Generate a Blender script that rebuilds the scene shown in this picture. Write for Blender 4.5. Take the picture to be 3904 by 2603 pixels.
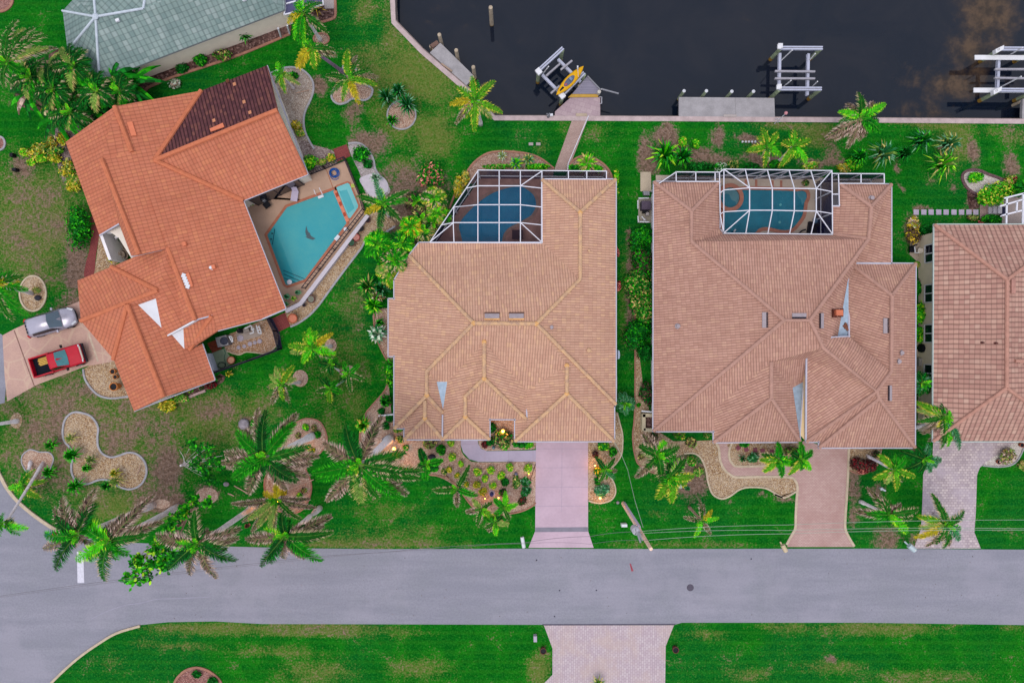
import bpy, bmesh, math, random
from mathutils import Vector, noise as mnoise
from mathutils.geometry import delaunay_2d_cdt, tessellate_polygon

for o in list(bpy.data.objects):
    bpy.data.objects.remove(o)
SC = bpy.context.scene
COL = SC.collection
R = math.radians

# ------------------------------------------------------------------ camera, sky, sun, exposure
CAM_H = 60.0                      # metres above the lawns, looking straight down
PX = 44.0                         # survey units per metre on the ground
cam = bpy.data.cameras.new('camera')
cam.sensor_width = 36.0
cam.lens = 36.0 * CAM_H / (3904 / PX)
cam.clip_start = 1.0
cam.clip_end = 3000.0
camo = bpy.data.objects.new('camera', cam)
COL.objects.link(camo)
camo.location = (0, 0, CAM_H)
SC.camera = camo

SUN_EL, SUN_AZ = 72.0, 215.0
world = bpy.data.worlds.new("World")
SC.world = world
world.use_nodes = True
wn = world.node_tree
bg = wn.nodes['Background']
sky = wn.nodes.new('ShaderNodeTexSky')
sky.sky_type = 'NISHITA'
sky.sun_disc = False
sky.sun_elevation = R(SUN_EL)
sky.sun_rotation = R(SUN_AZ)
sky.air_density = 1.0
sky.dust_density = 5.0
sky.ozone_density = 1.0
cl = wn.nodes.new('ShaderNodeMix')          # thin even cloud over the clear-sky model
cl.data_type = 'RGBA'
cl.inputs[0].default_value = 0.75
cl.inputs[7].default_value = (5.3, 5.5, 6.1, 1)
wn.links.new(sky.outputs[0], cl.inputs[6])
wn.links.new(cl.outputs[2], bg.inputs[0])
bg.inputs[1].default_value = 0.13
sun = bpy.data.lights.new('sun', 'SUN')
sun.energy = 0.75
sun.angle = R(30)
sun.color = (1.0, 0.95, 0.88)
suno = bpy.data.objects.new('sun', sun)
COL.objects.link(suno)
az = R(SUN_AZ)
sd = Vector((math.sin(az) * math.cos(R(SUN_EL)), math.cos(az) * math.cos(R(SUN_EL)), math.sin(R(SUN_EL))))
suno.rotation_euler = (-sd).to_track_quat('-Z', 'Y').to_euler()
suno.location = sd * 80
SC.view_settings.view_transform = 'Standard'
SC.view_settings.look = 'None'
SC.view_settings.gamma = 1.0
SC.view_settings.use_curve_mapping = False
SC.view_settings.exposure = 0.72

# ------------------------------------------------------------------ survey helpers
UC, VC = 1952.0, 1301.5
def W(u, v, h=0.0):
    """survey reading (u right, v down, taken at height h) -> metres"""
    k = (CAM_H - h) / CAM_H / PX
    return Vector(((u - UC) * k, (VC - v) * k, h))
TILES = {'A1': (0, 0, 2.24), 'A2': (1000, 0, 2.24), 'A3': (2000, 0, 2.24), 'A4': (2904, 0, 2.24),
         'B1': (0, 600, 2.24), 'B2': (1000, 600, 2.24), 'B3': (2000, 600, 2.24), 'B4': (2904, 600, 2.24),
         'C1': (0, 1250, 2.24), 'C2': (1000, 1250, 2.24), 'C3': (2000, 1250, 2.24), 'C4': (2904, 1250, 2.24),
         'D1': (0, 1903, 2.24), 'D2': (1000, 1903, 2.24), 'D3': (2000, 1903, 2.24), 'D4': (2904, 1903, 2.24),
         'E1': (900, 600, 3.92), 'E2': (900, 950, 3.92), 'E3': (700, 1180, 4.356), 'E4': (0, 1150, 4.126),
         'E5': (2020, 150, 4.7525), 'E6': (2850, 140, 4.611), 'E7': (3640, 140, 5.227), 'E8': (3440, 700, 4.3556),
         'F1': (1350, 1400, 3.92), 'F2': (1600, 1650, 3.824), 'F3': (800, 1520, 3.563), 'F4': (800, 1860, 3.92),
         'F5': (100, 1860, 2.94), 'F6': (2200, 1600, 3.1357), 'F7': (2700, 1600, 3.1367), 'F8': (3200, 1350, 2.037),
         'G1': (0, 60, 2.45), 'G2': (1040, 0, 3.7326), 'G3': (1340, 640, 3.267), 'G4': (1360, 1000, 2.2375),
         'G5': (2380, 640, 2.0632), 'G6': (2700, 630, 3.2667), 'G7': (3300, 960, 2.6133), 'G8': (2440, 480, 2.45),
         'N': (0, 0, 1.0)}
def Z(t, x, y):
    a, b, s = TILES[t]
    return (a + x / s, b + y / s)
def ZL(t, pts):
    return [Z(t, x, y) for x, y in pts]
def WZ(t, x, y, h=0.0):
    return W(*Z(t, x, y), h)

# ------------------------------------------------------------------ colour helpers
def lin(c):
    c /= 255.0
    return c / 12.92 if c <= 0.04045 else ((c + 0.055) / 1.055) ** 2.4
KF = 1.55
def A(r, g, b, k=1.0):
    """colour seen in full open shade -> surface albedo"""
    return tuple(min(0.85, lin(c) / KF * k) for c in (r, g, b))

MATS = {}
def newmat(name):
    m = bpy.data.materials.new(name)
    m.use_nodes = True
    nt = m.node_tree
    return m, nt, nt.nodes['Principled BSDF']
def nd(nt, t, **kw):
    n = nt.nodes.new(t)
    for k, v in kw.items():
        setattr(n, k, v)
    return n
def mixc(nt, fac, a, b, mode='MIX'):
    n = nd(nt, 'ShaderNodeMix', data_type='RGBA', blend_type=mode)
    for s, v in ((0, fac), (6, a), (7, b)):
        if isinstance(v, (int, float)):
            n.inputs[s].default_value = v
        elif isinstance(v, tuple):
            n.inputs[s].default_value = (*v, 1) if len(v) == 3 else v
        else:
            nt.links.new(v, n.inputs[s])
    return n.outputs[2]
def mth(nt, op, a, b=None, c=None, clamp=False):
    n = nd(nt, 'ShaderNodeMath', operation=op, use_clamp=clamp)
    for i, v in enumerate((a, b, c)):
        if v is None:
            continue
        if isinstance(v, (int, float)):
            n.inputs[i].default_value = v
        else:
            nt.links.new(v, n.inputs[i])
    return n.outputs[0]
def smooth(nt, v, lo, hi, a=0.0, b=1.0):
    n = nd(nt, 'ShaderNodeMapRange', interpolation_type='SMOOTHSTEP')
    nt.links.new(v, n.inputs[0])
    for i, x in zip((1, 2, 3, 4), (lo, hi, a, b)):
        n.inputs[i].default_value = x
    return n.outputs[0]
def pos(nt):
    return nd(nt, 'ShaderNodeNewGeometry').outputs['Position']
def noisef(nt, vec, scale, detail=3, rough=0.55, dist=0.0):
    n = nd(nt, 'ShaderNodeTexNoise')
    nt.links.new(vec, n.inputs['Vector'])
    n.inputs['Scale'].default_value = scale
    n.inputs['Detail'].default_value = detail
    n.inputs['Roughness'].default_value = rough
    n.inputs['Distortion'].default_value = dist
    return n.outputs[0]
def bump(nt, bsdf, h, strength=0.4, dist=0.02):
    n = nd(nt, 'ShaderNodeBump')
    n.inputs['Strength'].default_value = strength
    n.inputs['Distance'].default_value = dist
    nt.links.new(h, n.inputs['Height'])
    nt.links.new(n.outputs[0], bsdf.inputs['Normal'])

def M(name, col, rough=0.7, var=0.18, scale=2.5, metallic=0.0, spec=0.12, col2=None, bmp=0.0):
    """plain procedural surface: colour broken up by two scales of noise"""
    if name in MATS:
        return MATS[name]
    m, nt, b = newmat(name)
    p = pos(nt)
    n1 = noisef(nt, p, scale, 4)
    n2 = noisef(nt, p, scale * 9, 3)
    s = mth(nt, 'MULTIPLY_ADD', n1, 0.65, mth(nt, 'MULTIPLY', n2, 0.35))
    dark = tuple(c * (1 - var) for c in col)
    lite = tuple(min(0.9, c * (1 + var)) for c in (col2 or col))
    nt.links.new(mixc(nt, smooth(nt, s, 0.32, 0.68), dark, lite), b.inputs['Base Color'])
    b.inputs['Roughness'].default_value = rough
    b.inputs['Metallic'].default_value = metallic
    b.inputs['Specular IOR Level'].default_value = spec
    if bmp:
        bump(nt, b, n2, 0.5, bmp)
    MATS[name] = m
    return m

def gravel(name, c1, c2, c3, cell=15.0):
    """loose stones: every Voronoi cell one stone with its own shade"""
    m, nt, b = newmat(name)
    p = pos(nt)
    v = nd(nt, 'ShaderNodeTexVoronoi')
    v.inputs['Scale'].default_value = cell
    nt.links.new(p, v.inputs['Vector'])
    sep = nd(nt, 'ShaderNodeSeparateColor')
    nt.links.new(v.outputs['Color'], sep.inputs[0])
    c = mixc(nt, smooth(nt, sep.outputs[0], 0.2, 0.85), c1, c2)
    c = mixc(nt, smooth(nt, sep.outputs[1], 0.66, 0.95), c, c3)
    big = noisef(nt, p, 0.7, 3)
    c = mixc(nt, smooth(nt, big, 0.35, 0.7, 0.0, 0.35), c, c3)
    gap = smooth(nt, v.outputs['Distance'], 0.4, 0.8, 0.0, 0.35)
    c = mixc(nt, gap, c, tuple(x * 0.35 for x in c1))
    nt.links.new(c, b.inputs['Base Color'])
    b.inputs['Roughness'].default_value = 0.95
    b.inputs['Specular IOR Level'].default_value = 0.05
    bump(nt, b, mth(nt, 'SUBTRACT', 1.0, v.outputs['Distance']), 0.6, 0.05)
    MATS[name] = m
    return m

def pavers(name, c1, c2, mortar, bw=0.22, bh=0.11, msize=0.012, rot=0.0, c3=None, offset=0.5):
    m, nt, b = newmat(name)
    mp = nd(nt, 'ShaderNodeMapping')
    mp.inputs['Rotation'].default_value = (0, 0, rot)
    nt.links.new(pos(nt), mp.inputs['Vector'])
    br = nd(nt, 'ShaderNodeTexBrick')
    nt.links.new(mp.outputs[0], br.inputs['Vector'])
    br.offset = offset
    br.inputs['Scale'].default_value = 1.0
    br.inputs['Brick Width'].default_value = bw
    br.inputs['Row Height'].default_value = bh
    br.inputs['Mortar Size'].default_value = msize
    br.inputs['Color1'].default_value = (*c1, 1)
    br.inputs['Color2'].default_value = (*c2, 1)
    br.inputs['Mortar'].default_value = (*mortar, 1)
    n = noisef(nt, mp.outputs[0], 0.55, 5, 0.6)
    c = mixc(nt, smooth(nt, n, 0.4, 0.68, 0, 0.55), br.outputs[0], c3 or tuple(x * 0.72 for x in c1))
    n2 = noisef(nt, mp.outputs[0], 6.0, 3, 0.6)
    c = mixc(nt, smooth(nt, n2, 0.35, 0.7, 0, 0.25), c, tuple(x * 0.7 for x in c2))
    nt.links.new(c, b.inputs['Base Color'])
    b.inputs['Roughness'].default_value = 0.85
    b.inputs['Specular IOR Level'].default_value = 0.1
    bump(nt, b, br.outputs['Fac'], 0.3, -0.01)
    MATS[name] = m
    return m

def rooftile(name, c1, c2, c3, w, r, groove=0.6, rowline=0.5, stain=None, stain_amt=0.0):
    """barrel tiles: columns across the slope, courses up the slope, each tile its own shade"""
    m, nt, b = newmat(name)
    uv = nd(nt, 'ShaderNodeUVMap', uv_map='slope')
    sx = nd(nt, 'ShaderNodeSeparateXYZ')
    nt.links.new(uv.outputs[0], sx.inputs[0])
    p = pos(nt)
    wob = mth(nt, 'MULTIPLY', mth(nt, 'SUBTRACT', noisef(nt, p, 0.9, 2), 0.5), 0.10)
    uu = mth(nt, 'DIVIDE', mth(nt, 'ADD', sx.outputs[0], wob), w)
    vv = mth(nt, 'DIVIDE', mth(nt, 'ADD', sx.outputs[1], wob), r)
    fu = mth(nt, 'FRACT', uu)
    fv = mth(nt, 'FRACT', vv)
    cell = nd(nt, 'ShaderNodeCombineXYZ')
    nt.links.new(mth(nt, 'FLOOR', uu), cell.inputs[0])
    nt.links.new(mth(nt, 'FLOOR', vv), cell.inputs[1])
    wnz = nd(nt, 'ShaderNodeTexWhiteNoise', noise_dimensions='2D')
    nt.links.new(cell.outputs[0], wnz.inputs['Vector'])
    sep = nd(nt, 'ShaderNodeSeparateColor')
    nt.links.new(wnz.outputs['Color'], sep.inputs[0])
    c = mixc(nt, sep.outputs[0], c1, c2)
    c = mixc(nt, smooth(nt, sep.outputs[1], 0.72, 1.0, 0.0, 0.6), c, c3)
    big = noisef(nt, p, 0.22, 4, 0.6)
    c = mixc(nt, smooth(nt, big, 0.40, 0.68, 0.0, 0.22), c, tuple(x * 0.8 for x in c1))
    lite = noisef(nt, p, 0.5, 3, 0.6, 0.4)
    c = mixc(nt, smooth(nt, lite, 0.5, 0.72, 0.0, 0.2), c, c3)
    smp = nd(nt, 'ShaderNodeMapping')
    smp.inputs['Scale'].default_value = (1.6, 0.16, 1)
    nt.links.new(uv.outputs[0], smp.inputs['Vector'])
    stk = noisef(nt, smp.outputs[0], 1.0, 4, 0.65)
    c = mixc(nt, smooth(nt, stk, 0.5, 0.72, 0.0, 0.28), c, tuple(x * 0.62 for x in c1))
    if stain:
        st = noisef(nt, p, 0.8, 5, 0.65)
        c = mixc(nt, smooth(nt, st, 0.46 - stain_amt * 0.2, 0.72 - stain_amt * 0.2, 0.0, stain_amt), c, stain)
    prof = mth(nt, 'SINE', mth(nt, 'MULTIPLY', fu, math.pi))
    gr = smooth(nt, prof, 0.15, 0.75, groove, 0.0)
    c = mixc(nt, gr, c, tuple(x * 0.30 for x in c1))
    rl = smooth(nt, fv, 0.0, 0.22, rowline, 0.0)
    c = mixc(nt, rl, c, tuple(x * 0.32 for x in c1))  # shadow edge under each course's overlap, painted into the tile colour
    nt.links.new(c, b.inputs['Base Color'])
    b.inputs['Roughness'].default_value = 0.8
    b.inputs['Specular IOR Level'].default_value = 0.08
    h = mth(nt, 'ADD', mth(nt, 'MULTIPLY', prof, 0.7), mth(nt, 'MULTIPLY', mth(nt, 'SUBTRACT', 1.0, fv), 0.4))
    bump(nt, b, h, 0.35, 0.05)
    MATS[name] = m
    return m

# ------------------------------------------------------------------ object helpers
ORG = {}
def tag(o, label=None, cat=None, group=None, kind=None):
    if label: o['label'] = label
    if cat: o['category'] = cat
    if group: o['group'] = group
    if kind: o['kind'] = kind
    return o
def thing(name, label, cat, loc, group=None):
    o = bpy.data.objects.new(name, None)
    o.empty_display_size = 0.3
    COL.objects.link(o)
    o.location = loc
    ORG[o.name] = Vector(loc)
    return tag(o, label, cat, group)

class MB:
    def __init__(s):
        s.v, s.f, s.c, s.uv, s.mi = [], [], [], [], []
    def face(s, idx, col=None, uv=None, mi=0):
        s.f.append(idx); s.c.append(col); s.uv.append(uv); s.mi.append(mi)
    def poly(s, pts, col=None, uv=None, mi=0):
        n = len(s.v)
        s.v += [tuple(p) for p in pts]
        s.face(list(range(n, n + len(pts))), col, uv, mi)
    def prism(s, pts, z0, z1, col=None, mi=0):
        """flat polygon (world xy points, any order) raised from z0 to z1"""
        pts = [(p[0], p[1]) for p in pts]
        ar = sum(pts[i][0] * pts[(i + 1) % len(pts)][1] - pts[(i + 1) % len(pts)][0] * pts[i][1] for i in range(len(pts)))
        if ar < 0: pts = pts[::-1]
        n, k = len(s.v), len(pts)
        s.v += [(x, y, z0) for x, y in pts] + [(x, y, z1) for x, y in pts]
        s.face([n + i for i in range(k)][::-1], col, None, mi)
        s.face([n + k + i for i in range(k)], col, None, mi)
        for i in range(k):
            j = (i + 1) % k
            s.face([n + i, n + j, n + k + j, n + k + i], col, None, mi)
    def box(s, c, sx, sy, sz, ang=0.0, col=None, mi=0):
        """box standing on c"""
        ca, sa = math.cos(ang), math.sin(ang)
        pts = []
        for x, y in ((-.5, -.5), (.5, -.5), (.5, .5), (-.5, .5)):
            pts.append((c[0] + x * sx * ca - y * sy * sa, c[1] + x * sx * sa + y * sy * ca))
        s.prism(pts, c[2], c[2] + sz, col, mi)
    def beam(s, p, q, w, h, col=None, mi=0):
        p, q = Vector(p), Vector(q)
        d = (q - p).normalized()
        side = d.cross(Vector((0, 0, 1)))
        if side.length < 1e-3: side = Vector((1, 0, 0))
        side.normalize()
        up = side.cross(d).normalized()
        n = len(s.v)
        for e in (p, q):
            for a, b in ((-.5, -.5), (.5, -.5), (.5, .5), (-.5, .5)):
                s.v.append(tuple(e + side * a * w + up * b * h))
        for idx in ((3, 2, 1, 0), (4, 5, 6, 7), (0, 1, 5, 4), (1, 2, 6, 5), (2, 3, 7, 6), (3, 0, 4, 7)):
            s.face([n + i for i in idx], col, None, mi)
    def tube(s, pts, rad, seg=8, col=None, cap=True, mi=0):
        pts = [Vector(p) for p in pts]
        rads = rad if isinstance(rad, (list, tuple)) else [rad] * len(pts)
        n = len(s.v)
        for i, p in enumerate(pts):
            d = (pts[min(i + 1, len(pts) - 1)] - pts[max(i - 1, 0)]).normalized()
            a = d.cross(Vector((0, 0, 1)))
            if a.length < 1e-3: a = d.cross(Vector((1, 0, 0)))
            a.normalize()
            b = d.cross(a).normalized()
            for k in range(seg):
                t = 2 * math.pi * k / seg
                s.v.append(tuple(p + (a * math.cos(t) + b * math.sin(t)) * rads[i]))
        for i in range(len(pts) - 1):
            for k in range(seg):
                k2 = (k + 1) % seg
                s.face([n + i * seg + k, n + (i + 1) * seg + k, n + (i + 1) * seg + k2, n + i * seg + k2], col, None, mi)
        if cap:
            s.face([n + k for k in range(seg)], col, None, mi)
            s.face([n + (len(pts) - 1) * seg + k for k in range(seg)][::-1], col, None, mi)
    def lathe(s, c, prof, seg=16, col=None, sx=1.0, sy=1.0, mi=0):
        """prof: (radius, z above c) from bottom to top"""
        n = len(s.v)
        for r, z in prof:
            for k in range(seg):
                t = 2 * math.pi * k / seg
                s.v.append((c[0] + r * sx * math.cos(t), c[1] + r * sy * math.sin(t), c[2] + z))
        for i in range(len(prof) - 1):
            for k in range(seg):
                k2 = (k + 1) % seg
                s.face([n + i * seg + k, n + i * seg + k2, n + (i + 1) * seg + k2, n + (i + 1) * seg + k], col, None, mi)
        if prof[-1][0] > 1e-4: s.face([n + (len(prof) - 1) * seg + k for k in range(seg)], col, None, mi)
        if prof[0][0] > 1e-4: s.face([n + k for k in range(seg)][::-1], col, None, mi)
    def sphere(s, c, r, seg=10, rings=6, col=None, sz=1.0):
        s.lathe(c, [(max(r * math.sin(math.pi * i / rings), 1e-5), -r * sz * math.cos(math.pi * i / rings)) for i in range(rings + 1)], seg, col)
    def build(s, name, mat, parent=None, origin=None, smooth=False):
        if parent is not None:
            og = ORG[parent.name]
        else:
            og = Vector(origin) if origin is not None else Vector((0, 0, 0))
        me = bpy.data.meshes.new(name)
        ox, oy, oz = og
        me.from_pydata([(x - ox, y - oy, z - oz) for x, y, z in s.v], [], s.f)
        if any(c is not None for c in s.c):
            at = me.attributes.new('leaf', 'FLOAT_COLOR', 'FACE')
            buf = []
            for c in s.c:
                buf += [*(c or (0.1, 0.1, 0.1)), 1.0]
            at.data.foreach_set('color', buf)
        if any(u is not None for u in s.uv):
            ul = me.uv_layers.new(name='slope')
            i = 0
            for f, u in zip(s.f, s.uv):
                for k in range(len(f)):
                    ul.data[i].uv = u[k] if u else (0, 0)
                    i += 1
        mats = mat if isinstance(mat, (list, tuple)) else [mat]
        for m in mats: me.materials.append(m)
        if len(mats) > 1: me.polygons.foreach_set('material_index', s.mi)
        if smooth: me.polygons.foreach_set('use_smooth', [True] * len(s.f))
        me.update()
        o = bpy.data.objects.new(name, me)
        COL.objects.link(o)
        if parent is not None:
            o.parent = parent
            ORG[o.name] = og
        else:
            o.location = og
            ORG[o.name] = og
        return o

def each(name, mat, parent, fn, items):
    for it in items:
        b = MB(); fn(b, it); b.build(name, mat, parent)
def catmull(pts, closed=True, n=5):
    out, k = [], len(pts)
    rng = range(k) if closed else range(k - 1)
    for i in rng:
        if closed:
            p0, p1, p2, p3 = pts[i - 1], pts[i], pts[(i + 1) % k], pts[(i + 2) % k]
        else:
            p0, p1, p2, p3 = pts[max(i - 1, 0)], pts[i], pts[i + 1], pts[min(i + 2, k - 1)]
        for j in range(n):
            t = j / n
            out.append(tuple(0.5 * (2 * b + (c - a) * t + (2 * a - 5 * b + 4 * c - d) * t * t + (3 * b - a - 3 * c + d) * t ** 3)
                             for a, b, c, d in zip(p0, p1, p2, p3)))
    if not closed: out.append(tuple(pts[-1]))
    return out

def flat(name, uvpts, mat, z, kind='structure', smooth_curve=0, thick=0.0, label=None, cat=None, group=None):
    """a ground sheet traced in survey units, laid at height z (with thickness: a slab)"""
    pts = catmull(uvpts, True, smooth_curve) if smooth_curve else uvpts
    w = [W(u, v, 0) for u, v in pts]
    b = MB()
    if thick:
        b.prism(w, z - thick, z)
    else:
        ar = sum(w[i].x * w[(i + 1) % len(w)].y - w[(i + 1) % len(w)].x * w[i].y for i in range(len(w)))
        if ar < 0: w = w[::-1]
        b.poly([(p.x, p.y, z) for p in w])
    c = sum(w, Vector()) / len(w)
    o = b.build(name, mat, origin=(c.x, c.y, z))
    return tag(o, label, cat, group, kind)

def strip(b, wp, width, z0, z1, closed=False, col=None):
    """a kerb of constant width along world points"""
    wp = [Vector((p[0], p[1], 0)) for p in wp]
    k = len(wp)
    L, Rr = [], []
    for i in range(k):
        if closed: d = wp[(i + 1) % k] - wp[i - 1]
        else: d = wp[min(i + 1, k - 1)] - wp[max(i - 1, 0)]
        d.normalize()
        nrm = Vector((-d.y, d.x, 0)) * width / 2
        L.append(wp[i] + nrm); Rr.append(wp[i] - nrm)
    n = len(b.v)
    for i in range(k):
        for p, z in ((L[i], z0), (L[i], z1), (Rr[i], z1), (Rr[i], z0)):
            b.v.append((p.x, p.y, z))
    for i in range(k if closed else k - 1):
        j = (i + 1) % k
        for a, c in ((0, 1), (1, 2), (2, 3)):
            b.face([n + 4 * i + a, n + 4 * j + a, n + 4 * j + c, n + 4 * i + c], col)
    if not closed:
        b.face([n, n + 1, n + 2, n + 3], col)
        e = n + 4 * (k - 1)
        b.face([e + 3, e + 2, e + 1, e], col)

BEDN = [0]
def bed(uvpts, mat, z=0.016, curve=5, edge=None, ew=0.16, eh=0.10, name='gravel_bed', edge_open=None):
    BEDN[0] += 1
    flat(name, uvpts, mat, z - .006 + .0003 * BEDN[0], smooth_curve=curve)
    if edge:
        pts = catmull(edge_open, False, curve) if edge_open else catmull(uvpts, True, curve)
        b = MB()
        w = [W(u, v) for u, v in pts]
        strip(b, w, ew, 0.0, eh, closed=edge_open is None)
        o = b.build('garden_kerb', edge, origin=(w[0].x, w[0].y, 0))
        tag(o, kind='structure')
# ------------------------------------------------------------------ shared materials
def lawn_mat():
    m, nt, b = newmat('lawn')
    p = pos(nt)
    n0 = noisef(nt, p, 0.09, 4, 0.6)
    n1 = noisef(nt, p, 0.45, 6, 0.62, 0.6)
    n2 = noisef(nt, p, 3.2, 4, 0.65)
    n3 = noisef(nt, p, 6.5, 3, 0.75)
    att = nd(nt, 'ShaderNodeAttribute', attribute_name='turf')
    sp = nd(nt, 'ShaderNodeSeparateColor')
    nt.links.new(att.outputs['Color'], sp.inputs[0])
    c = mixc(nt, smooth(nt, n1, 0.36, 0.64), A(2, 101, 20), A(22, 128, 18))
    c = mixc(nt, smooth(nt, n0, 0.44, 0.62, 0, 0.55), c, A(2, 92, 42))
    c = mixc(nt, smooth(nt, n2, 0.35, 0.68, 0, 0.55), c, A(0, 72, 10))
    c = mixc(nt, smooth(nt, n3, 0.46, 0.66, 0, 0.6), c, A(46, 140, 42))
    c = mixc(nt, smooth(nt, n3, 0.3, 0.46, 0.4, 0), c, A(0, 60, 12))
    sx = nd(nt, 'ShaderNodeSeparateXYZ'); nt.links.new(p, sx.inputs[0])
    mow = mth(nt, 'SINE', mth(nt, 'ADD', mth(nt, 'MULTIPLY', sx.outputs[1], 7.5), mth(nt, 'MULTIPLY', n1, 5.0)))
    c = mixc(nt, smooth(nt, mow, 0.0, 1.0, 0, .16), c, A(60, 140, 30))
    brk = mth(nt, 'ADD', mth(nt, 'MULTIPLY', mth(nt, 'SUBTRACT', n1, 0.5), 1.5),
              mth(nt, 'MULTIPLY', mth(nt, 'SUBTRACT', n2, 0.5), 0.8))
    fin = mth(nt, 'MULTIPLY', mth(nt, 'SUBTRACT', n3, 0.5), 1.6)
    df = smooth(nt, mth(nt, 'ADD', mth(nt, 'ADD', sp.outputs[0], brk), fin), 0.14, 0.85)
    dryc = mixc(nt, smooth(nt, n2, 0.35, 0.65), A(84, 110, 34), A(128, 126, 64))
    dryc = mixc(nt, smooth(nt, n3, 0.4, 0.72, 0, 0.6), dryc, A(160, 152, 100))
    c = mixc(nt, mth(nt, 'MULTIPLY', df, 0.68), c, dryc)
    sf = smooth(nt, mth(nt, 'ADD', sp.outputs[1], mth(nt, 'ADD', mth(nt, 'MULTIPLY', brk, 1.1), mth(nt, 'MULTIPLY', fin, .6))), 0.18, 0.72)
    soil = mixc(nt, smooth(nt, n2, 0.35, 0.65), A(98, 78, 64), A(140, 114, 98))
    soil = mixc(nt, smooth(nt, n3, 0.45, 0.7, 0, 0.6), soil, A(176, 154, 144))
    c = mixc(nt, sf, c, soil)
    nt.links.new(c, b.inputs['Base Color'])
    b.inputs['Roughness'].default_value = 0.95
    b.inputs['Specular IOR Level'].default_value = 0.03
    bump(nt, b, mth(nt, 'ADD', n3, mth(nt, 'MULTIPLY', n2, 0.5)), 0.6, 0.06)
    return m
def water_mat():
    m, nt, b = newmat('canal_water')
    p = pos(nt)
    att = nd(nt, 'ShaderNodeAttribute', attribute_name='turf')
    sp = nd(nt, 'ShaderNodeSeparateColor')
    nt.links.new(att.outputs['Color'], sp.inputs[0])
    n = noisef(nt, p, 0.16, 6, 0.68, 0.8)
    n2 = noisef(nt, p, 0.9, 4, 0.65)
    f = smooth(nt, mth(nt, 'ADD', sp.outputs[0], mth(nt, 'ADD', mth(nt, 'MULTIPLY', mth(nt, 'SUBTRACT', n, 0.5), 1.5), mth(nt, 'MULTIPLY', mth(nt, 'SUBTRACT', n2, 0.5), 0.7))), 0.3, 1.0)
    deep = mixc(nt, smooth(nt, n, 0.35, 0.68), A(14, 24, 40), A(28, 32, 44))
    mud = mixc(nt, smooth(nt, n2, 0.35, 0.65), A(56, 44, 34), A(92, 72, 54))
    nt.links.new(mixc(nt, f, deep, mud), b.inputs['Base Color'])
    b.inputs['Roughness'].default_value = 0.03
    b.inputs['IOR'].default_value = 1.34
    b.inputs['Specular IOR Level'].default_value = 0.5
    w1 = noisef(nt, p, 2.2, 2)
    bump(nt, b, w1, 0.06, 0.02)
    return m
def road_mat():
    m, nt, b = newmat('asphalt')
    p = pos(nt)
    mp = nd(nt, 'ShaderNodeMapping')
    mp.inputs['Scale'].default_value = (0.07, 0.6, 1)
    nt.links.new(p, mp.inputs['Vector'])
    st = noisef(nt, mp.outputs[0], 1.6, 4, 0.6)
    n1 = noisef(nt, p, 0.35, 5, 0.6)
    n3 = noisef(nt, p, 6.0, 4, 0.8)
    c = mixc(nt, smooth(nt, st, 0.36, 0.66), A(150, 150, 163), A(161, 160, 173))
    c = mixc(nt, smooth(nt, n1, 0.4, 0.7, 0, 0.4), c, A(148, 150, 158))
    c = mixc(nt, smooth(nt, n3, 0.4, 0.64, 0, 0.4), c, A(128, 126, 142))
    pt = noisef(nt, p, 0.12, 5, 0.7)
    c = mixc(nt, smooth(nt, pt, 0.5, 0.62, 0, .35), c, A(170, 166, 180))
    nt.links.new(c, b.inputs['Base Color'])
    b.inputs['Roughness'].default_value = 0.9
    b.inputs['Specular IOR Level'].default_value = 0.06
    bump(nt, b, n3, 0.4, 0.01)
    return m
def foliage_mat():
    m, nt, b = newmat('foliage')
    att = nd(nt, 'ShaderNodeAttribute', attribute_name='leaf')
    n = noisef(nt, pos(nt), 5.0, 3, 0.6)
    hv = nd(nt, 'ShaderNodeHueSaturation')
    nt.links.new(att.outputs['Color'], hv.inputs['Color'])
    nt.links.new(smooth(nt, n, 0.3, 0.7, 0.75, 1.25), hv.inputs['Value'])
    nt.links.new(hv.outputs[0], b.inputs['Base Color'])
    b.inputs['Roughness'].default_value = 0.55
    b.inputs['Specular IOR Level'].default_value = 0.06
    return m
LAWN, WATER, ROAD, LEAF = lawn_mat(), water_mat(), road_mat(), foliage_mat()
GR_TAN = gravel('tan_gravel', A(150, 116, 88), A(204, 172, 132), A(222, 202, 178))
GR_PINK = gravel('pink_gravel', A(164, 126, 108), A(208, 172, 150), A(224, 200, 182))
GR_GREY = gravel('shell_gravel', A(158, 136, 122), A(196, 176, 160), A(220, 208, 198))
GR_WHITE = gravel('white_gravel', A(196, 184, 176), A(222, 212, 204), A(236, 230, 224), 12)
GR_RED = gravel('red_gravel', A(122, 78, 74), A(170, 118, 108), A(196, 152, 144))
MULCH = gravel('mulch', A(72, 50, 48), A(112, 82, 76), A(146, 116, 110), 7)
KERB_GREY = M('grey_kerb', A(172, 170, 176), 0.9, 0.15, 3)
KERB_RED = M('red_kerb', A(172, 124, 106), 0.9, 0.2, 3)
KERB_TAN = M('tan_kerb', A(206, 188, 164), 0.9, 0.15, 3)
CONC = M('concrete', A(178, 168, 166), 0.9, 0.14, 0.8)
CONC_TAN = M('tan_concrete', A(190, 172, 152), 0.9, 0.12, 0.7)
CONC_PINK = M('pink_concrete', A(206, 180, 196), 0.9, 0.08, 0.5)
CONC_DECK = M('dock_concrete', A(168, 164, 168), 0.92, 0.16, 1.2)
CONC_LILAC = M('lilac_concrete', A(190, 178, 200), 0.9, 0.07, 0.6)
DECK_TAN = M('deck_coat', A(198, 164, 142), 0.9, 0.1, 0.9)
WHITE = M('white_paint', A(232, 234, 242), 0.5, 0.05, 2)
WHITE_FR = M('white_metal', A(236, 236, 248), 0.4, 0.05, 2)
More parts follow.
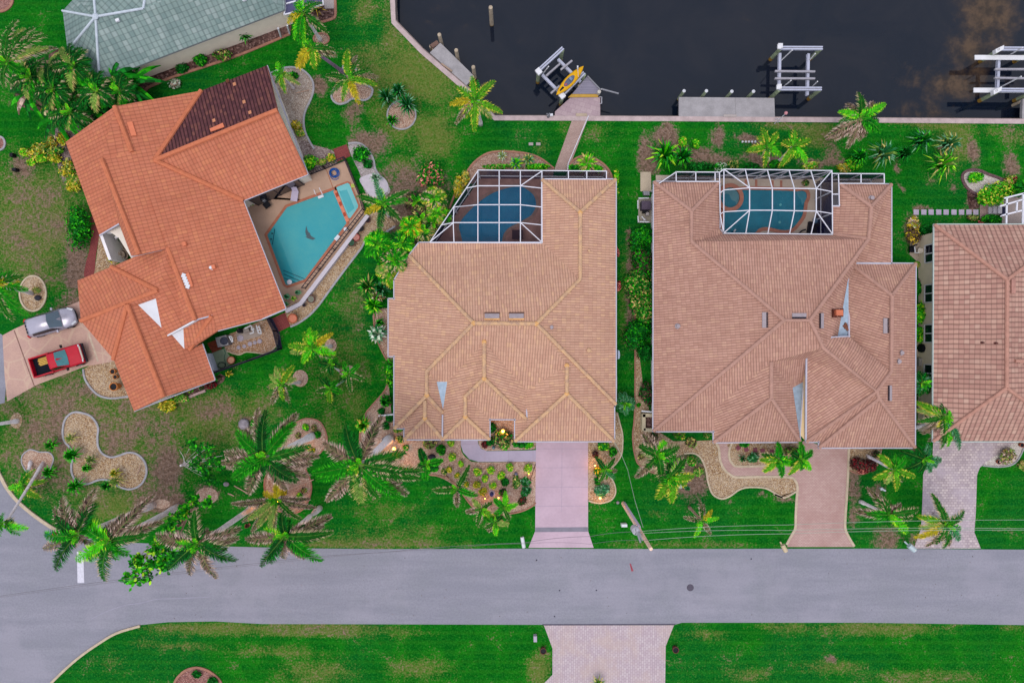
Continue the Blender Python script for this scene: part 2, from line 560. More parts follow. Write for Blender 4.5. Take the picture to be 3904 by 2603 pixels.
STUCCO = M('stucco', A(232, 222, 210, 1.2), 0.9, 0.08, 1.2)
STUCCO_P = M('pale_stucco', A(234, 230, 234, 1.2), 0.9, 0.07, 1.2)
DARK = M('dark_metal', A(52, 46, 58), 0.6, 0.2, 3)
BLACK = M('black_plastic', A(26, 26, 34), 0.5, 0.2, 3)
GREYMET = M('grey_metal', A(150, 150, 158), 0.4, 0.12, 3, metallic=0.3)
WOODGREY = M('weathered_wood', A(150, 146, 158), 0.9, 0.2, 2)
WOODPILE = M('piling_wood', A(186, 170, 150), 0.9, 0.25, 3)
TERRA = M('terracotta', A(176, 94, 66), 0.8, 0.15, 3)
BROWN = M('brown_clay', A(104, 62, 58), 0.8, 0.2, 3)
REDBRICK = pavers('red_brick', A(164, 84, 82), A(148, 72, 72), A(108, 62, 62), 0.25, 0.12, 0.015, R(18))
GLASS_DK = M('dark_glass', A(24, 30, 44), 0.08, 0.1, 2, spec=0.6)
TRUNK = M('palm_bark', A(214, 204, 206, 1.3), 0.9, 0.22, 4, bmp=0.02)
TRUNK_BR = M('brown_bark', A(184, 152, 134, 1.2), 0.9, 0.25, 4, bmp=0.02)
TRUNK_WH = M('pale_bark', A(236, 230, 236, 1.3), 0.9, 0.15, 4)

# ------------------------------------------------------------------ ground, canal
DRY = [(130, 850, 190, 260, 1.0, .42), (290, 1010, 45, 130, .4, .95), (300, 1180, 100, 70, .5, .85), (150, 760, 130, 120, .8, .45), (640, 1560, 200, 60, .8, .35), (930, 1560, 160, 70, .7, .2), (1000, 1700, 120, 60, .5, .3), (225, 1290, 150, 30, .2, .7), (90, 640, 60, 60, .6, .75), (215, 560, 40, 60, .3, .8),
       (350, 1640, 470, 260, .85, .46), (160, 1640, 150, 90, .4, .62), (560, 1640, 120, 80, .5, .62), (640, 1790, 60, 80, .4, .95), (330, 1490, 60, 35, .4, .75), (470, 1690, 90, 50, .3, .6),
       (60, 1880, 60, 60, .1, 0), (460, 1930, 240, 70, .85, .1), (620, 1915, 120, 45, .5, .9), (790, 1880, 45, 45, .3, .85), (240, 1830, 90, 60, .6, .5), (80, 1500, 80, 40, .5, .5), (930, 1620, 30, 40, .3, .9), (800, 1600, 170, 120, .9, .35),
       (1300, 1400, 130, 230, .5, .12), (1250, 1620, 110, 70, .5, .1), (1360, 1530, 40, 90, .6, .1), (1340, 1150, 70, 130, .5, .2),
       (1580, 290, 190, 140, .95, .1), (1650, 515, 90, 100, .95, .1), (1400, 205, 60, 40, .7, .1), (1214, 330, 35, 40, .4, .8), (1348, 433, 45, 40, .5, .62), (1540, 640, 60, 60, .7, .1), (1490, 160, 35, 80, .9, .2), (1634, 214, 24, 20, .3, .7), (1520, 450, 120, 120, .7, .1), (1200, 420, 60, 60, .5, .2), (1440, 330, 90, 60, .7, .1), (1390, 40, 60, 60, .5, 0), (1480, 60, 22, 70, .7, .3),
       (1415, 545, 70, 55, .4, .85), (1560, 780, 150, 160, .3, .75), (1490, 950, 70, 70, .2, .7), (1240, 590, 60, 20, .5, .7),
       (2180, 510, 60, 50, .4, .1), (2070, 560, 40, 40, .5, .1), (2300, 500, 80, 40, .4, .1),
       (2535, 520, 52, 40, .2, 1.0), (2545, 480, 18, 20, .2, .8), (2460, 590, 28, 80, .3, .95), (2470, 640, 40, 30, .3, .9), (2737, 525, 22, 48, .2, .95), (2650, 592, 110, 28, .3, .9), (2560, 570, 60, 40, .3, .9), (2848, 522, 44, 16, .2, .85), (2915, 605, 100, 26, .3, .9), (2905, 560, 30, 30, .3, .6), (2760, 610, 60, 26, .4, .75),
       (3118, 513, 70, 55, .95, .3), (3172, 576, 30, 45, .5, .62), (3140, 620, 90, 20, .4, .75), (3636, 536, 70, 95, .85, .1), (3716, 589, 22, 50, .5, .85), (3850, 634, 35, 45, .4, .85), (3422, 640, 16, 22, .3, .85), (3444, 716, 18, 12, .3, .8), (3636, 712, 22, 14, .3, .85), (3870, 520, 60, 40, .6, .3), (3760, 500, 60, 30, .5, .1), (3855, 490, 16, 14, .3, .7), (3625, 750, 10, 10, .2, .8), (3420, 700, 14, 10, .2, .6),
       (2993, 478, 100, 16, .9, .3), (3560, 474, 120, 14, .8, .1), (2450, 463, 500, 8, .5, .1), (3707, 765, 22, 45, .3, .95), (3515, 790, 40, 12, .2, .95), (3480, 870, 26, 60, .3, .75),
       (2368, 1120, 16, 200, .6, .2), (2400, 1150, 10, 200, .3, .8), (2405, 900, 14, 40, .3, .8),
       (1490, 1948, 170, 34, .4, 0), (1357, 2070, 420, 20, 1.0, .3), (1500, 2030, 300, 40, .5, .1), (1880, 2000, 40, 20, .4, .3), (2580, 2082, 330, 9, .9, .3), (2490, 1960, 30, 14, .6, .2),
       (848, 2394, 330, 22, 1.0, .2), (1180, 2398, 330, 26, 1.0, .3), (1200, 2560, 170, 50, .6, .1), (1600, 2550, 140, 44, .6, .1), (2058, 2550, 50, 60, .9, .1), (1060, 2480, 200, 22, .6, .1), (549, 2452, 60, 24, .6, .2), (430, 2530, 60, 50, .3, .1), (700, 2460, 160, 16, .6, .1), (3350, 2394, 260, 24, .9, .15), (3000, 2390, 120, 24, .7, .1), (2700, 2420, 120, 20, .6, .1), (3172, 2541, 130, 30, .6, .1), (3529, 2580, 230, 32, .6, .2), (3860, 2396, 90, 14, .6, .1), (2850, 2570, 100, 30, .5, .1), (3170, 2512, 18, 10, .2, .8), (1500, 2420, 200, 16, .5, .1),
       (3257, 1830, 26, 130, .4, .75), (3377, 2050, 50, 50, .5, .68), (3500, 2060, 40, 30, .5, .6), (2647, 1830, 60, 85, .2, .95), (2610, 1770, 50, 40, .2, .8), (2580, 1860, 60, 12, .2, .8), (3340, 1880, 20, 40, .4, .6), (3240, 1960, 14, 60, .4, .6), (2900, 1880, 18, 10, .2, .8), (2760, 1898, 40, 8, .2, .7), (2990, 1905, 40, 8, .3, .7)]
def turf_value(u, v):
    d = s = 0.0
    for cu, cv, ru, rv, a, b in DRY:
        x = (u - cu) / ru; y = (v - cv) / rv
        q = x * x + y * y
        if q < 3.2:
            f = max(0.0, 1 - (math.sqrt(q) - 0.4) / 1.1) if q > .16 else 1.0
            d = max(d, a * f); s = max(s, b * f)
    return d, s
MUD = [(3770, 40, 130, 220, .95), (3710, 200, 120, 140, .85), (3640, 320, 190, 90, .95), (3490, 300, 120, 70, .7), (3560, 420, 190, 50, .7), (3440, 260, 90, 60, .5), (3850, 330, 90, 110, .5), (3300, 330, 60, 30, .4), (1700, 60, 200, 90, .35), (1800, 370, 120, 50, .4), (1950, 150, 140, 60, .25)]
def mud_value(u, v):
    m = 0.0
    for cu, cv, ru, rv, a in MUD:
        q = math.hypot((u - cu) / ru, (v - cv) / rv)
        m = max(m, a * max(0.0, 1.15 - q * 0.75) if q < 1.6 else 0)
    return m, 0.0
def gridsheet(name, outline, step, fn, z, mat, hole=None):
    """sheet with a fine grid inside the survey frame, exact outline; fn gives the turf / silt map"""
    vs = [Vector((x, y)) for x, y in outline]
    k = len(vs)
    edges = [(i, (i + 1) % k) for i in range(k)]
    x = -47.0
    def inside(px, py):
        c = False
        for i in range(k):
            x1, y1 = outline[i]; x2, y2 = outline[i - 1]
            if (y1 > py) != (y2 > py) and px < (x2 - x1) * (py - y1) / (y2 - y1) + x1: c = not c
        return c
    ny = int(66 / step); nx = int(94 / step)
    for i in range(nx):
        for j in range(ny):
            px, py = -47 + i * step + 0.013, -33 + j * step + 0.017
            if inside(px, py): vs.append(Vector((px, py)))
    co, ed, fa, _, _, _ = delaunay_2d_cdt(vs, edges, [], 1, 1e-4)
    me = bpy.data.meshes.new(name)
    me.from_pydata([(p.x, p.y, z) for p in co], [], [list(f) for f in fa])
    at = me.attributes.new('turf', 'FLOAT_COLOR', 'POINT')
    buf = []
    kk = (CAM_H - z) / CAM_H / PX
    for p in co:
        a, b = fn(p.x / kk + UC, VC - p.y / kk)
        buf += [a, b, 0, 1]
    at.data.foreach_set('color', buf)
    me.materials.append(mat)
    me.update()
    if me.polygons[0].normal.z < 0: me.flip_normals()
    o = bpy.data.objects.new(name, me)
    COL.objects.link(o)
    return tag(o, kind='structure')
SEAWALL = [(1499, -1500), (1499, 0), (1505, 80), (1610, 190), (1791, 344), (1888, 446), (2700, 450), (3904, 459), (9000, 490)]
sw = [W(u, v) for u, v in SEAWALL]
far = 420.0
# two sheets meet nowhere: everything south and west of the canal, and the far bank beyond it
land = [(-far, -far), (far, -far), (far, sw[-1].y), *[(p.x, p.y) for p in reversed(sw[:-1])], (sw[0].x, far), (-far, far)]
gridsheet('lawn', land, 0.55, turf_value, 0.0, LAWN)
b = MB(); b.prism([(sw[0].x + 1, 90), (far, 90), (far, far), (sw[0].x + 1, far)], -2.5, 0.0)
tag(b.build('far_bank', M('far_grass', A(30, 96, 30), 0.95, 0.3, 0.3)), kind='structure')
wk = [(sw[0].x - 1, 100.0), (far, 100.0), (far, sw[-1].y - 2)] + [(p.x - 0.6, p.y - 0.6) for p in reversed(sw[:-1])]
gridsheet('canal_water', wk, 0.7, mud_value, -1.3, WATER)
b = MB(); b.poly([(x, y, -3.4) for x, y in wk])
tag(b.build('canal_bed', M('silt', A(46, 40, 36), 0.95, 0.3, 0.5)), kind='structure')
# seawall: panel and cap
SWC = M('seawall_cap', A(196, 176, 176), 0.9, 0.18, 1.5)
wall = thing('seawall', 'long pale concrete seawall with a flat cap along the canal edge', 'seawall', (W(2600, 450).x, W(2600, 450).y, 0))
b = MB(); strip(b, [W(u, v - 2) for u, v in SEAWALL], 0.25, -3.3, -0.02)
b.build('wall_panel', M('seawall_panel', A(140, 126, 122), 0.9, 0.25, 1.2), wall)
capline = [(1496, -1500), (1496, 0), (1500, 84), (1606, 194), (1785, 349), (1885, 450), (2700, 454), (3904, 463), (9000, 494)]
b = MB(); strip(b, [W(u, v, .06) for u, v in capline], 0.42, -0.25, 0.06)
b.build('wall_cap', SWC, wall)

# ------------------------------------------------------------------ roads, drives, paths
RD = [(9000, 2098), (3904, 2094), (3300, 2090), (2600, 2091), (2262, 2091), (2000, 2090), (1450, 2092), (1150, 2089), (820, 2081), (560, 2070), (470, 2066), (400, 2058), (330, 2044), (262, 2030), (205, 2018), (134, 1970), (67, 1914), (25, 1862), (0, 1815), (-28, 1750), (-40, 1680), (-36, 1600), (-20, 1545),
      (18, 1535), (26, 1430), (14, 1330), (9, 1276), (-20, 1262), (-50, 1230), (-70, 1150), (-80, -3000), (-560, -3000), (-560, 6000), (100, 6000), (130, 3000), (170, 2700), (199, 2603), (250, 2550), (313, 2497), (380, 2448), (446, 2407), (535, 2381), (640, 2370), (820, 2367), (1000, 2377), (1450, 2378), (2075, 2380), (2568, 2381), (2600, 2372), (3300, 2372), (3904, 2381), (9000, 2390)]
flat('road', RD, ROAD, 0.012)
def kerb(pts, mat=KERB_TAN, w=0.28, h=0.12, curve=4):
    b = MB(); ww = [W(u, v) for u, v in catmull(pts, False, curve)]
    strip(b, ww, w, 0.0, h)
    tag(b.build('road_kerb', mat, origin=ww[0]), kind='structure')
kerb([(-20, 1768), (3, 1812), (28, 1858), (70, 1910), (136, 1966), (206, 2013), (245, 2030)])
kerb([(195, 2603), (246, 2553), (309, 2499), (378, 2451), (446, 2411), (535, 2384)], w=0.2)
kerb([(470, 2062), (497, 2064)])
# stop line, manhole, paint mark, skid line
STRIPE = M('road_paint', A(226, 224, 238), 0.8, 0.12, 6)
flat('stop_line', ZL('D1', [(657, 445), (712, 445), (720, 710), (663, 712)]), STRIPE, 0.017)
b = MB(); b.lathe(WZ('D3', 1415, 752, 0.012), [(0.30, 0), (0.30, 0.012), (0.27, 0.014), (0.26, 0.008)], 24)
o = b.build('manhole_cover', M('cast_iron', A(96, 90, 104), 0.8, 0.2, 12), origin=WZ('D3', 1415, 752, 0.012))
tag(o, 'round dark iron manhole cover in the middle of the road', 'manhole')
flat('paint_mark', ZL('D3', [(896, 545), (908, 548), (930, 610), (912, 614)]), M('red_paint', A(168, 78, 92), 0.9, 0.3, 8), 0.017)
SCUFF = M('road_scuff', A(164, 161, 178), 0.9, 0.1, 3)
b = MB(); ww = [WZ('D1', x, y, 0) for x, y in catmull([(780, 1020), (900, 960), (1060, 905), (1220, 880), (1340, 850), (1500, 845), (1800, 830)], False, 4)]
strip(b, ww, 0.07, 0.013, 0.017); tag(b.build('tyre_scuff', SCUFF, origin=ww[0]), kind='structure')
random.seed(4)
for x, y in ((613, 774), (255, 997), (298, 776), (1935, 507), (103, 517)):
    flat('oil_spot', [Z('D3', x + 7 * math.cos(a), y + 7 * math.sin(a)) for a in (0, .8, 1.6, 2.4, 3.2, 4, 4.8, 5.6)], M('oil', A(70, 68, 84), 0.7), 0.0165)
b = MB()
for i in range(60):
    p = W(random.uniform(600, 3850), random.uniform(2100, 2370), 0.016); b.box(p, random.uniform(.03, .08), random.uniform(.03, .07), 0.01, random.random() * 3)
tag(b.build('road_litter', M('litter', A(110, 100, 96), 0.9, 0.5, 3)), kind='stuff')

# pink concrete drive and walk of the middle house
flat('driveway', ZL('C3', [(97, 960), (542, 960), (542, 1568)]) + [Z('D3', 542, 270), Z('D3', 590, 412), Z('D3', 33, 412), Z('D3', 90, 270)], CONC_PINK, 0.02)
flat('driveway_band', ZL('D3', [(92, 238), (540, 235), (540, 274), (90, 278)]), M('band', A(140, 136, 150), 0.9, 0.1, 2), 0.0245)
JOINT = M('joint', A(184, 166, 184), 0.9, 0.1, 3)
b = MB()
for p, q in (((320, 975), (316, 1568)), ((97, 1030), (542, 1030)), ((97, 1192), (542, 1190)), ((97, 1357), (542, 1357)), ((97, 1520), (542, 1518))):
    strip(b, [WZ('C3', *p), WZ('C3', *q)], 0.04, 0.02, 0.0245)
tag(b.build('driveway_joint', JOINT), kind='structure')
walk = [Z('C2', 1695, 940), Z('C2', 1840, 940), Z('C2', 1845, 990), Z('C2', 1870, 1030), Z('C2', 1920, 1050), Z('C2', 2240, 1045), Z('C3', 97, 1042), Z('C3', 97, 1140), Z('C2', 2240, 1140), Z('C2', 1850, 1142), Z('C2', 1770, 1120), Z('C2', 1715, 1060), Z('C2', 1695, 1000)]
flat('footpath', walk, CONC_LILAC, 0.0205)
b = MB()
for p, q in ((('C2', 1902, 1050), ('C2', 1902, 1140)), (('C2', 2105, 1048), ('C2', 2105, 1140)), (('C3', 72, 1042), ('C3', 72, 1140)), (('C2', 1697, 995), ('C2', 1838, 985))):
    strip(b, [WZ(*p), WZ(*q)], 0.04, 0.0205, 0.0245)
tag(b.build('footpath_joint', JOINT), kind='structure')
# brick drive and walk of the house with two gables
PV3 = pavers('drive_pavers', A(202, 166, 160), A(214, 182, 174), A(166, 134, 130), 0.24, 0.12, 0.012, 0.0, A(176, 136, 130))
d3 = ZL('C4', [(380, 960), (495, 1000), (745, 1000), (738, 1250), (720, 1568)]) + ZL('D4', [(716, 120), (718, 270), (790, 405), (215, 405), (283, 265), (296, 0)]) + ZL('C4', [(300, 1400), (298, 1340), (270, 1290), (220, 1268), (0, 1275)]) + ZL('F7', [(340, 685), (270, 660), (190, 590), (140, 480), (125, 350), (85, 260), (285, 260), (250, 350), (250, 450), (290, 530), (360, 560), (700, 550), (880, 540), (1060, 480), (1120, 400), (1110, 300), (1130, 255)])
flat('driveway', d3, PV3, 0.019)
kerb(ZL('F7', [(85, 262), (125, 340), (140, 480), (190, 590), (270, 660), (345, 685), (600, 680), (960, 685), (1040, 730), (1065, 810), (1055, 950), (1045, 1150), (1040, 1290), (1000, 1370), (935, 1490)]), KERB_TAN, 0.2, 0.06)
kerb(ZL('F7', [(1680, 335), (1672, 600), (1655, 900), (1638, 1150), (1638, 1300), (1680, 1400), (1745, 1510)]), KERB_TAN, 0.2, 0.06)
kerb(ZL('F7', [(285, 265), (255, 350), (250, 450), (290, 525), (360, 556), (700, 548), (880, 540), (1060, 480)]), KERB_TAN, 0.18, 0.06)
PV4 = pavers('cobble_drive', A(180, 164, 172), A(222, 206, 206), A(158, 142, 150), 0.30, 0.22, 0.02, 0.0, A(196, 182, 196))
d4 = ZL('C4', [(1465, 950), (2700, 950), (2700, 985), (2180, 972), (2030, 1068), (1905, 1160), (1862, 1190), (1838, 1255), (1828, 1568)]) + ZL('D4', [(1815, 280), (1870, 418), (1298, 418), (1360, 250), (1372, 0)]) + ZL('C4', [(1378, 1250), (1400, 1180), (1455, 1130)])
flat('driveway', d4, PV4, 0.019)
PV5 = pavers('south_drive', A(196, 176, 186), A(214, 198, 204), A(166, 150, 158), 0.30, 0.19, 0.014, R(90), A(206, 182, 172))
flat('driveway', [Z('D3', *p) for p in ((165, 1074), (1275, 1072), (1205, 1250), (1200, 1568), (1200, 2600), (165, 2600), (165, 1568), (238, 1495), (238, 1270))], PV5, 0.019)
flat('gutter_joint', [Z('D3', *p) for p in ((150, 1063), (1290, 1060), (1285, 1070), (158, 1074))], M('joint_dark', A(92, 88, 104), 0.9), 0.0215)
# flagstone-stamped drive of the orange house
def flag_mat():
    m, nt, b_ = newmat('stamped_concrete')
    p = pos(nt)
    v = nd(nt, 'ShaderNodeTexVoronoi', feature='DISTANCE_TO_EDGE')
    v.inputs['Scale'].default_value = 0.62
    nt.links.new(p, v.inputs['Vector'])
    n = noisef(nt, p, 1.1, 5, 0.6)
    c = mixc(nt, smooth(nt, n, 0.35, 0.66), A(210, 172, 156), A(202, 164, 152))
    c = mixc(nt, smooth(nt, noisef(nt, p, 7, 3), 0.4, 0.7, 0, .35), c, A(178, 138, 128))
    c = mixc(nt, smooth(nt, v.outputs[0], 0.025, 0.05, 0.5, 0.0), c, A(218, 190, 166))
    nt.links.new(c, b_.inputs['Base Color'])
    b_.inputs['Roughness'].default_value = 0.9
    return m
flat('driveway', [(10, 1278), (55, 1254), (140, 1215), (300, 1150), (430, 1140), (450, 1372), (395, 1385), (330, 1395), (140, 1467), (28, 1530), (18, 1430)], flag_mat(), 0.02)
b = MB(); strip(b, [WZ('E4', *p) for p in ((225, 450), (300, 650), (400, 930), (550, 1345))], 0.09, 0.02, 0.0248)
tag(b.build('driveway_joint', M('joint_brown', A(140, 108, 98), 0.9)), kind='structure')
b = MB(); strip(b, [WZ('E4', *p) for p in ((1395, 500), (1545, 940))], 0.16, 0.02, 0.0248)
tag(b.build('driveway_joint', M('joint_cream', A(208, 188, 168), 0.9)), kind='structure')
flat('footpath', catmull(ZL('B1', [(775, 490), (830, 560), (850, 640), (840, 720), (820, 850), (800, 1000), (720, 1020), (735, 900), (765, 780), (780, 650)]), True, 4), REDBRICK, 0.018)
flat('footpath', ZL('A2', [(605, 1275), (722, 1232), (755, 1335), (640, 1385)]), REDBRICK, 0.018)
flat('footpath', ZL('B2', [(70, 1380), (195, 1325), (242, 1440), (137, 1492)]), REDBRICK, 0.018)
PVW = pavers('walk_pavers', A(186, 156, 148), A(200, 174, 164), A(150, 124, 118), 0.2, 0.1, 0.01, R(-20))
flat('footpath', ZL('A3', [(410, 1012), (545, 1005), (372, 1460), (250, 1460)]), PVW, 0.02)
# side patios
PAT = M('patio_slab', A(188, 172, 156), 0.9, 0.1, 0.8)
flat('patio', ZL('B4', [(1265, 735), (1365, 680), (1490, 650), (1490, 1568), (1340, 1568), (1335, 900), (1262, 830)]) , PAT, 0.03)
flat('patio', ZL('C4', [(1330, 0), (1490, 0), (1490, 440), (1320, 440)]), PAT, 0.03)
b = MB()
for t, p, q in (('B4', (1340, 1030), (1480, 1022)), ('C4', (1340, 322), (1480, 318)), ('B4', (1335, 840), (1480, 832))): strip(b, [WZ(t, *p), WZ(t, *q)], 0.05, 0.03, 0.0345)
tag(b.build('patio_joint', M('joint_tan', A(140, 126, 116), 0.9)), kind='structure')
flat('patio', ZL('B3', [(988, 126), (1078, 126), (1082, 292), (988, 292)]), M('pad_tan', A(196, 180, 158), 0.9, .1, 1), 0.06, thick=0.06)
flat('patio', ZL('B3', [(970, 345), (1085, 345), (1085, 560), (970, 560)]), M('pad_grey', A(168, 160, 146), 0.9, .1, 1), 0.06, thick=0.06)
flat('patio', ZL('E8', [(1283, 350), (1520, 350), (1640, 290), (1690, 240), (2100, 90), (2100, 690), (1650, 690), (1650, 520), (1440, 525), (1360, 590), (1283, 590)]), M('lanai_slab', A(188, 172, 168), 0.9, .08, 1), 0.03)
flat('patio', ZL('E3', [(870, 410), (1110, 240), (1300, 390), (1270, 440), (900, 540)]), M('slab_grey', A(168, 154, 146), 0.9, .14, 1.5), 0.03)
flat('patio', ZL('E3', [(395, 560), (580, 480), (640, 650), (480, 720)]), pavers('orange_pavers', A(158, 78, 52), A(142, 70, 54), A(100, 56, 46), 0.5, 0.42, 0.02, R(18)), 0.03)
flat('patio', ZL('E3', [(480, 720), (690, 640), (780, 800), (800, 900), (590, 1010), (500, 900)]), M('green_mat', A(142, 160, 134), 0.9, .12, 2), 0.028)
b = MB(); strip(b, [WZ('E3', *p) for p in catmull([(670, 650), (695, 720), (680, 800), (700, 900), (690, 960)], False, 4)], 0.04, 0.03, 0.05)
tag(b.build('garden_hose', M('hose', A(52, 116, 96), 0.6)), 'thin green hose lying across the pale green side patio', 'hose')
# ------------------------------------------------------------------ planting beds with kerbs
C1 = lambda *p: ZL('C1', p)
bed(C1((640, 718), (565, 772), (540, 870), (552, 960), (602, 1020), (632, 1090), (614, 1170), (622, 1250), (665, 1310), (745, 1330), (830, 1300), (890, 1292), (960, 1310), (1020, 1352), (1110, 1375), (1200, 1340), (1252, 1250), (1242, 1150), (1180, 1080), (1100, 1062), (1020, 1088), (950, 1102), (880, 1072), (842, 1010), (836, 930), (842, 860), (820, 800), (760, 742)), GR_TAN, edge=KERB_GREY)
bed(C1((250, 1040), (195, 1085), (188, 1150), (220, 1215), (262, 1290), (330, 1300), (405, 1260), (440, 1180), (458, 1110), (420, 1062), (340, 1058), (290, 1042)), GR_PINK, edge=KERB_GREY, ew=0.1, eh=.06)
bed(C1((140, 725), (95, 760), (90, 820), (125, 855), (165, 850), (190, 790), (175, 740)), GR_TAN)
bed(C1((715, 350), (730, 430), (775, 500), (835, 560), (900, 588), (980, 596), (1120, 580), (1120, 300), (980, 250), (880, 280)), GR_TAN, curve=3, edge=KERB_GREY, edge_open=C1((713, 350), (728, 430), (773, 505), (833, 565), (900, 593), (980, 600), (1100, 584)))
A2 = lambda *p: ZL('A2', p)
bed(A2((60, 640), (200, 585), (300, 588), (370, 622), (425, 690), (435, 770), (410, 860), (370, 940), (352, 1020), (360, 1110), (392, 1190), (445, 1275), (330, 1330), (200, 1000), (100, 720)), GR_GREY, curve=4, edge=KERB_GREY, edge_open=A2((70, 632), (200, 582), (300, 585), (370, 619), (428, 690), (438, 770), (412, 860), (373, 940), (355, 1020), (363, 1110), (395, 1190), (445, 1275)))
bed(A2((330, 1200), (440, 1240), (600, 1290), (640, 1390), (440, 1480), (380, 1490), (320, 1330)), gravel('bed_mix', A(112, 92, 88), A(170, 146, 140), A(200, 184, 180)), curve=3)
bed(A2((700, 560), (690, 605), (702, 660), (670, 710), (612, 770), (592, 820), (612, 868), (660, 892), (720, 878), (765, 848), (812, 850), (880, 858), (930, 820), (940, 762), (890, 730), (832, 700), (810, 660), (800, 590), (755, 560)), GR_PINK, edge=KERB_GREY)
bed([Z('A2', 1190 + 122 * math.cos(a), 985 + 122 * math.sin(a)) for a in [i * .628 for i in range(10)]], GR_PINK, curve=4, edge=KERB_GREY, ew=.12)
bed(A2((735, 1230), (830, 1228), (905, 1285), (945, 1365), (962, 1450), (1010, 1520)) + ZL('B2', [(1075, 240), (1090, 300), (1010, 345), (890, 320), (830, 130), (770, 10)]), gravel('pale_bed', A(150, 138, 136), A(196, 184, 182), A(216, 208, 210)), curve=3, edge=KERB_GREY, edge_open=A2((735, 1228), (830, 1225), (908, 1285), (950, 1365), (968, 1450), (1020, 1525)))
flat('sand', ZL('B2', [(830, 190), (900, 150), (980, 140), (1060, 200), (1075, 280), (1010, 330), (940, 340), (890, 290)]), M('white_sand', A(214, 206, 216), 0.95, .08, 3), 0.022, smooth_curve=4)
bed(ZL('B2', [(905, 500), (1000, 470), (1120, 550), (1130, 600), (1010, 660), (885, 700), (845, 770), (700, 960), (560, 1150), (480, 1260), (400, 1345), (310, 1410), (240, 1442), (195, 1310), (330, 1255), (520, 1020), (760, 680)]), GR_TAN, curve=3, edge=KERB_GREY, edge_open=ZL('B2', [(1135, 590), (1015, 662), (888, 704), (848, 774), (703, 964), (563, 1154), (483, 1264), (403, 1349), (312, 1414), (242, 1446)]))
bed(ZL('E3', [(720, 690), (850, 733), (940, 745), (1040, 702), (1200, 712), (1350, 725), (1470, 670), (1550, 580), (1560, 500), (1590, 420), (1450, 150), (900, 350), (660, 480)]), gravel('patio_gravel', A(150, 112, 84), A(196, 154, 118), A(216, 192, 176)), curve=3, edge=KERB_TAN, ew=.1, edge_open=ZL('E3', [(720, 690), (850, 735), (940, 748), (1040, 704), (1200, 714), (1350, 728), (1470, 673), (1553, 582), (1565, 500)]))
flat('weed_mat', ZL('E3', [(1410, 150), (1480, 150), (1600, 400), (1640, 660), (1560, 560), (1590, 420), (1490, 280)]), M('weed_fabric', A(70, 68, 92), 0.9, .25, 2), 0.026)
G4 = lambda *p: ZL('G4', p)
bed(G4((150, 420), (150, 560), (172, 650), (215, 750), (262, 835), (340, 800), (340, 420)), GR_PINK, curve=3, edge=KERB_RED, ew=.12, edge_open=G4((152, 420), (149, 560), (171, 652), (214, 752), (260, 838)))
bed([(1482, 1466)] + ZL('C2', [(1030, 560), (950, 650), (880, 740), (842, 870), (836, 1000), (880, 1090), (1120, 1180), (1330, 1215), (1420, 1250), (1530, 1280), (1640, 1345)]) + ZL('F2', [(650, 920), (770, 1080), (900, 1170), (1150, 1190), (1350, 1165), (1500, 1130), (1640, 1060), (1690, 1010), (1690, 440), (1640, 418), (850, 425), (720, 388), (625, 300), (597, 180), (597, 0), (-300, -40)]), GR_PINK, curve=3, edge=KERB_RED, ew=.12,
    edge_open=[(1482, 1464)] + ZL('C2', [(1028, 558), (948, 648), (877, 740), (838, 870), (832, 1000)]))
kerb(ZL('F2', [(110, 605), (280, 625), (430, 680), (540, 760), (650, 920), (780, 1080), (920, 1170), (1150, 1192), (1350, 1168), (1500, 1133), (1640, 1064), (1690, 1012)]), KERB_RED, .12, .1)
bed(ZL('C2', [(330, 785), (420, 775), (500, 808), (545, 900), (550, 980), (480, 1080), (400, 1110), (372, 1200), (410, 1290), (420, 1380), (390, 1480), (330, 1560), (200, 1580), (60, 1500), (20, 1300), (100, 1150), (150, 1000), (250, 850)]), GR_PINK, curve=4, edge=KERB_RED, ew=.12)
bed(ZL('F2', [(858, 60), (858, 130), (875, 195), (935, 245), (1010, 258), (1300, 248), (1600, 240), (1680, 225), (1692, 150), (1692, 60), (1390, 60), (1390, -230), (1000, -230), (1000, 60)]), GR_PINK, curve=2)
bed(ZL('C3', [(545, 960), (545, 1200), (545, 1468), (640, 1490), (735, 1462), (772, 1400), (758, 1320), (722, 1260), (715, 1215), (772, 1160), (822, 1080), (832, 980), (830, 900), (805, 800), (785, 720), (700, 720), (700, 960)]), GR_TAN, curve=3, edge=KERB_TAN, ew=.12, edge_open=ZL('C3', [(545, 1472), (640, 1494), (738, 1466), (776, 1400), (762, 1320), (726, 1260), (718, 1215), (775, 1160), (826, 1080), (836, 980), (834, 900), (809, 800), (788, 720)]))
bed(ZL('C3', [(945, 100), (942, 500), (938, 760), (925, 900), (930, 1000), (945, 1085), (975, 1160), (1080, 1225), (1130, 1235), (1250, 1130), (1360, 1075), (1440, 1072), (1500, 1112), (1540, 1200), (1562, 1320), (1602, 1420), (1680, 1450), (1750, 1428), (1830, 1372), (1920, 1352), (2050, 1360), (2130, 1400), (2200, 1440)]) + ZL('C4', [(100, 1410), (190, 1442), (290, 1390), (296, 1330), (262, 1284), (215, 1270), (0, 1272)]) + ZL('F7', [(345, 690), (265, 665), (185, 592), (135, 480), (120, 345), (80, 240), (-650, 100), (-900, -1500)]), GR_TAN, curve=3)
kerb(ZL('C3', [(942, -200), (942, 500), (937, 760), (923, 900), (927, 1000), (942, 1085), (972, 1162), (1078, 1229), (1130, 1239)]), KERB_RED, .12, .1)
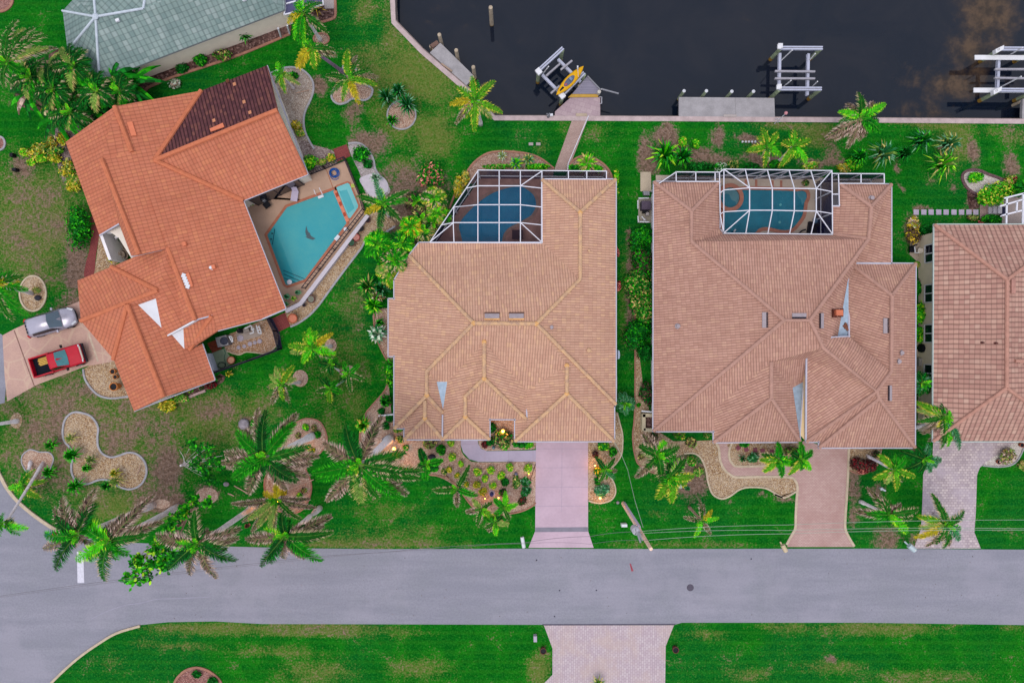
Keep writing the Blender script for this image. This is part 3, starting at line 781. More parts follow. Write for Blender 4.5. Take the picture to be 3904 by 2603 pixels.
kerb(ZL('C3', [(1360, 1071), (1440, 1068), (1503, 1108), (1544, 1200), (1566, 1320), (1606, 1418), (1680, 1455), (1752, 1433), (1832, 1377), (1920, 1357), (2050, 1365), (2130, 1405), (2200, 1445)]) + ZL('C4', [(100, 1415), (190, 1447), (292, 1394)]), KERB_TAN, .14, .1)
bed(ZL('F7', [(285, 262), (255, 350), (252, 450), (292, 522), (362, 552), (700, 544), (880, 536), (1055, 476), (1110, 400), (1110, 262)]), GR_TAN, z=0.024, curve=2)
bed(ZL('C4', [(748, 1000), (746, 1120), (746, 1212), (830, 1240), (900, 1226), (985, 1160), (1010, 1100), (1010, 1000)]), GR_TAN, curve=3, edge=KERB_RED, ew=.12, edge_open=ZL('C4', [(746, 1215), (830, 1244), (902, 1230), (990, 1162)]))
bed(ZL('C4', [(1885, 1172), (2020, 1182), (2130, 1165), (2190, 1110), (2240, 1000), (2300, 960), (2180, 972), (2030, 1070)]), GR_WHITE, curve=3, z=0.022, edge=KERB_GREY, ew=.1, edge_open=ZL('C4', [(1885, 1174), (2020, 1185), (2132, 1167), (2192, 1112), (2245, 1000)]))
bed(ZL('B4', [(1712, 190), (1722, 135), (1785, 108), (1860, 115), (1930, 145), (2050, 190), (2125, 245), (2000, 300), (1860, 322), (1760, 272)]), GR_WHITE, curve=4, edge=M('rock_edge', A(110, 84, 88), .9, .4, 8), ew=.22)
flat('path_soil', ZL('B4', [(1750, 290), (1860, 330), (1855, 440), (1770, 440)]), MULCH, 0.014)
for arc in ([('A2', 1690, 1575), ('A2', 1760, 1450), ('A2', 1830, 1370), ('A2', 1930, 1310), ('A2', 2060, 1294), ('A3', 0, 1310), ('A3', 130, 1352), ('A3', 250, 1440)], [('A3', 375, 1450), ('A3', 410, 1375), ('A3', 490, 1336), ('A3', 585, 1350), ('A3', 680, 1410), ('A3', 735, 1485), ('A3', 750, 1560)]):
    pts = [Z(*p) for p in arc]
    ctr = (sum(p[0] for p in pts) / len(pts), max(p[1] for p in pts) + 30)
    bed(catmull(pts, False, 4) + [(pts[-1][0] - 6, 700), (pts[0][0] + (60 if pts[0][0] < 1800 else 0), 700)], gravel('rear_mulch' + str(int(pts[0][0])), A(150, 116, 100), A(190, 154, 136), A(206, 180, 166)), curve=0)
    kerb(pts, KERB_RED, .16, .1)
kerb([Z('A2', 1600, 1800 - 20), Z('A2', 1645, 1660), Z('A2', 1692, 1575)], KERB_RED, .16, .1)
bed([Z('D1', *p) for p in ((1490, 1575), (1560, 1475), (1650, 1436), (1740, 1444), (1830, 1494), (1895, 1580), (1900, 1760), (1700, 1850), (1500, 1760))], GR_RED, curve=4, edge=KERB_RED, ew=.2)
bed([Z('B1', 285 + 112 * math.cos(a), 1162 + 150 * math.sin(a)) for a in [i * .5236 for i in range(12)]], GR_TAN, curve=3, edge=KERB_TAN, ew=.14)
bed([Z('A1', -5 + 118 * math.cos(a), -5 + 108 * math.sin(a)) for a in [i * .5236 for i in range(12)]], GR_RED, curve=3, edge=KERB_RED, ew=.2)
bed([Z('A1', 0 + 46 * math.cos(a), 1226 + 56 * math.sin(a)) for a in [i * .5236 for i in range(12)]], GR_RED, curve=3, edge=KERB_GREY, ew=.16)
bed([Z('A1', *p) for p in ((1120, 710), (2240, 270), (2240, 395), (1980, 495), (1500, 655), (1300, 740), (1210, 830), (1170, 880))] , MULCH, curve=0)
bed(A2((0, 275), (250, 215), (240, 300), (0, 392)), MULCH, curve=0)
kerb(ZL('A1', [(1200, 850), (1250, 765), (1350, 715), (1500, 655), (1980, 497), (2240, 395)]) + A2((240, 292)), KERB_RED, .2, .1)
bed(A2((380, 130), (520, 40), (620, 60), (624, 130), (600, 160), (480, 196), (380, 200)), MULCH, curve=0)
kerb(A2((624, 0), (626, 130), (600, 164), (540, 184), (480, 200)), KERB_RED, .2, .1)
bed([Z('A2', 505 + 66 * math.cos(a), 335 + 48 * math.sin(a)) for a in [i * .628 for i in range(10)]], GR_PINK, curve=3, edge=KERB_RED, ew=.12)
for x, y, rx, ry in ((585, 150, 50, 58), (325, 430, 66, 72), (745, 380, 55, 60)):
    bed([Z('C2', x + rx * math.cos(a), y + ry * math.sin(a)) for a in [i * .628 for i in range(10)]], GR_PINK, curve=3)
for x, y, rx, ry in ((1770, 1430, 95, 70), (1380, 1500, 75, 40)):
    bed([Z('C1', x + rx * math.cos(a), y + ry * math.sin(a)) for a in [i * .628 for i in range(10)]], GR_PINK, curve=3)
# mulch strip behind the two-gable house and under the front of the orange house
flat('mulch_bed', ZL('E3', [(70, 1470), (40, 1390), (150, 1310), (360, 1240), (520, 1180), (600, 1060), (700, 1110), (660, 1200), (520, 1280), (380, 1330)]), MULCH, 0.012)
kerb(ZL('E3', [(70, 1465), (220, 1400), (370, 1345)]), M('pink_block', A(190, 160, 160), .9, .2, 6), .2, .16, 1)
flat('mulch_bed', ZL('A1', [(450, 1100), (760, 1060), (900, 960), (660, 1250), (640, 1500), (540, 1560), (460, 1300)]), gravel('leaf_litter', A(110, 92, 88), A(150, 130, 126), A(176, 158, 160)), 0.012)
flat('mulch_bed', ZL('A1', [(100, 640), (500, 420), (900, 640), (1130, 760), (1000, 900), (800, 1060), (560, 1090), (380, 980), (150, 900)]), MULCH, 0.011)
bed(ZL('B1', [(850, 650), (925, 640), (1010, 575), (1060, 700), (1112, 835), (1000, 905), (955, 940), (805, 1000), (826, 850)]), GR_TAN, curve=0)
# ------------------------------------------------------------------ houses
RT_ORANGE = rooftile('orange_roof_tile', A(207, 124, 96), A(213, 132, 104), A(226, 146, 106), 0.29, 0.37, 0.36, 0.42)
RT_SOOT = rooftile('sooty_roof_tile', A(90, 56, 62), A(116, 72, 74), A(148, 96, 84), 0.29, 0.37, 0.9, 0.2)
RT_TAN = rooftile('tan_roof_tile', A(208, 160, 138), A(221, 175, 151), A(236, 190, 152), 0.21, 0.40, 0.5, 0.16)
RT_ROSE = rooftile('rose_roof_tile', A(190, 144, 128), A(206, 160, 144), A(218, 174, 150), 0.21, 0.36, 0.55, 0.22)
RT_BIG = rooftile('wide_roof_tile', A(188, 142, 130), A(206, 162, 146), A(220, 184, 166), 0.40, 0.36, 0.6, 0.6)
RT_GREEN = rooftile('green_roof_tile', A(128, 150, 148), A(148, 168, 164), A(176, 190, 188), 0.42, 0.42, 0.34, 0.45)
CAP_OR = M('orange_cap', A(212, 126, 92), .8, .12, 3)
CAP_TAN = M('tan_cap', A(204, 166, 144), .8, .14, 3, col2=A(222, 180, 136))
CAP_ROSE = M('rose_cap', A(190, 148, 134), .8, .12, 3)
CAP_WHITE = M('white_cap', A(206, 216, 228), .8, .1, 3)
GUT = M('white_gutter', A(198, 196, 212), .5, .08, 3)
GUT_GR = M('pale_green_gutter', A(190, 204, 200), .5, .08, 3)
FASC = M('orange_fascia', A(178, 104, 80), .8, .12, 3)
FASC_T = M('tan_fascia', A(190, 160, 140), .8, .12, 3)
FLATROOF = M('blue_grey_membrane', A(176, 196, 216), .7, .14, 3)
SLAT = M('vent_grey', A(172, 160, 166), .6, .1, 4)
VENT_OR = M('vent_orange', A(232, 136, 102), .7, .06, 4)

from mathutils.bvhtree import BVHTree
ROOFS = {}
def roof_z(house, u, v, default):
    d = W(u, v, 0) - Vector((0, 0, CAM_H))
    hit = ROOFS[house.name].ray_cast(Vector((0, 0, CAM_H)), d.normalized())
    return hit[0] if hit[0] else W(u, v, default)
class Roof:
    def __init__(s, house, verts):
        s.h = house
        s.p = {k: W(*v) for k, v in verts.items()}
        s.faces = []
    def add(s, mat, *faces):
        for f in faces: s.faces.append((f, mat))
    def build(s, fascia, gutter=None, gutter_skip=(), thick=0.2):
        mats = []
        for f, m in s.faces:
            if m not in mats: mats.append(m)
        b = MB(); under = MB(); edges = {}
        for f, m in s.faces:
            pts = [s.p[k] for k in f]
            nrm = Vector()
            for i in range(len(pts)):
                nrm += pts[i].cross(pts[(i + 1) % len(pts)])
            if nrm.z < 0:
                f = f[::-1]; pts = pts[::-1]; nrm = -nrm
            nrm.normalize()
            hx = Vector((0, 0, 1)).cross(nrm)
            hx = hx.normalized() if hx.length > 1e-3 else Vector((1, 0, 0))
            up = nrm.cross(hx)
            uv = [(q.dot(hx), q.dot(up)) for q in pts]
            for tri in tessellate_polygon([pts]):
                t3 = [pts[i] for i in tri]
                tn = (t3[1] - t3[0]).cross(t3[2] - t3[0])
                if tn.z < 0: tri = tri[::-1]
                b.poly([pts[i] for i in tri], None, [uv[i] for i in tri], mats.index(m))
                under.poly([pts[i] - Vector((0, 0, thick)) for i in tri][::-1])
            for i in range(len(f)):
                k = tuple(sorted((f[i], f[(i + 1) % len(f)])))
                edges.setdefault(k, []).append((f[i], f[(i + 1) % len(f)]))
        ROOFS[s.h.name] = BVHTree.FromPolygons([Vector(p) for p in b.v], b.f)
        roof = b.build('roof', mats, s.h)
        fz = Vector((0, 0, thick))
        for k, e in edges.items():
            if len(e) == 1:
                a, c = s.p[e[0][0]], s.p[e[0][1]]
                under.poly([a - fz, c - fz, c, a])
                skip = k in gutter_skip or tuple(reversed(k)) in gutter_skip
                if gutter and not skip:
                    d = (c - a).normalized(); out = Vector((d.y, -d.x, 0)) * 0.05
                    dn = Vector((0, 0, -0.03))
                    gb = MB(); gb.beam(a + out + dn - d * 0.06, c + out + dn + d * 0.06, 0.085, 0.12); gb.build('gutter', gutter, s.h)
        under.build('soffit', fascia, s.h)
        return roof
    def caps(s, mat, lines, r=0.17, name='ridge_cap'):
        each(name, mat, s.h, lambda b, ln: b.tube([s.p[k] + Vector((0, 0, 0.02)) for k in ln], r, 8), lines)

WIN_FR = M('window_frame', A(226, 224, 226), .5, .05, 3)
def walls(house, uvh, mat, top=3.0, windows=(), door=None):
    """uvh: wall line traced at eave height, pulled in by hand"""
    pts = [W(u, v, 3.0) for u, v in uvh]
    b = MB(); b.prism(pts, 0, top)
    b.build('wall', mat, house)
    k = len(pts)
    cen = sum(pts, Vector()) / k
    for i, n in windows:
        a, c = pts[i].copy(), pts[(i + 1) % k].copy()
        a.z = c.z = 0
        d = (c - a); L = d.length; d.normalize()
        out = Vector((d.y, -d.x, 0))
        mid = (a + c) / 2
        def ins(q):
            c_ = False
            for m_ in range(k):
                x1, y1, x2, y2 = pts[m_].x, pts[m_].y, pts[m_ - 1].x, pts[m_ - 1].y
                if (y1 > q.y) != (y2 > q.y) and q.x < (x2 - x1) * (q.y - y1) / (y2 - y1) + x1: c_ = not c_
            return c_
        if ins(mid + out * 0.2): out = -out
        for j in range(n):
            w = a + d * L * (j + 0.5) / n
            ww = min(1.5, L / n * 0.6)
            f = MB()
            f.beam(w - d * ww / 2 + out * .02 + Vector((0, 0, .95)), w + d * ww / 2 + out * .02 + Vector((0, 0, .95)), .12, .1)
            f.beam(w - d * ww / 2 + out * .02 + Vector((0, 0, 2.2)), w + d * ww / 2 + out * .02 + Vector((0, 0, 2.2)), .12, .1)
            for sgn in (-1, 0, 1):
                f.beam(w + d * sgn * (ww / 2) + out * .02 + Vector((0, 0, 1.0)), w + d * sgn * (ww / 2) + out * .02 + Vector((0, 0, 2.15)), .08, .1)
            wo = f.build('window', WIN_FR, house)
            g = MB()
            g.poly([w - d * ww / 2 + out * .025 + Vector((0, 0, 1)), w + d * ww / 2 + out * .025 + Vector((0, 0, 1)), w + d * ww / 2 + out * .025 + Vector((0, 0, 2.15)), w - d * ww / 2 + out * .025 + Vector((0, 0, 2.15))])
            g.build('pane', GLASS_DK, wo)
def box_vent(house, t, pts, h, hh, mat, louvre=None):
    """low roof ventilator traced as four corners on the slope"""
    w = [roof_z(house, *Z(t, x, y), h) for x, y in pts]
    b = MB(); n = Vector((0, 0, hh))
    b.poly([p + n for p in w])
    for i in range(4): b.poly([w[i] - n, w[(i + 1) % 4] - n, w[(i + 1) % 4] + n, w[i] + n])
    v = b.build('roof_vent', mat, house)
    if louvre:
        side, n = louvre
        a, c = w[side], w[(side + 1) % 4]
        out = ((a + c) / 2 - sum(w, Vector()) / 4).normalized()
        each('louvre', DARK, v, lambda lb, i: lb.beam(a.lerp(c, (i + .5) / n), a.lerp(c, (i + .5) / n) + out * 0.16, .1, .16), range(n))
    return v
def pipe_vent(house, t, x, y, h, mat, r=0.11):
    b = MB(); b.lathe(roof_z(house, *Z(t, x, y), h) - Vector((0, 0, .2)), [(r * 1.5, 0), (r * 1.5, .2), (r, .24), (r, .45), (r * .6, .45)], 10)
    b.build('vent_pipe', mat, house)

# ---- orange house
OH = thing('orange_roof_house', 'angled house with bright orange barrel tile roof and one soot-dark slope', 'house', W(600, 950, 0))
r = Roof(OH, dict(a=(250, 542, 3), p=(379, 897, 3), q=(454, 853, 3.9), s=(500, 975, 4.2), n=(531, 970, 5.7), m=(388, 607, 5.9), k=(504, 580, 5.3), b=(437.5, 406, 5.3),
                  c=(768, 346, 3), d=(1018, 250, 3), r2=(1058, 420, 4.8), g=(1174, 665, 3), w=(928, 765, 3), r1=(591, 611, 4.8), x=(1090, 1178, 3), y=(1000, 1216, 3.55),
                  z=(830, 1261, 4.3), v1=(808, 1203, 4.6), u1=(745, 1220, 5.0), t=(641, 946, 5.0), nn=(623, 1287, 3.9), gr=(603, 1107, 5.0), bb=(426, 1017, 3), cc=(308, 1223, 3.9),
                  ss=(515, 978, 3.9), ee=(295, 1069, 3), hh=(487, 1162, 4.8), gg=(433, 1370, 3), ii=(625, 1513, 4.8), jj=(511, 1567, 3), ll=(819, 1448, 3), kk=(771, 1310, 3),
                  mm=(703, 1330, 3.5), oo=(527, 1162, 4.5), pp=(594, 1138, 4.6), w1=(654, 1274, 3.85), w2=(699, 1252, 4.1), zz=(723, 1332, 3.25)))
r.add(RT_ORANGE, list('apqs') + ['n', 'm', 'k', 'b'])
r.add(RT_ORANGE, ['b', 'c', 'r1', 'w', 'x', 'y', 'z', 'v1', 'u1', 't', 'n', 'm', 'k'])
r.add(RT_SOOT, ['c', 'd', 'r2', 'r1'])
r.add(RT_ORANGE, ['r1', 'r2', 'g', 'w'])
r.add(RT_ORANGE, ['ss', 't', 'u1', 'w2', 'nn', 'pp', 'gr', 'bb'])
r.add(RT_ORANGE, ['ee', 'bb', 'gr', 'cc'], ['cc', 'gr', 'hh', 'gg'], ['gg', 'hh', 'ii', 'jj'], ['hh', 'oo', 'w1', 'mm', 'zz', 'kk', 'll', 'ii'])
r.add(RT_ORANGE, ['gr', 'pp', 'oo', 'hh'])
r.add(RT_ORANGE, ['u1', 'v1', 'z', 'zz', 'mm', 'w2'])
r.add(WHITE, ['oo', 'pp', 'nn'], ['w1', 'w2', 'mm'])
r.add(WHITE, ['oo', 'nn', 'w1'])
r.faces.pop()
r.build(FASC, None)
r.caps(CAP_OR, [('b', 'k'), ('m', 'n'), ('c', 'r1'), ('r1', 'w'), ('r1', 'r2'), ('t', 'u1'), ('bb', 'gr'), ('gr', 'cc'), ('hh', 'gg'), ('hh', 'ii'), ('v1', 'zz')], 0.19)
for ln in (('w', 'x'), ('w', 'g'), ('x', 'y'), ('y', 'z'), ('kk', 'll'), ('ll', 'jj'), ('s', 't'), ('u1', 'v1'), ('p', 'q'), ('g', 'd')):
    b = MB(); b.beam(r.p[ln[0]] + Vector((0, 0, -.06)), r.p[ln[1]] + Vector((0, 0, -.06)), .1, .12); b.build('gutter', GUT, OH)
# gable walls seen under the raised roof edges
for e in (('s', 't'), ('nn', 'u1')):
    b = MB(); p0, p1 = r.p[e[0]], r.p[e[1]]; b.beam(p0 + Vector((0, 0, -.25)), p1 + Vector((0, 0, -.25)), .12, .4); b.build('gable_trim', WHITE, OH)
box_vent(OH, 'A1', [(1090, 1050), (1135, 1042), (1172, 1160), (1128, 1165)], 4.7, .12, VENT_OR)
box_vent(OH, 'A1', [(1796, 1105), (1908, 1054), (1920, 1090), (1806, 1130)], 4.5, .14, VENT_OR)
box_vent(OH, 'B1', [(1592, 995), (1618, 985), (1655, 1098), (1628, 1108)], 4.6, .14, VENT_OR)
for x, y in ((2000, 720), (1940, 692), (2082, 872), (2132, 962), (1825, 1030)): box_vent(OH, 'A1', [(x - 13, y - 9), (x + 11, y - 18), (x + 17, y + 8), (x - 7, y + 17)], 4, .025, M('new_tile', A(214, 146, 110), .8, .1, 5))
each('vent_louvre', WHITE, OH, lambda b, i: b.box(roof_z(OH, *Z('B1', 1572 + i * 9, 1010 + i * 23), 4.7), .3, .34, .12, R(-20)), range(5))
for x, y in ((1585, 742), (1833, 938)): box_vent(OH, 'B1', [(x - 16, y - 14), (x + 12, y - 20), (x + 18, y + 12), (x - 10, y + 20)], 4.4, .3, VENT_OR)
pipe_vent(OH, 'B1', 1808, 943, 4.3, WHITE, .12)
walls(OH, [(285, 556), (395, 870), (450, 905), (500, 985), (450, 1030), (330, 1085), (340, 1215), (450, 1360), (530, 1545), (742, 1448), (690, 1310), (770, 1262), (985, 1192), (866, 776), (1150, 655), (1008, 275), (780, 362), (455, 425)], STUCCO, 2.95, windows=((0, 3), (15, 3)))
# long sliding door on the pool side
b = MB(); pa, pb = W(935, 753, 3) + Vector((.02, -.07, 0)), W(1118, 671, 3) + Vector((.02, -.07, 0))
pa.z = pb.z = 0
d_ = (pb - pa).normalized()
for i in range(5):
    q = pa.lerp(pb, i / 4); b.beam(q, q + Vector((0, 0, 2.3)), .07, .07)
b.beam(pa + Vector((0, 0, 2.3)), pb + Vector((0, 0, 2.3)), .08, .08)
sd_ = b.build('sliding_door', DARK, OH)
b = MB(); b.beam(pa + Vector((0, 0, 1.15)), pb + Vector((0, 0, 1.15)), .03, 2.2); b.build('pane', GLASS_DK, sd_)
# entry court wall with an arch
b = MB()
b.beam(WZ('B1', 925, 640, 1.3), WZ('B1', 1015, 890, 1.3), .24, 2.6)
b.beam(WZ('B1', 925, 640, 2.4), WZ('B1', 1030, 575, 2.6), .3, .5)
b.tube([WZ('B1', 990, 700, .4), WZ('B1', 992, 680, 1.6), WZ('B1', 1015, 668, 2.2), WZ('B1', 1050, 668, 2.4)], .12, 8)
b.build('entry_wall', STUCCO_P, OH)

# ---- tan house in the middle
TH = thing('tan_roof_house', 'middle house with tan tile hip roofs, orange-dusted ridges and a caged blue pool', 'house', W(1930, 1250, 0))
S_ = .42
tv = dict(a=(1598, 926, 3), b=(2067, 926, 3), c=(2067, 685, 3), d=(2347, 685, 3), e=(2347, 1540, 3), e2=(2341, 1547, 3), f=(2341, 1681, 3), g=(1964, 1681, 3), h=(1964, 1597, 3), i=(1866, 1597, 3), j=(1866, 1674, 3), k=(1688, 1674, 3),
          l=(1542, 1674, 3), m=(1542, 1632, 3), n=(1504, 1632, 3), o=(1504, 1357, 3), p=(1482, 1357, 3), q=(1482, 1140, 3), r=(1504, 1140, 3), s=(1504, 1068, 3), t=(1560, 975, 3),
          R1=(2212, 810, 4.3), R2=(2212, 1064, 4.4), R3=(2045, 1234, 5.9), R4=(1806, 1232, 5.9), R5=(1627, 1415, 4.2), R6=(1627, 1507, 4.2), S1=(1620, 1525, 4.0), S2=(1620, 1594, 3.75),
          G1=(1846, 1303, 5.1), G2=(1846, 1442, 5.1), G3=(1774, 1509, 4.0), G4=(1774, 1589, 3.85), K1=(2161, 1393, 4.8), K2=(2161, 1500, 4.8), vL=(2007, 1488, 3.75), F1=(1665, 1455, 3.75), F2=(1705, 1455, 3.75), F3=(1689, 1560, 3.2), jn=(1688, 1572, 3.1), hc=(2007, 1597, 3.15), mv=(1566, 1578, 3.35), sv=(1688, 1590, 3.05))
r = Roof(TH, tv)
r.add(RT_TAN, ['a', 'b', 'R2', 'R3', 'R4', 't'], ['b', 'c', 'R1', 'R2'], ['c', 'd', 'R1'], ['d', 'e', 'e2', 'R3', 'R2', 'R1'],
      ['t', 'R4', 'R5', 'R6', 'n', 'o', 'p', 'q', 'r', 's'], ['R4', 'R3', 'K1', 'vL', 'G1', 'F2', 'F1', 'R5'], ['R3', 'e2', 'f', 'K2', 'K1'],
      ['R5', 'F1', 'F3', 'jn', 'R6'], ['n', 'R6', 'S1', 'mv', 'm'], ['R6', 'jn', 'sv', 'S1'], ['m', 'mv', 'S1', 'S2', 'l'], ['l', 'S2', 'k'], ['S1', 'sv', 'k', 'S2'],
      ['G1', 'G2', 'G3', 'G4', 'k', 'sv', 'jn', 'F3', 'F2'], ['G1', 'vL', 'hc', 'G2'], ['G3', 'G2', 'hc', 'h', 'i'], ['G3', 'i', 'j', 'G4'], ['k', 'G4', 'j'],
      ['K1', 'K2', 'g', 'h', 'hc', 'vL'], ['g', 'K2', 'f'])
r.add(FLATROOF, ['F1', 'F2', 'F3'])
r.build(FASC_T, GUT)
r.caps(CAP_TAN, [('c', 'R1'), ('d', 'R1'), ('R1', 'R2', 'R3'), ('R3', 'R4'), ('R4', 't'), ('R4', 'R5', 'R6'), ('R6', 'n'), ('R6', 'jn'), ('S1', 'S2'), ('S2', 'l'), ('S2', 'k'), ('R3', 'e'), ('G1', 'G2'), ('G2', 'G3', 'G4'), ('G4', 'k'), ('G4', 'j'), ('G2', 'hc'), ('K1', 'K2'), ('K2', 'g'), ('K2', 'f')], 0.16)
each('valley_gutter', GUT, TH, lambda b, e: b.beam(WZ(*e[0]), WZ(*e[1]), .12, .16), (((('C3', 12, 545, 3.5)), ('C3', 20, 780, 3.15)), (('C2', 1540, 740, 3.1), ('C2', 1538, 950, 3.1))))
OREDUST = M('lichen_orange', A(232, 178, 118), .8, .2, 6)
each('hip_knot', OREDUST, TH, lambda b, k: b.sphere(r.p[k] + Vector((0, 0, .06)), .21, 8, 5, sz=.6), ('R1', 'R3', 'R4', 'R6', 'S2', 'G1', 'G2', 'G4', 'K1', 'K2'))
for x0 in (1900, 2108):
    box_vent(TH, 'B2', [(x0 - 3, 1322), (x0 + 128, 1322), (x0 + 128, 1336), (x0 - 3, 1336)], 5.3, .1, M('curb_brown', A(110, 80, 70), .8))
    v = box_vent(TH, 'B2', [(x0, 1334), (x0 + 124, 1334), (x0 + 124, 1374), (x0, 1374)], 5.3, .14, SLAT)
    b = MB(); b.beam(roof_z(TH, *Z('B2', x0 - 4, 1380), 5.2), roof_z(TH, *Z('B2', x0 + 128, 1380), 5.2), .14, .2); b.build('flashing', OREDUST, v)
pipe_vent(TH, 'C3', 545, 190, 4.0, CAP_TAN, .14); pipe_vent(TH, 'B3', 548, 798, 3.9, CAP_TAN, .08); pipe_vent(TH, 'B3', 228, 1450, 4.6, SLAT, .12)
walls(TH, [(1612, 945), (2087, 945), (2087, 705), (2328, 705), (2328, 1660), (1985, 1660), (1985, 1575), (1850, 1575), (1850, 1655), (1560, 1655), (1560, 1610), (1524, 1610), (1524, 1090), (1575, 985)], STUCCO_P, 2.95, windows=((3, 6), (11, 4), (8, 2), (2, 2)))
b = MB(); pa, pb = W(1995, 1660, 0), W(2315, 1660, 0)
pa = Vector((W(1995, 1662, 3).x, W(1995, 1662, 3).y - .05, 1.1)); pb = Vector((W(2310, 1662, 3).x, pa.y, 1.1)); b.beam(pa, pb, .08, 2.2)
for zz_ in (.55, 1.1, 1.65): b.beam(pa + Vector((0, -.05, zz_ - 1.1)), pb + Vector((0, -.05, zz_ - 1.1)), .03, .03)
b.build('garage_door', WHITE, TH)

# ---- rose house
RH = thing('rose_roof_house', 'large rose-brown tiled house with an inset caged pool and a side garage wing', 'house', W(2990, 1250, 0))
rv = dict(a=(2493, 694, 3), b=(2743, 694, 3), c=(2743, 872, 3), c2=(2757, 892, 3), d=(3176, 895, 3), e=(3176, 787, 3), f=(3201, 785, 3), g=(3201, 702, 3), h=(3397, 704, 3), i=(3397, 1004, 3), i2=(3237, 1004, 3), j=(3490, 1006, 3), k=(3487, 1705, 3), l=(3123, 1705, 3), l2=(3123, 1683, 3), m=(3074, 1683, 3),
          n=(3050, 1683, 3), o=(2721, 1685, 3), p=(2721, 1643, 3), q=(2491, 1643, 3),
          A1=(2636, 805, 4.4), A2=(2636, 922, 4.4), A3=(2989, 1221, 6.0), A4=(3087, 1221, 6.0), A5=(3310, 912, 4.1), A6=(3321, 788, 4.1), W1=(3400, 1127, 4.6), W2=(3397, 1415, 4.6), W3=(3341, 1491, 5.2), W4=(3350, 1518, 5.0), X=(3138, 1326, 5.6), F1=(2940, 1379, 5.2), F2=(2940, 1518, 5.1), gw=(3076, 1366, 4.0), pl=(2723, 1560, 3.7), vr=(3232, 1070, 3.6), fl1=(3235, 1060, 3.4), fl2=(3235, 1282, 3.4), fl3=(3194, 1282, 3.7), en1=(3022, 1478, 3.6), en2=(3048, 1655, 2.9), es=(3061, 1456, 3.1), cr1=(3170, 1287, 5.0), cr2=(3238, 1284, 4.3))
r = Roof(RH, rv)
r.add(RT_ROSE, ['a', 'b', 'A1'], ['b', 'c', 'A2', 'A1'], ['a', 'A1', 'A2', 'A3', 'q'], ['A2', 'c', 'c2', 'd', 'A5', 'A4', 'A3'], ['d', 'e', 'f', 'g', 'A6', 'A5'], ['g', 'h', 'A6'],
      ['A6', 'h', 'i', 'i2', 'vr', 'fl3', 'cr1', 'X', 'A4', 'A5'], ['q', 'A3', 'A4', 'X', 'gw', 'es', 'en1', 'F1', 'pl', 'p'],
      ['p', 'pl', 'F1', 'F2', 'o'], ['o', 'F2', 'n'], ['F1', 'en1', 'en2', 'n', 'F2'],
      ['i2', 'j', 'W1'], ['i2', 'W1', 'W2', 'cr2', 'fl2', 'fl1'], ['W1', 'j', 'k', 'W4', 'W3', 'W2'], ['X', 'cr1', 'cr2', 'W2', 'W3'], ['gw', 'X', 'W3', 'm'], ['m', 'W3', 'W4', 'l', 'l2'], ['l', 'W4', 'k'])
r.add(FLATROOF, ['vr', 'fl1', 'fl2', 'fl3'])
r.add(M('grey_membrane', A(160, 176, 192), .7, .14, 3), ['en1', 'es', 'en2'])
r.build(FASC_T, GUT)
r.caps(CAP_ROSE, [('a', 'A1'), ('b', 'A1'), ('A1', 'A2', 'A3', 'A4', 'A5', 'A6'), ('A6', 'g'), ('A6', 'h'), ('A3', 'q'), ('A5', 'd'), ('A4', 'X', 'W3', 'm'), ('F1', 'F2'), ('F2', 'o'), ('F2', 'n'), ('i2', 'W1'), ('j', 'W1'), ('W1', 'W2', 'W3', 'W4'), ('W4', 'l'), ('W4', 'k')], 0.16)
each('valley_gutter', GUT, RH, lambda b, e: b.beam(e[0], e[1], .13, .14), ((r.p['gw'] + Vector((-.05, 0, .0)), r.p['m'] + Vector((-.05, 0, 0))), (r.p['i2'] + Vector((-.06, 0, .02)), W(3236, 1283, 3.5)), (W(3236, 1283, 3.5), W(3192, 1284, 3.75))))
b = MB(); q = Vector((0, 0, .03))
b.poly([r.p['gw'] - q * 4, r.p['m'] - q * 4, r.p['en2'] + q, r.p['es'] + q]); b.build('entry_wall', M('cream_stucco', A(244, 214, 166), .9, .06, 2), RH)
pts_ = [(2027, 1322), (2060, 1322), (2060, 1455), (2027, 1455)]
box_vent(RH, 'B3', pts_, 5.3, .1, SLAT, (1, 9))
box_vent(RH, 'B4', [(257, 1330), (378, 1330), (378, 1362), (257, 1362)], 5.4, .1, SLAT, (2, 9))
box_vent(RH, 'B4', [(502, 1330), (526, 1330), (526, 1460), (502, 1460)], 5.0, .1, SLAT, (3, 9))
box_vent(RH, 'B4', [(1035, 1373), (1068, 1373), (1068, 1502), (1035, 1502)], 4.3, .1, SLAT, (1, 8))
box_vent(RH, 'C4', [(1088, 490), (1108, 490), (1108, 622), (1088, 622)], 4.4, .1, SLAT, (3, 9))
for t, x, y, h in (('B3', 1308, 1440, 4.2), ('B4', 935, 350, 3.6), ('C4', 1165, 285, 4.0), ('C4', 1188, 212, 4.0)): pipe_vent(RH, t, x, y, h, SLAT, .16)
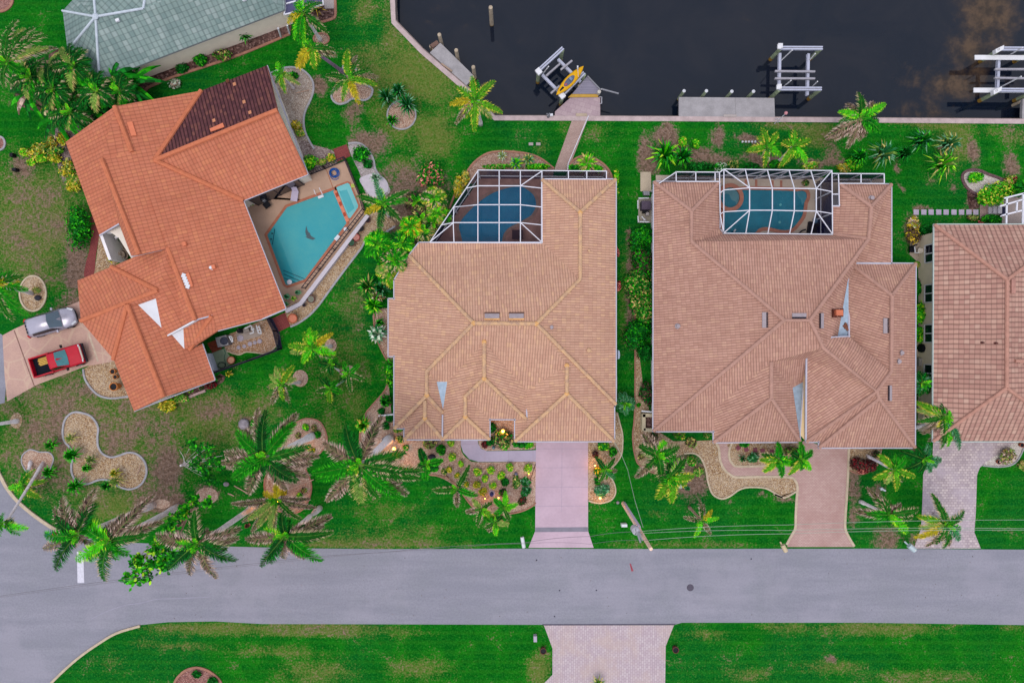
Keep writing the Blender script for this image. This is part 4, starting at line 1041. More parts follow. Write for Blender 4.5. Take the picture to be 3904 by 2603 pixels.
# tools and tiles left on the roof
box_vent(RH, 'B4', [(612, 1304), (670, 1304), (672, 1352), (614, 1350)], 4, .5, VENT_OR)
box_vent(RH, 'B4', [(597, 1296), (690, 1290), (688, 1362), (600, 1368)], 4, .2, M('flue_brown', A(110, 62, 52), .8))
each('loose_tile', M('loose_tile', A(132, 84, 66), .8), RH, lambda b, q: b.box(roof_z(RH, *Z('B4', 705 + q * 5, 1436 + q * 7 - (q % 2) * 16), 3.5), .3, .18, .1, R(40 + 20 * q)), range(5))
walls(RH, [(2510, 715), (2725, 715), (2725, 880), (2745, 912), (3195, 915), (3195, 800), (3218, 722), (3380, 722), (3380, 1024), (3470, 1026), (3470, 1688), (3142, 1688), (3090, 1668), (3040, 1560), (3040, 1660), (2740, 1662), (2740, 1625), (2510, 1625)], STUCCO_P, 2.95, windows=((17, 8), (9, 5), (14, 3), (6, 2)))
b = MB(); pa = Vector((W(3160, 1692, 3).x, W(3160, 1690, 3).y - .05, 1.1)); pb = Vector((W(3450, 1692, 3).x, pa.y, 1.1)); b.beam(pa, pb, .08, 2.2)
for zz_ in (-.55, 0, .55): b.beam(pa + Vector((0, -.05, zz_)), pb + Vector((0, -.05, zz_)), .03, .03)
b.build('garage_door', WHITE, RH)
# planter box by its west wall
PB = thing('wall_planter', 'square cream masonry planter box against the west wall of the rose house', 'planter', WZ('C3', 1045, 800, 0))
b = MB()
for p_, q_ in (((1010, 730), (1010, 870)), ((1010, 865), (1110, 868)), ((1000, 740), (1110, 742))): b.beam(WZ('C3', *p_, .45), WZ('C3', *q_, .45), .3, .9)
b.build('planter_wall', M('cream_block', A(214, 200, 170), .9, .08, 2), PB)
b = MB(); b.beam(WZ('C3', 998, 708, 1.0), WZ('C3', 1100, 718, 1.0), .12, .1); b.build('rail', WHITE, PB)
b = MB(); b.prism([WZ('C3', x, y, .5) for x, y in ((1025, 750), (1105, 750), (1105, 860), (1025, 860))], .02, .5); b.build('soil', MULCH, PB)

# ---- house at the right edge
PH = thing('pink_roof_house', 'pinkish wide-tile hip roofed house cut by the right edge of the view', 'house', W(3840, 1250, 0))
r = Roof(PH, dict(a=(3562, 857, 3), b=(4120, 857, 3), c=(4120, 1681, 3), d=(3557, 1681, 3), R1=(3839, 1066, 5.5), R2=(3837, 1478, 5.5), g1=(3868, 1375, 5.2), g2=(4040, 1375, 5.0), ga=(4120, 1250, 3), gb=(4120, 1500, 3)))
r.add(RT_BIG, ['a', 'b', 'R1'], ['b', 'ga', 'g1', 'gb', 'c', 'R2', 'R1'], ['c', 'd', 'R2'], ['d', 'a', 'R1', 'R2'], ['ga', 'g2', 'g1'], ['gb', 'g1', 'g2'])
r.build(FASC_T, GUT_GR)
r.caps(M('pink_cap', A(196, 146, 130), .8, .12, 3), [('a', 'R1'), ('b', 'R1'), ('R1', 'R2'), ('R2', 'c'), ('R2', 'd'), ('g1', 'g2')], .15)
box_vent(PH, 'B4', [(2125, 1040), (2160, 1040), (2160, 1160), (2125, 1160)], 5, .12, M('vent_pink', A(190, 140, 128), .8))
for x, y in ((1880, 125), (1995, 130)): pipe_vent(PH, 'C4', x, y, 4.9, BROWN, .07)
walls(PH, [(3585, 880), (4098, 880), (4098, 1660), (3580, 1660)], M('cream_wall', A(222, 206, 180, 1.2), .9, .06, 2), 2.95, windows=((3, 5), (0, 3)))
LW = PH
# ---- green-grey roofed house, top left
GH = thing('green_tile_house', 'pale house with grey-green tile roof and white mortar ridges at the upper left', 'house', W(700, 60, 0))
A1p = lambda x, y, h: (*Z('A1', x, y), h)
r = Roof(GH, dict(a=A1p(535, 95, 3), b=A1p(640, -20, 3), b2=A1p(760, -130, 3), c=A1p(578, 440, 3), d=A1p(850, 690, 3), e=(1085, 38, 3), e2=(1084, -150, 3), ap=A1p(818, 145, 5.0), t=A1p(1225, 75, 4.75), t2=A1p(1290, -330, 5.0), nn=A1p(790, -170, 5.0), rr=(893, -99, 4.75)))
r.add(RT_GREEN, ['a', 'b', 'ap'], ['b', 'b2', 'nn', 'ap'], ['a', 'ap', 'c'], ['c', 'ap', 'd'], ['d', 'ap', 't', 'rr', 'e'], ['ap', 'nn', 't2', 't'], ['e', 'rr', 'e2'], ['t', 't2', 'rr'])
r.build(M('grey_fascia', A(150, 154, 160), .8, .1, 3), None)
r.caps(CAP_WHITE, [('ap', 'a'), ('ap', 'c'), ('ap', 'd'), ('ap', 'nn'), ('ap', 't'), ('t', 't2')], .1)
b = MB(); b.sphere(r.p['ap'] + Vector((0, 0, .05)), .28, 8, 5, sz=.5); b.build('hip_knot', CAP_WHITE, GH)
each('roof_vent', WHITE, GH, lambda b, q: b.box(roof_z(GH, *Z('A1', *q), 4.3), .3, .22, .18, R(20)), ((1010, 180), (2090, 3)))
walls(GH, [(262, 60), (276, 188), (386, 282), (430, 266), (1073, 27), (1070, -120), (300, -60)], M('ivory_stucco', A(244, 230, 214, 1.3), .9, .05, 1.5), 2.95, windows=())
# lanai with a white-framed screen roof on its right end
LA = thing('screened_lanai', 'small dark screened lanai at the end of the green-grey roofed house', 'screen enclosure', W(1150, 30, 0))
q = lambda x, y, h=2.7: WZ('G2', x, y, h)
b = MB()
for p_, q_ in (((175, 0), (180, 130)), ((180, 130), (160, 215)), ((175, 210), (720, 70)), ((720, 70), (705, -60)), ((380, -20), (440, 80)), ((180, 60), (330, 20)), ((440, 80), (560, 110))): b.beam(q(*p_), q(*q_), .1, .1)
for x, y in ((165, 212), (440, 140), (720, 70)): b.beam(q(x, y, 0), q(x, y, 2.7), .09, .09)
b.build('frame', WHITE_FR, LA)
b = MB(); b.poly([q(180, -60, 2.65), q(178, 205, 2.65), q(715, 68, 2.65), q(705, -60, 2.65)][::-1])
b.build('screen', M('lanai_screen', A(92, 92, 128), .8, .12, 1), LA)
each('downpipe', WHITE_FR, GH, lambda b, e: b.beam(WZ('G2', e[0], e[1], 2.6), WZ('G2', e[2], e[3], .1), .1, .1), ((75, 405, 115, 530), (205, 365, 240, 485)))
flat('patio', ZL('G2', [(715, 0), (880, 0), (880, 125), (740, 130)]), CONC, 0.03)
# ------------------------------------------------------------------ screens and pools
def screen_mat(name, open_, col):
    m, nt, b_ = newmat(name)
    tr = nd(nt, 'ShaderNodeBsdfTransparent')
    df = nd(nt, 'ShaderNodeBsdfDiffuse'); df.inputs[0].default_value = (*col, 1)
    mx = nd(nt, 'ShaderNodeMixShader')
    n = noisef(nt, pos(nt), 1.5, 2)
    nt.links.new(smooth(nt, n, .3, .7, open_ - .03, open_ + .03), mx.inputs[0])
    nt.links.new(df.outputs[0], mx.inputs[1]); nt.links.new(tr.outputs[0], mx.inputs[2])
    nt.links.new(mx.outputs[0], nt.nodes['Material Output'].inputs[0])
    return m
SCR_TOP = screen_mat('roof_screen', .80, A(26, 24, 40))
SCR_SIDE = screen_mat('side_screen', .30, A(48, 48, 88))
def pool_water_mat():
    m, nt, b_ = newmat('pool_water')
    tr = nd(nt, 'ShaderNodeBsdfTransparent'); tr.inputs[0].default_value = (.86, .97, .98, 1)
    gl = nd(nt, 'ShaderNodeBsdfGlossy'); gl.inputs['Roughness'].default_value = .06
    fr = nd(nt, 'ShaderNodeFresnel'); fr.inputs[0].default_value = 1.33
    bp = nd(nt, 'ShaderNodeBump'); bp.inputs['Strength'].default_value = .08; bp.inputs['Distance'].default_value = .03
    nt.links.new(noisef(nt, pos(nt), 2.5, 3), bp.inputs['Height'])
    nt.links.new(bp.outputs[0], gl.inputs['Normal']); nt.links.new(bp.outputs[0], fr.inputs['Normal'])
    mx = nd(nt, 'ShaderNodeMixShader')
    nt.links.new(fr.outputs[0], mx.inputs[0]); nt.links.new(tr.outputs[0], mx.inputs[1]); nt.links.new(gl.outputs[0], mx.inputs[2])
    nt.links.new(mx.outputs[0], nt.nodes['Material Output'].inputs[0])
    return m
POOLW = pool_water_mat()
def offset_poly(w, d):
    """move a world polygon outwards by d"""
    ar = sum(w[i].x * w[(i + 1) % len(w)].y - w[(i + 1) % len(w)].x * w[i].y for i in range(len(w)))
    if ar < 0: w = w[::-1]
    out = []
    for i in range(len(w)):
        a, p, c = w[i - 1], w[i], w[(i + 1) % len(w)]
        d1 = (p - a).normalized(); d2 = (c - p).normalized()
        n1, n2 = Vector((d1.y, -d1.x, 0)), Vector((d2.y, -d2.x, 0))
        n = n1 + n2
        n = n / max(.5, n.length_squared) * 2 if n.length > 1e-3 else n1
        out.append(p + n * d)
    return out
def ring(b, inner, outer, z0, z1):
    k = len(inner); n = len(b.v)
    for p, q in zip(inner, outer):
        b.v += [(p.x, p.y, z0), (p.x, p.y, z1), (q.x, q.y, z1), (q.x, q.y, z0)]
    for i in range(k):
        j = (i + 1) % k
        for a, c in ((0, 1), (1, 2), (2, 3)):
            b.face([n + 4 * i + a, n + 4 * i + c, n + 4 * j + c, n + 4 * j + a])
def pool(pool_o, outline, floor_mat, cop_mat, cw=.22, zb_=.026, z=.06):
    zw = zb_ + .01
    w = [W(u, v, 0) for u, v in outline]
    inner = offset_poly(w, 0)
    outer = offset_poly(w, cw)
    b = MB(); b.poly([(p.x, p.y, zw) for p in inner]); b.build('water', POOLW, pool_o)
    b = MB()
    b.poly([(p.x, p.y, zb_) for p in inner])
    b.build('basin', floor_mat, pool_o)
    b = MB(); ring(b, inner, outer, 0.0, z); b.build('coping', cop_mat, pool_o)
def plaster(name, c1, c2, sc=.5, c3=None):
    m, nt, b_ = newmat(name)
    p = pos(nt)
    c = mixc(nt, smooth(nt, noisef(nt, p, sc, 4, .6), .35, .66), c1, c2)
    c = mixc(nt, smooth(nt, noisef(nt, p, 5, 3, .6), .4, .7, 0, .25), c, c3 or c1)
    nt.links.new(c, b_.inputs['Base Color']); b_.inputs['Roughness'].default_value = .9
    return m
# --- open turquoise pool of the orange house
flat('pool_deck', [(925, 760), (900, 740), (905, 752), (1178, 668), (1242, 643), (1321, 609), (1385, 780), (1396, 812), (1145, 1152), (1092, 1182), (1070, 1180), (905, 790)], DECK_TAN, 0.015)
PO = thing('swimming_pool', 'open turquoise six-sided pool with a dolphin figure on its floor', 'swimming pool', W(1180, 900, 0))
cop = M('salmon_coping', A(184, 116, 92), .85, .15, 3)
P1 = [Z('E1', *p) for p in ((762, 748), (1468, 488), (1652, 985))] + [Z('E2', *p) for p in ((1030, 450), (770, 540), (738, 518))] + [Z('E1', 468, 1160)]
pool(PO, P1, plaster('turquoise_plaster', A(62, 178, 190), A(92, 186, 190), .35, A(40, 176, 196)), cop)
b = MB()
zf = .0205 - .002
for ln, wd in (([(580, 1070), (545, 1305)], .07),): strip(b, [WZ('E1', *p) for p in ln], wd, .026, .0285)
for ln in ([(705, 315), (1025, 445)], [(712, 372), (960, 478)], [(722, 432), (885, 500)]): strip(b, [WZ('E2', *p) for p in ln], .06, .026, .0285)
b.build('step_edge', M('step_tile', A(24, 92, 110), .6, .1, 3), PO)
b = MB()
for x, y in ((540, 1138), (524, 1222)): b.lathe(WZ('E1', x, y, .0262), [(.09, 0), (.09, .002)], 10)
b.build('floor_jet', M('jet_grey', A(52, 104, 112), .6), PO)
dol = [(1065, 1015), (1045, 1050), (1035, 1110), (1045, 1160), (1060, 1185), (1028, 1190), (1060, 1205), (1100, 1222), (1150, 1236), (1192, 1215), (1165, 1200), (1130, 1180), (1108, 1155), (1112, 1135), (1085, 1120), (1065, 1080), (1058, 1040)]
b = MB(); b.prism([WZ('E1', *p) for p in dol], .026, .0285); b.build('floor_mosaic', M('mosaic_grey', A(92, 104, 112), .7, .15, 9), PO)
SP = thing('spa_pool', 'small pale aqua spa beside the turquoise pool, split off by orange tile', 'spa', WZ('E1', 1660, 650, 0))
sp = [Z('E1', *p) for p in ((1500, 462), (1515, 440), (1665, 384), (1695, 398), (1828, 722), (1822, 752), (1712, 908), (1680, 912))]
pool(SP, sp, plaster('aqua_plaster', A(140, 214, 218), A(158, 216, 220), .8), cop, cw=.14)
b = MB()
b.prism([WZ('E1', *p) for p in catmull([(1545, 520), (1560, 505), (1640, 490), (1665, 505), (1762, 740), (1755, 775), (1690, 828), (1665, 815)], True, 4)], .026, .0285)
b.build('seat_well', plaster('deep_aqua', A(88, 190, 200), A(104, 196, 204), .8), SP)
b = MB()
for p_, q_, in (((1480, 500), (1700, 960)),): b.beam(WZ('E1', 1478, 500, .05), WZ('E1', 1672, 960, .05), .3, .09)
b.build('divider', M('orange_tile', A(226, 140, 112), .8, .12, 4), SP)
b = MB()
for x, y in ((1508, 560), (1562, 695), (1622, 852)): b.box(WZ('E1', x, y, .095), .34, .22, .02, R(-70))
b.build('divider_tile', M('rust_tile', A(176, 76, 54), .8), SP)
flat('deck_joint', ZL('E1', [(1345, 185), (1356, 185), (1460, 470), (1450, 475)]), M('deck_line', A(176, 112, 78), .9), .0185)
# steps, ladder, small pool things
LAD = thing('pool_ladder', 'pair of white handrails and step at the upper edge of the turquoise pool', 'ladder', WZ('E1', 1250, 560, 0))
for x, y, x2, y2 in ((1170, 500, 1200, 565), (1250, 470, 1305, 570)):
    b = MB(); b.tube([WZ('E1', x, y, .05), WZ('E1', x - 8, y - 14, .8), WZ('E1', x2 - 14, y2 - 16, .8), WZ('E1', x2, y2, .05)], .025, 6); b.build('handrail', WHITE_FR, LAD)
b = MB(); b.box(WZ('E1', 1268, 588, .03), .5, .22, .05, R(20)); b.build('step', WHITE, LAD)
o = MB(); o.box(WZ('E1', 1515, 1205, .07), .3, .5, .12, R(-40)); o.box(WZ('E1', 1515, 1205, .19), .08, .5, .03, R(-40))
tag(o.build('pool_float', WHITE, origin=WZ('E1', 1515, 1205, 0)), 'white rectangular basket lying across the lower right edge of the turquoise pool', 'pool basket')
o = MB(); o.lathe(WZ('E1', 1640, 1075, .03), [(.16, 0), (.18, .06), (.06, .12), (.0001, .13)], 14)
tag(o.build('skimmer_lid', WHITE, origin=WZ('E1', 1640, 1075, 0)), 'round white skimmer lid by the right corner of the turquoise pool', 'lid')
o = MB(); o.lathe(WZ('E2', 800, 492, .03), [(.2, 0), (.22, .05), (.1, .09), (.0001, .1)], 16)
tag(o.build('floating_dispenser', WHITE, origin=WZ('E2', 800, 492, 0)), 'round white floater in the bottom step corner of the turquoise pool', 'pool floater')
HOSE = thing('pool_hose', 'coiled bright blue pool hose on the tan deck corner', 'hose', WZ('E1', 1465, 235, 0))
b = MB(); pts = []
for i in range(110):
    a = i * .32; rr = .30 + .09 * math.sin(i * .21) + .0006 * i
    c_ = WZ('E1', 1466, 232, .05 + .0022 * i); pts.append(c_ + Vector((rr * math.cos(a), rr * math.sin(a), 0)))
b.tube(pts, .028, 6); b.tube([WZ('E1', x, y, .05) for x, y in catmull([(1410, 290), (1440, 325), (1490, 335), (1535, 310)], False, 5)], .025, 6)
b.build('coil', M('blue_hose', A(24, 92, 176), .5, .3, 6), HOSE)
LO = thing('sun_lounger', 'pale lilac sun lounger with raised back on the pool deck', 'sun lounger', WZ('E1', 875, 560, 0))
b = MB(); lk = M('sling_fabric', A(204, 192, 214), .8, .06, 3)
a0, a1, a2 = WZ('E1', 862, 655, .33), WZ('E1', 885, 500, .33), WZ('E1', 860, 445, .8)
b.beam(a0, a1, .58, .04); b.beam(a1, a2, .5, .04); b.build('sling', lk, LO)
for p_ in ((835, 650), (895, 655), (845, 510), (925, 520)):
    b = MB(); b.tube([WZ('E1', *p_, 0), WZ('E1', *p_, .33)], .02, 6); b.build('leg', WHITE_FR, LO)
CH = thing('patio_chair', 'dark cushioned patio chair in the shaded pool corner', 'chair', WZ('E1', 455, 720, 0))
b = MB(); b.box(WZ('E1', 460, 712, .36), .55, .5, .1, R(40)); b.build('cushion', BLACK, CH)
b = MB(); b.beam(WZ('E1', 410, 670, .6), WZ('E1', 445, 640, .6), .06, .5); b.build('backrest', GREYMET, CH)
for p_ in ((430, 700), (500, 690), (440, 780), (500, 740)):
    b = MB(); b.tube([WZ('E1', *p_, 0), WZ('E1', *p_, .4)], .02, 6); b.build('leg', DARK, CH)
o = MB(); o.box(WZ('E1', 1757, 425, .02), .42, .3, .05, R(8)); o.box(WZ('E1', 1757, 440, .07), .42, .05, .02, R(8))
tag(o.build('kickboard', M('lime_board', A(190, 206, 96), .7, .35, 9), origin=WZ('E1', 1757, 425, 0)), 'black and lime kickboard on the deck right of the spa', 'kickboard')
# retaining wall and black railings
RW = thing('retaining_wall', 'low white stucco wall between the pool deck and the gravel strip', 'wall', W(1280, 985, 0))
b = MB(); strip(b, [W(1402, 820, .5), W(1145, 1157, .5), W(1088, 1186, .5)], .34, 0, .5); b.build('wall', M('lilac_white', A(214, 206, 216), .85, .06, 2), RW)
def railing(name, label, pts, h, posts=2.4, mat=DARK, pick=.16, rails=(.12, 1.0)):
    w = [W(u, v, 0) for u, v in pts]
    t = thing(name, label, 'fence', w[0])
    sb = MB()
    each('rail', mat, t, lambda b, rz: [b.beam(w[i] + Vector((0, 0, rz * h)), w[i + 1] + Vector((0, 0, rz * h)), .065, .05) for i in range(len(w) - 1)], rails)
    for i in range(len(w) - 1):
        a, c = w[i], w[i + 1]; L = (c - a).length; d = (c - a).normalized()
        n = max(1, round(L / posts))
        each('post', mat, t, lambda b, j: b.box(a + d * L * j / n, .07, .07, h + .05), range(n + 1))
        if pick:
            n = int(L / pick)
            for j in range(n): sb.box(a + d * L * (j + .5) / n, .03, .03, h * rails[-1])
    if sb.v: sb.build('pickets', mat, t)
    return t
railing('pool_railing', 'long dark picket railing along the lower right side of the pool deck', [(1392, 806), (1165, 1100)], 1.15, pick=.3)
railing('pool_railing', 'dark picket railing down the short right side of the pool deck', [(1321, 612), (1375, 745), (1392, 806)], 1.1, pick=.14)
railing('pool_railing', 'thin dark railing along the top of the pool deck by the brick pad', [(1181, 668), (1242, 645), (1319, 612)], 1.1, pick=.2)
SCRF = screen_mat('fence_mesh', .35, A(58, 56, 84))
for lab, pts in (('dark mesh fence running from the orange garage corner to the side patio end', [(824, 1420), (962, 1372), (1075, 1330)]), ('dark mesh fence returning from the side patio up to the brick pad', [(1075, 1330), (1058, 1262), (1033, 1212)])):
    t = railing('mesh_fence', lab, pts, 1.2, pick=0, rails=(.05, 1.0))
    b = MB()
    for i in range(len(pts) - 1): b.beam(W(*pts[i], 0) + Vector((0, 0, .62)), W(*pts[i + 1], 0) + Vector((0, 0, .62)), .01, 1.1)
    b.build('mesh_panel', SCRF, t)

# --- screened pool of the tan house
DK2 = M('brown_deck', A(150, 116, 112), .9, .22, 1.5)
flat('pool_deck', [(1650, 935), (1650, 960), (2090, 960), (2090, 690), (2330, 690), (2330, 672), (1836, 674)], DK2, 0.018)
P2 = catmull([Z('B2', *p) for p in ((1690, 640), (1680, 580), (1720, 510), (1830, 400), (1960, 310), (2100, 262), (2200, 250))] + [Z('B3', *p) for p in ((20, 275), (80, 330), (98, 410), (60, 490), (0, 530))] + [Z('B2', *p) for p in ((2180, 565), (2110, 600), (2060, 660), (2030, 760), (1900, 800), (1740, 770))], True, 4)
PO2 = thing('swimming_pool', 'deep blue kidney pool under the slanted screen cage of the tan house', 'swimming pool', W(1890, 830, 0))
pool(PO2, P2, plaster('deep_blue', A(4, 112, 158), A(12, 124, 168), .4), M('grey_coping', A(136, 112, 108), .85, .15, 3), cw=.25)
CG = thing('pool_cage', 'white-framed screen cage with a slanted left side over the blue kidney pool', 'screen enclosure', W(1870, 800, 0))
def cage(t, beams, posts, roof_polys, wall_polys, bw=.068):
    for p_, q_ in beams:
        b = MB(); b.beam(W(*p_), W(*q_), bw, .08); b.build('beam', WHITE_FR, t)
    for p_ in posts:
        a = W(*p_); b = MB(); b.beam((a.x, a.y, .02), (a.x, a.y, a.z), .09, .09); b.build('post', WHITE_FR, t)
    b = MB()
    for pl in roof_polys:
        pts = [W(*p_) - Vector((0, 0, .06)) for p_ in pl]
        b.poly(pts)
    b.build('roof_screen', SCR_TOP, t)
    b = MB()
    for p_, q_ in wall_polys:
        a, c = W(*p_), W(*q_); b.poly([(a.x, a.y, .05), (c.x, c.y, .05), c - Vector((0, 0, .05)), a - Vector((0, 0, .05))])
    b.build('wall_screen', SCR_SIDE, t)
    for p_, q_ in wall_polys:
        a, c = W(*p_), W(*q_)
        for fr in ((.35,) if p_[2] < 3.4 else (.3, .62)):
            b = MB(); b.beam((a.x, a.y, a.z * fr), (c.x, c.y, c.z * fr), .07, .07); b.build('girt', WHITE_FR, t)
h0, h1 = 3.0, 3.5
sl = lambda y: 1638 + (1824 - 1638) * (925 - y) / (925 - 649)
pT = [(1824, 649, h0), (1904, 650, h0), (1984, 651, h0), (2066, 652, h0)]
rows = {709: h1, 781: h1, 849: h1}
bm = [((1824, 649, h0), (1638, 925, h0)), ((1824, 649, h0), (2312, 653, h0)), ((1638, 925, h0), (2067, 927, h0)), ((2066, 652, h0), (2067, 926, h0)), ((2312, 653, h0), (2312, 684, h0)), ((2068, 683, h0), (2312, 684, h0)), ((2167, 653, h0), (2167, 683, h0)), ((2237, 653, h0), (2237, 683, h0))]
for x, y0 in ((1822, 649), (1903, 650), (1984, 651)):
    bm += [((x, y0, h0), (x, 709, h1)), ((x, 709, h1), (x, 849, h1)), ((x, 849, h1), (x, 926, h0))]
bm += [((1731, 789, h1 - .15), (1728, 850, h1)), ((1728, 850, h1), (1731, 926, h0))]
for y in (709, 781, 849):
    bm += [((sl(y + 9), y + 9, h0), (1822 if y < 849 else 1728, y, h1)), ((1822 if y < 849 else 1728, y, h1), (1984, y, h1)), ((1984, y, h1), (2066, y + 9, h0))]
bm += [((1728, 850, h1), (1640, 922, h0)), ((1984, 709, h1), (2064, 654, h0)), ((1984, 849, h1), (2064, 922, h0))]
cage(CG, bm, [(1824, 649, h0), (1904, 650, h0), (1984, 651, h0), (2066, 652, h0), (2167, 653, h0), (2237, 653, h0), (2312, 653, h0), (1731, 787, h0), (1780, 714, h0), (1690, 848, h0)],
     [[(1638, 925, h0), (1731, 926, h0), (1728, 850, h1), (sl(858), 858, h0)], [(sl(858), 858, h0), (1728, 850, h1), (1822, 849, h1), (1822, 709, h1), (sl(718), 718, h0)], [(sl(718), 718, h0), (1822, 709, h1), (1824, 649, h0)],
      [(1822, 709, h1), (1822, 849, h1), (1984, 849, h1), (1984, 709, h1)], [(1824, 649, h0), (1822, 709, h1), (1984, 709, h1), (1984, 651, h0)], [(1731, 926, h0), (1984, 926, h0), (1984, 849, h1), (1728, 850, h1)], [(1984, 651, h0), (1984, 709, h1), (1984, 849, h1), (1984, 926, h0), (2067, 926, h0), (2066, 652, h0)], [(2066, 652, h0), (2068, 684, h0), (2312, 684, h0), (2312, 653, h0)]],
     [((1824, 649, h0), (2312, 653, h0)), ((1824, 649, h0), (1638, 925, h0)), ((2312, 653, h0), (2312, 684, h0))])
TB = thing('patio_table', 'dark square patio table under the screen cage of the tan house', 'table', WZ('B2', 2175, 660, 0))
b = MB(); b.box(WZ('B2', 2180, 660, .7), .95, .8, .05); b.build('table_top', M('dark_top', A(58, 40, 50), .6), TB)
for dx, dy in ((-20, -18), (20, -18), (-20, 18), (20, 18)):
    b = MB(); b.tube([WZ('B2', 2180 + dx, 660 + dy, 0), WZ('B2', 2180 + dx, 660 + dy, .7)], .03, 6); b.build('leg', DARK, TB)

# --- inset screened pool of the rose house
flat('pool_deck', [(2745, 720), (2745, 905), (3180, 912), (3215, 800), (3215, 720), (3370, 720), (3370, 682), (2500, 668), (2500, 700)], M('pale_deck', A(212, 194, 178), .9, .1, 1), 0.018)
P3 = [Z('G6', *p) for p in ((200, 640), (200, 560), (260, 545), (330, 525), (390, 470), (405, 390), (390, 335), (430, 310), (700, 312), (1000, 320), (1100, 330), (1160, 318), (1215, 340), (1225, 400), (1195, 470), (1185, 560), (1165, 640), (1100, 730), (1040, 790), (960, 812), (860, 800), (760, 775), (680, 775), (620, 800), (560, 860), (400, 900), (200, 900))]
PO3 = thing('swimming_pool', 'teal freeform pool with terracotta coping under the wide screen cage', 'swimming pool', W(2920, 810, 0))
cop3 = M('terracotta_coping', A(196, 132, 112), .85, .15, 3)
pool(PO3, catmull(P3, True, 2), plaster('teal_plaster', A(10, 128, 156), A(24, 142, 168), .4), cop3, cw=.3)
b = MB()
for x, y in ((900, 493), (890, 710)): b.lathe(WZ('G6', x, y, .0262), [(.12, 0), (.12, .002)], 10)
b.build('floor_drain', M('drain_pale', A(120, 190, 196), .6), PO3)
b = MB(); b.prism([WZ('G6', *p) for p in ((1090, 345), (1160, 322), (1215, 345), (1222, 400), (1195, 470), (1170, 500), (1150, 430))], .026, .0285); b.build('shallow_step', plaster('step_teal', A(76, 150, 172), A(90, 160, 180), .6), PO3)
SP3 = thing('spa_pool', 'round teal spa with a thick terracotta rim at the left end of the freeform pool', 'spa', WZ('G6', 270, 410, 0))
spa = [WZ('G6', 262 + 118 * math.cos(a), 410 + 126 * math.sin(a)) for a in [i * 2 * math.pi / 24 for i in range(24)]]
b = MB(); ring(b, offset_poly(spa, 0), offset_poly(spa, .34), 0, .3); b.build('coping', cop3, SP3)
b = MB(); b.poly([(p.x, p.y, .2) for p in offset_poly(spa, 0)]); b.build('water', POOLW, SP3)
b = MB(); b.poly([(p.x, p.y, .14) for p in offset_poly(spa, 0)]); b.build('basin', plaster('spa_step', A(96, 142, 156), A(108, 154, 166), .8), SP3)
b = MB(); b.prism([WZ('G6', *p, .15) for p in catmull([(215, 360), (260, 365), (290, 430), (345, 460), (330, 505), (250, 520), (175, 490), (165, 400)], True, 3)], .14, .16); b.build('seat_well', plaster('spa_deep', A(16, 120, 144), A(26, 132, 156), .8), SP3)
for lab, x, y in (('first terracotta paver strip on the deck above the round spa', 467, 215), ('second terracotta paver strip on the deck above the freeform pool', 597, 215), ('third terracotta paver strip on the deck above the freeform pool', 800, 225), ('fourth terracotta paver strip on the deck, nearest the potted fern', 908, 225)):
    flat('deck_strip', ZL('G6', [(x - 15, y - 35), (x + 15, y - 35), (x + 15, y + 55), (x - 15, y + 55)]), cop3, .0215)
CG3 = thing('pool_cage', 'wide white-framed screen cage with a raised mansard roof over the freeform pool', 'screen enclosure', W(2960, 760, 0))
g = lambda x, y, h: (*Z('G6', x, y), h)
H0, H1 = 3.2, 4.0
top = [(195, 50), (460, 52), (735, 58), (1005, 62), (1275, 65), (1540, 68)]
mid1 = [(515, 283), (798, 288), (1072, 290), (1345, 293)]
mid2 = [(515, 562), (798, 562), (1072, 568), (1345, 572)]
bot = [(192, 848), (467, 850), (742, 852), (1012, 858), (1280, 860), (1552, 862)]
bm = [(g(195, 50, H0), g(1540, 68, H0)), (g(192, 848, H0), g(1552, 862, H0)), (g(1540, 68, H0), g(1548, 862, H0)), (g(195, 50, H0), g(192, 848, H0)), (g(195, 50, H0), g(140, 90, H0)), (g(140, 90, H0), g(148, 610, H0)), (g(148, 610, H0), g(192, 848, H0)), (g(148, 345, H0), g(192, 312, H0)), (g(148, 610, H0), g(192, 582, H0))]
for i in range(4):
    bm += [(g(*top[i + 1], H0), g(*mid1[i], H1)), (g(*mid1[i], H1), g(*mid2[i], H1)), (g(*mid2[i], H1), g(*bot[i + 1], H0))]
for i in range(3): bm += [(g(*mid1[i], H1), g(*mid1[i + 1], H1)), (g(*mid2[i], H1), g(*mid2[i + 1], H1))]
bm += [(g(192, 310, H0), g(*mid1[0], H1)), (g(192, 582, H0), g(*mid2[0], H1)), (g(*mid1[3], H1), g(1538, 330, H0)), (g(*mid2[3], H1), g(1538, 602, H0)), (g(200, 55, H0), g(*mid1[0], H1)), (g(198, 840, H0), g(*mid2[0], H1)), (g(1535, 75, H0), g(*mid1[3], H1)), (g(1545, 855, H0), g(*mid2[3], H1))]
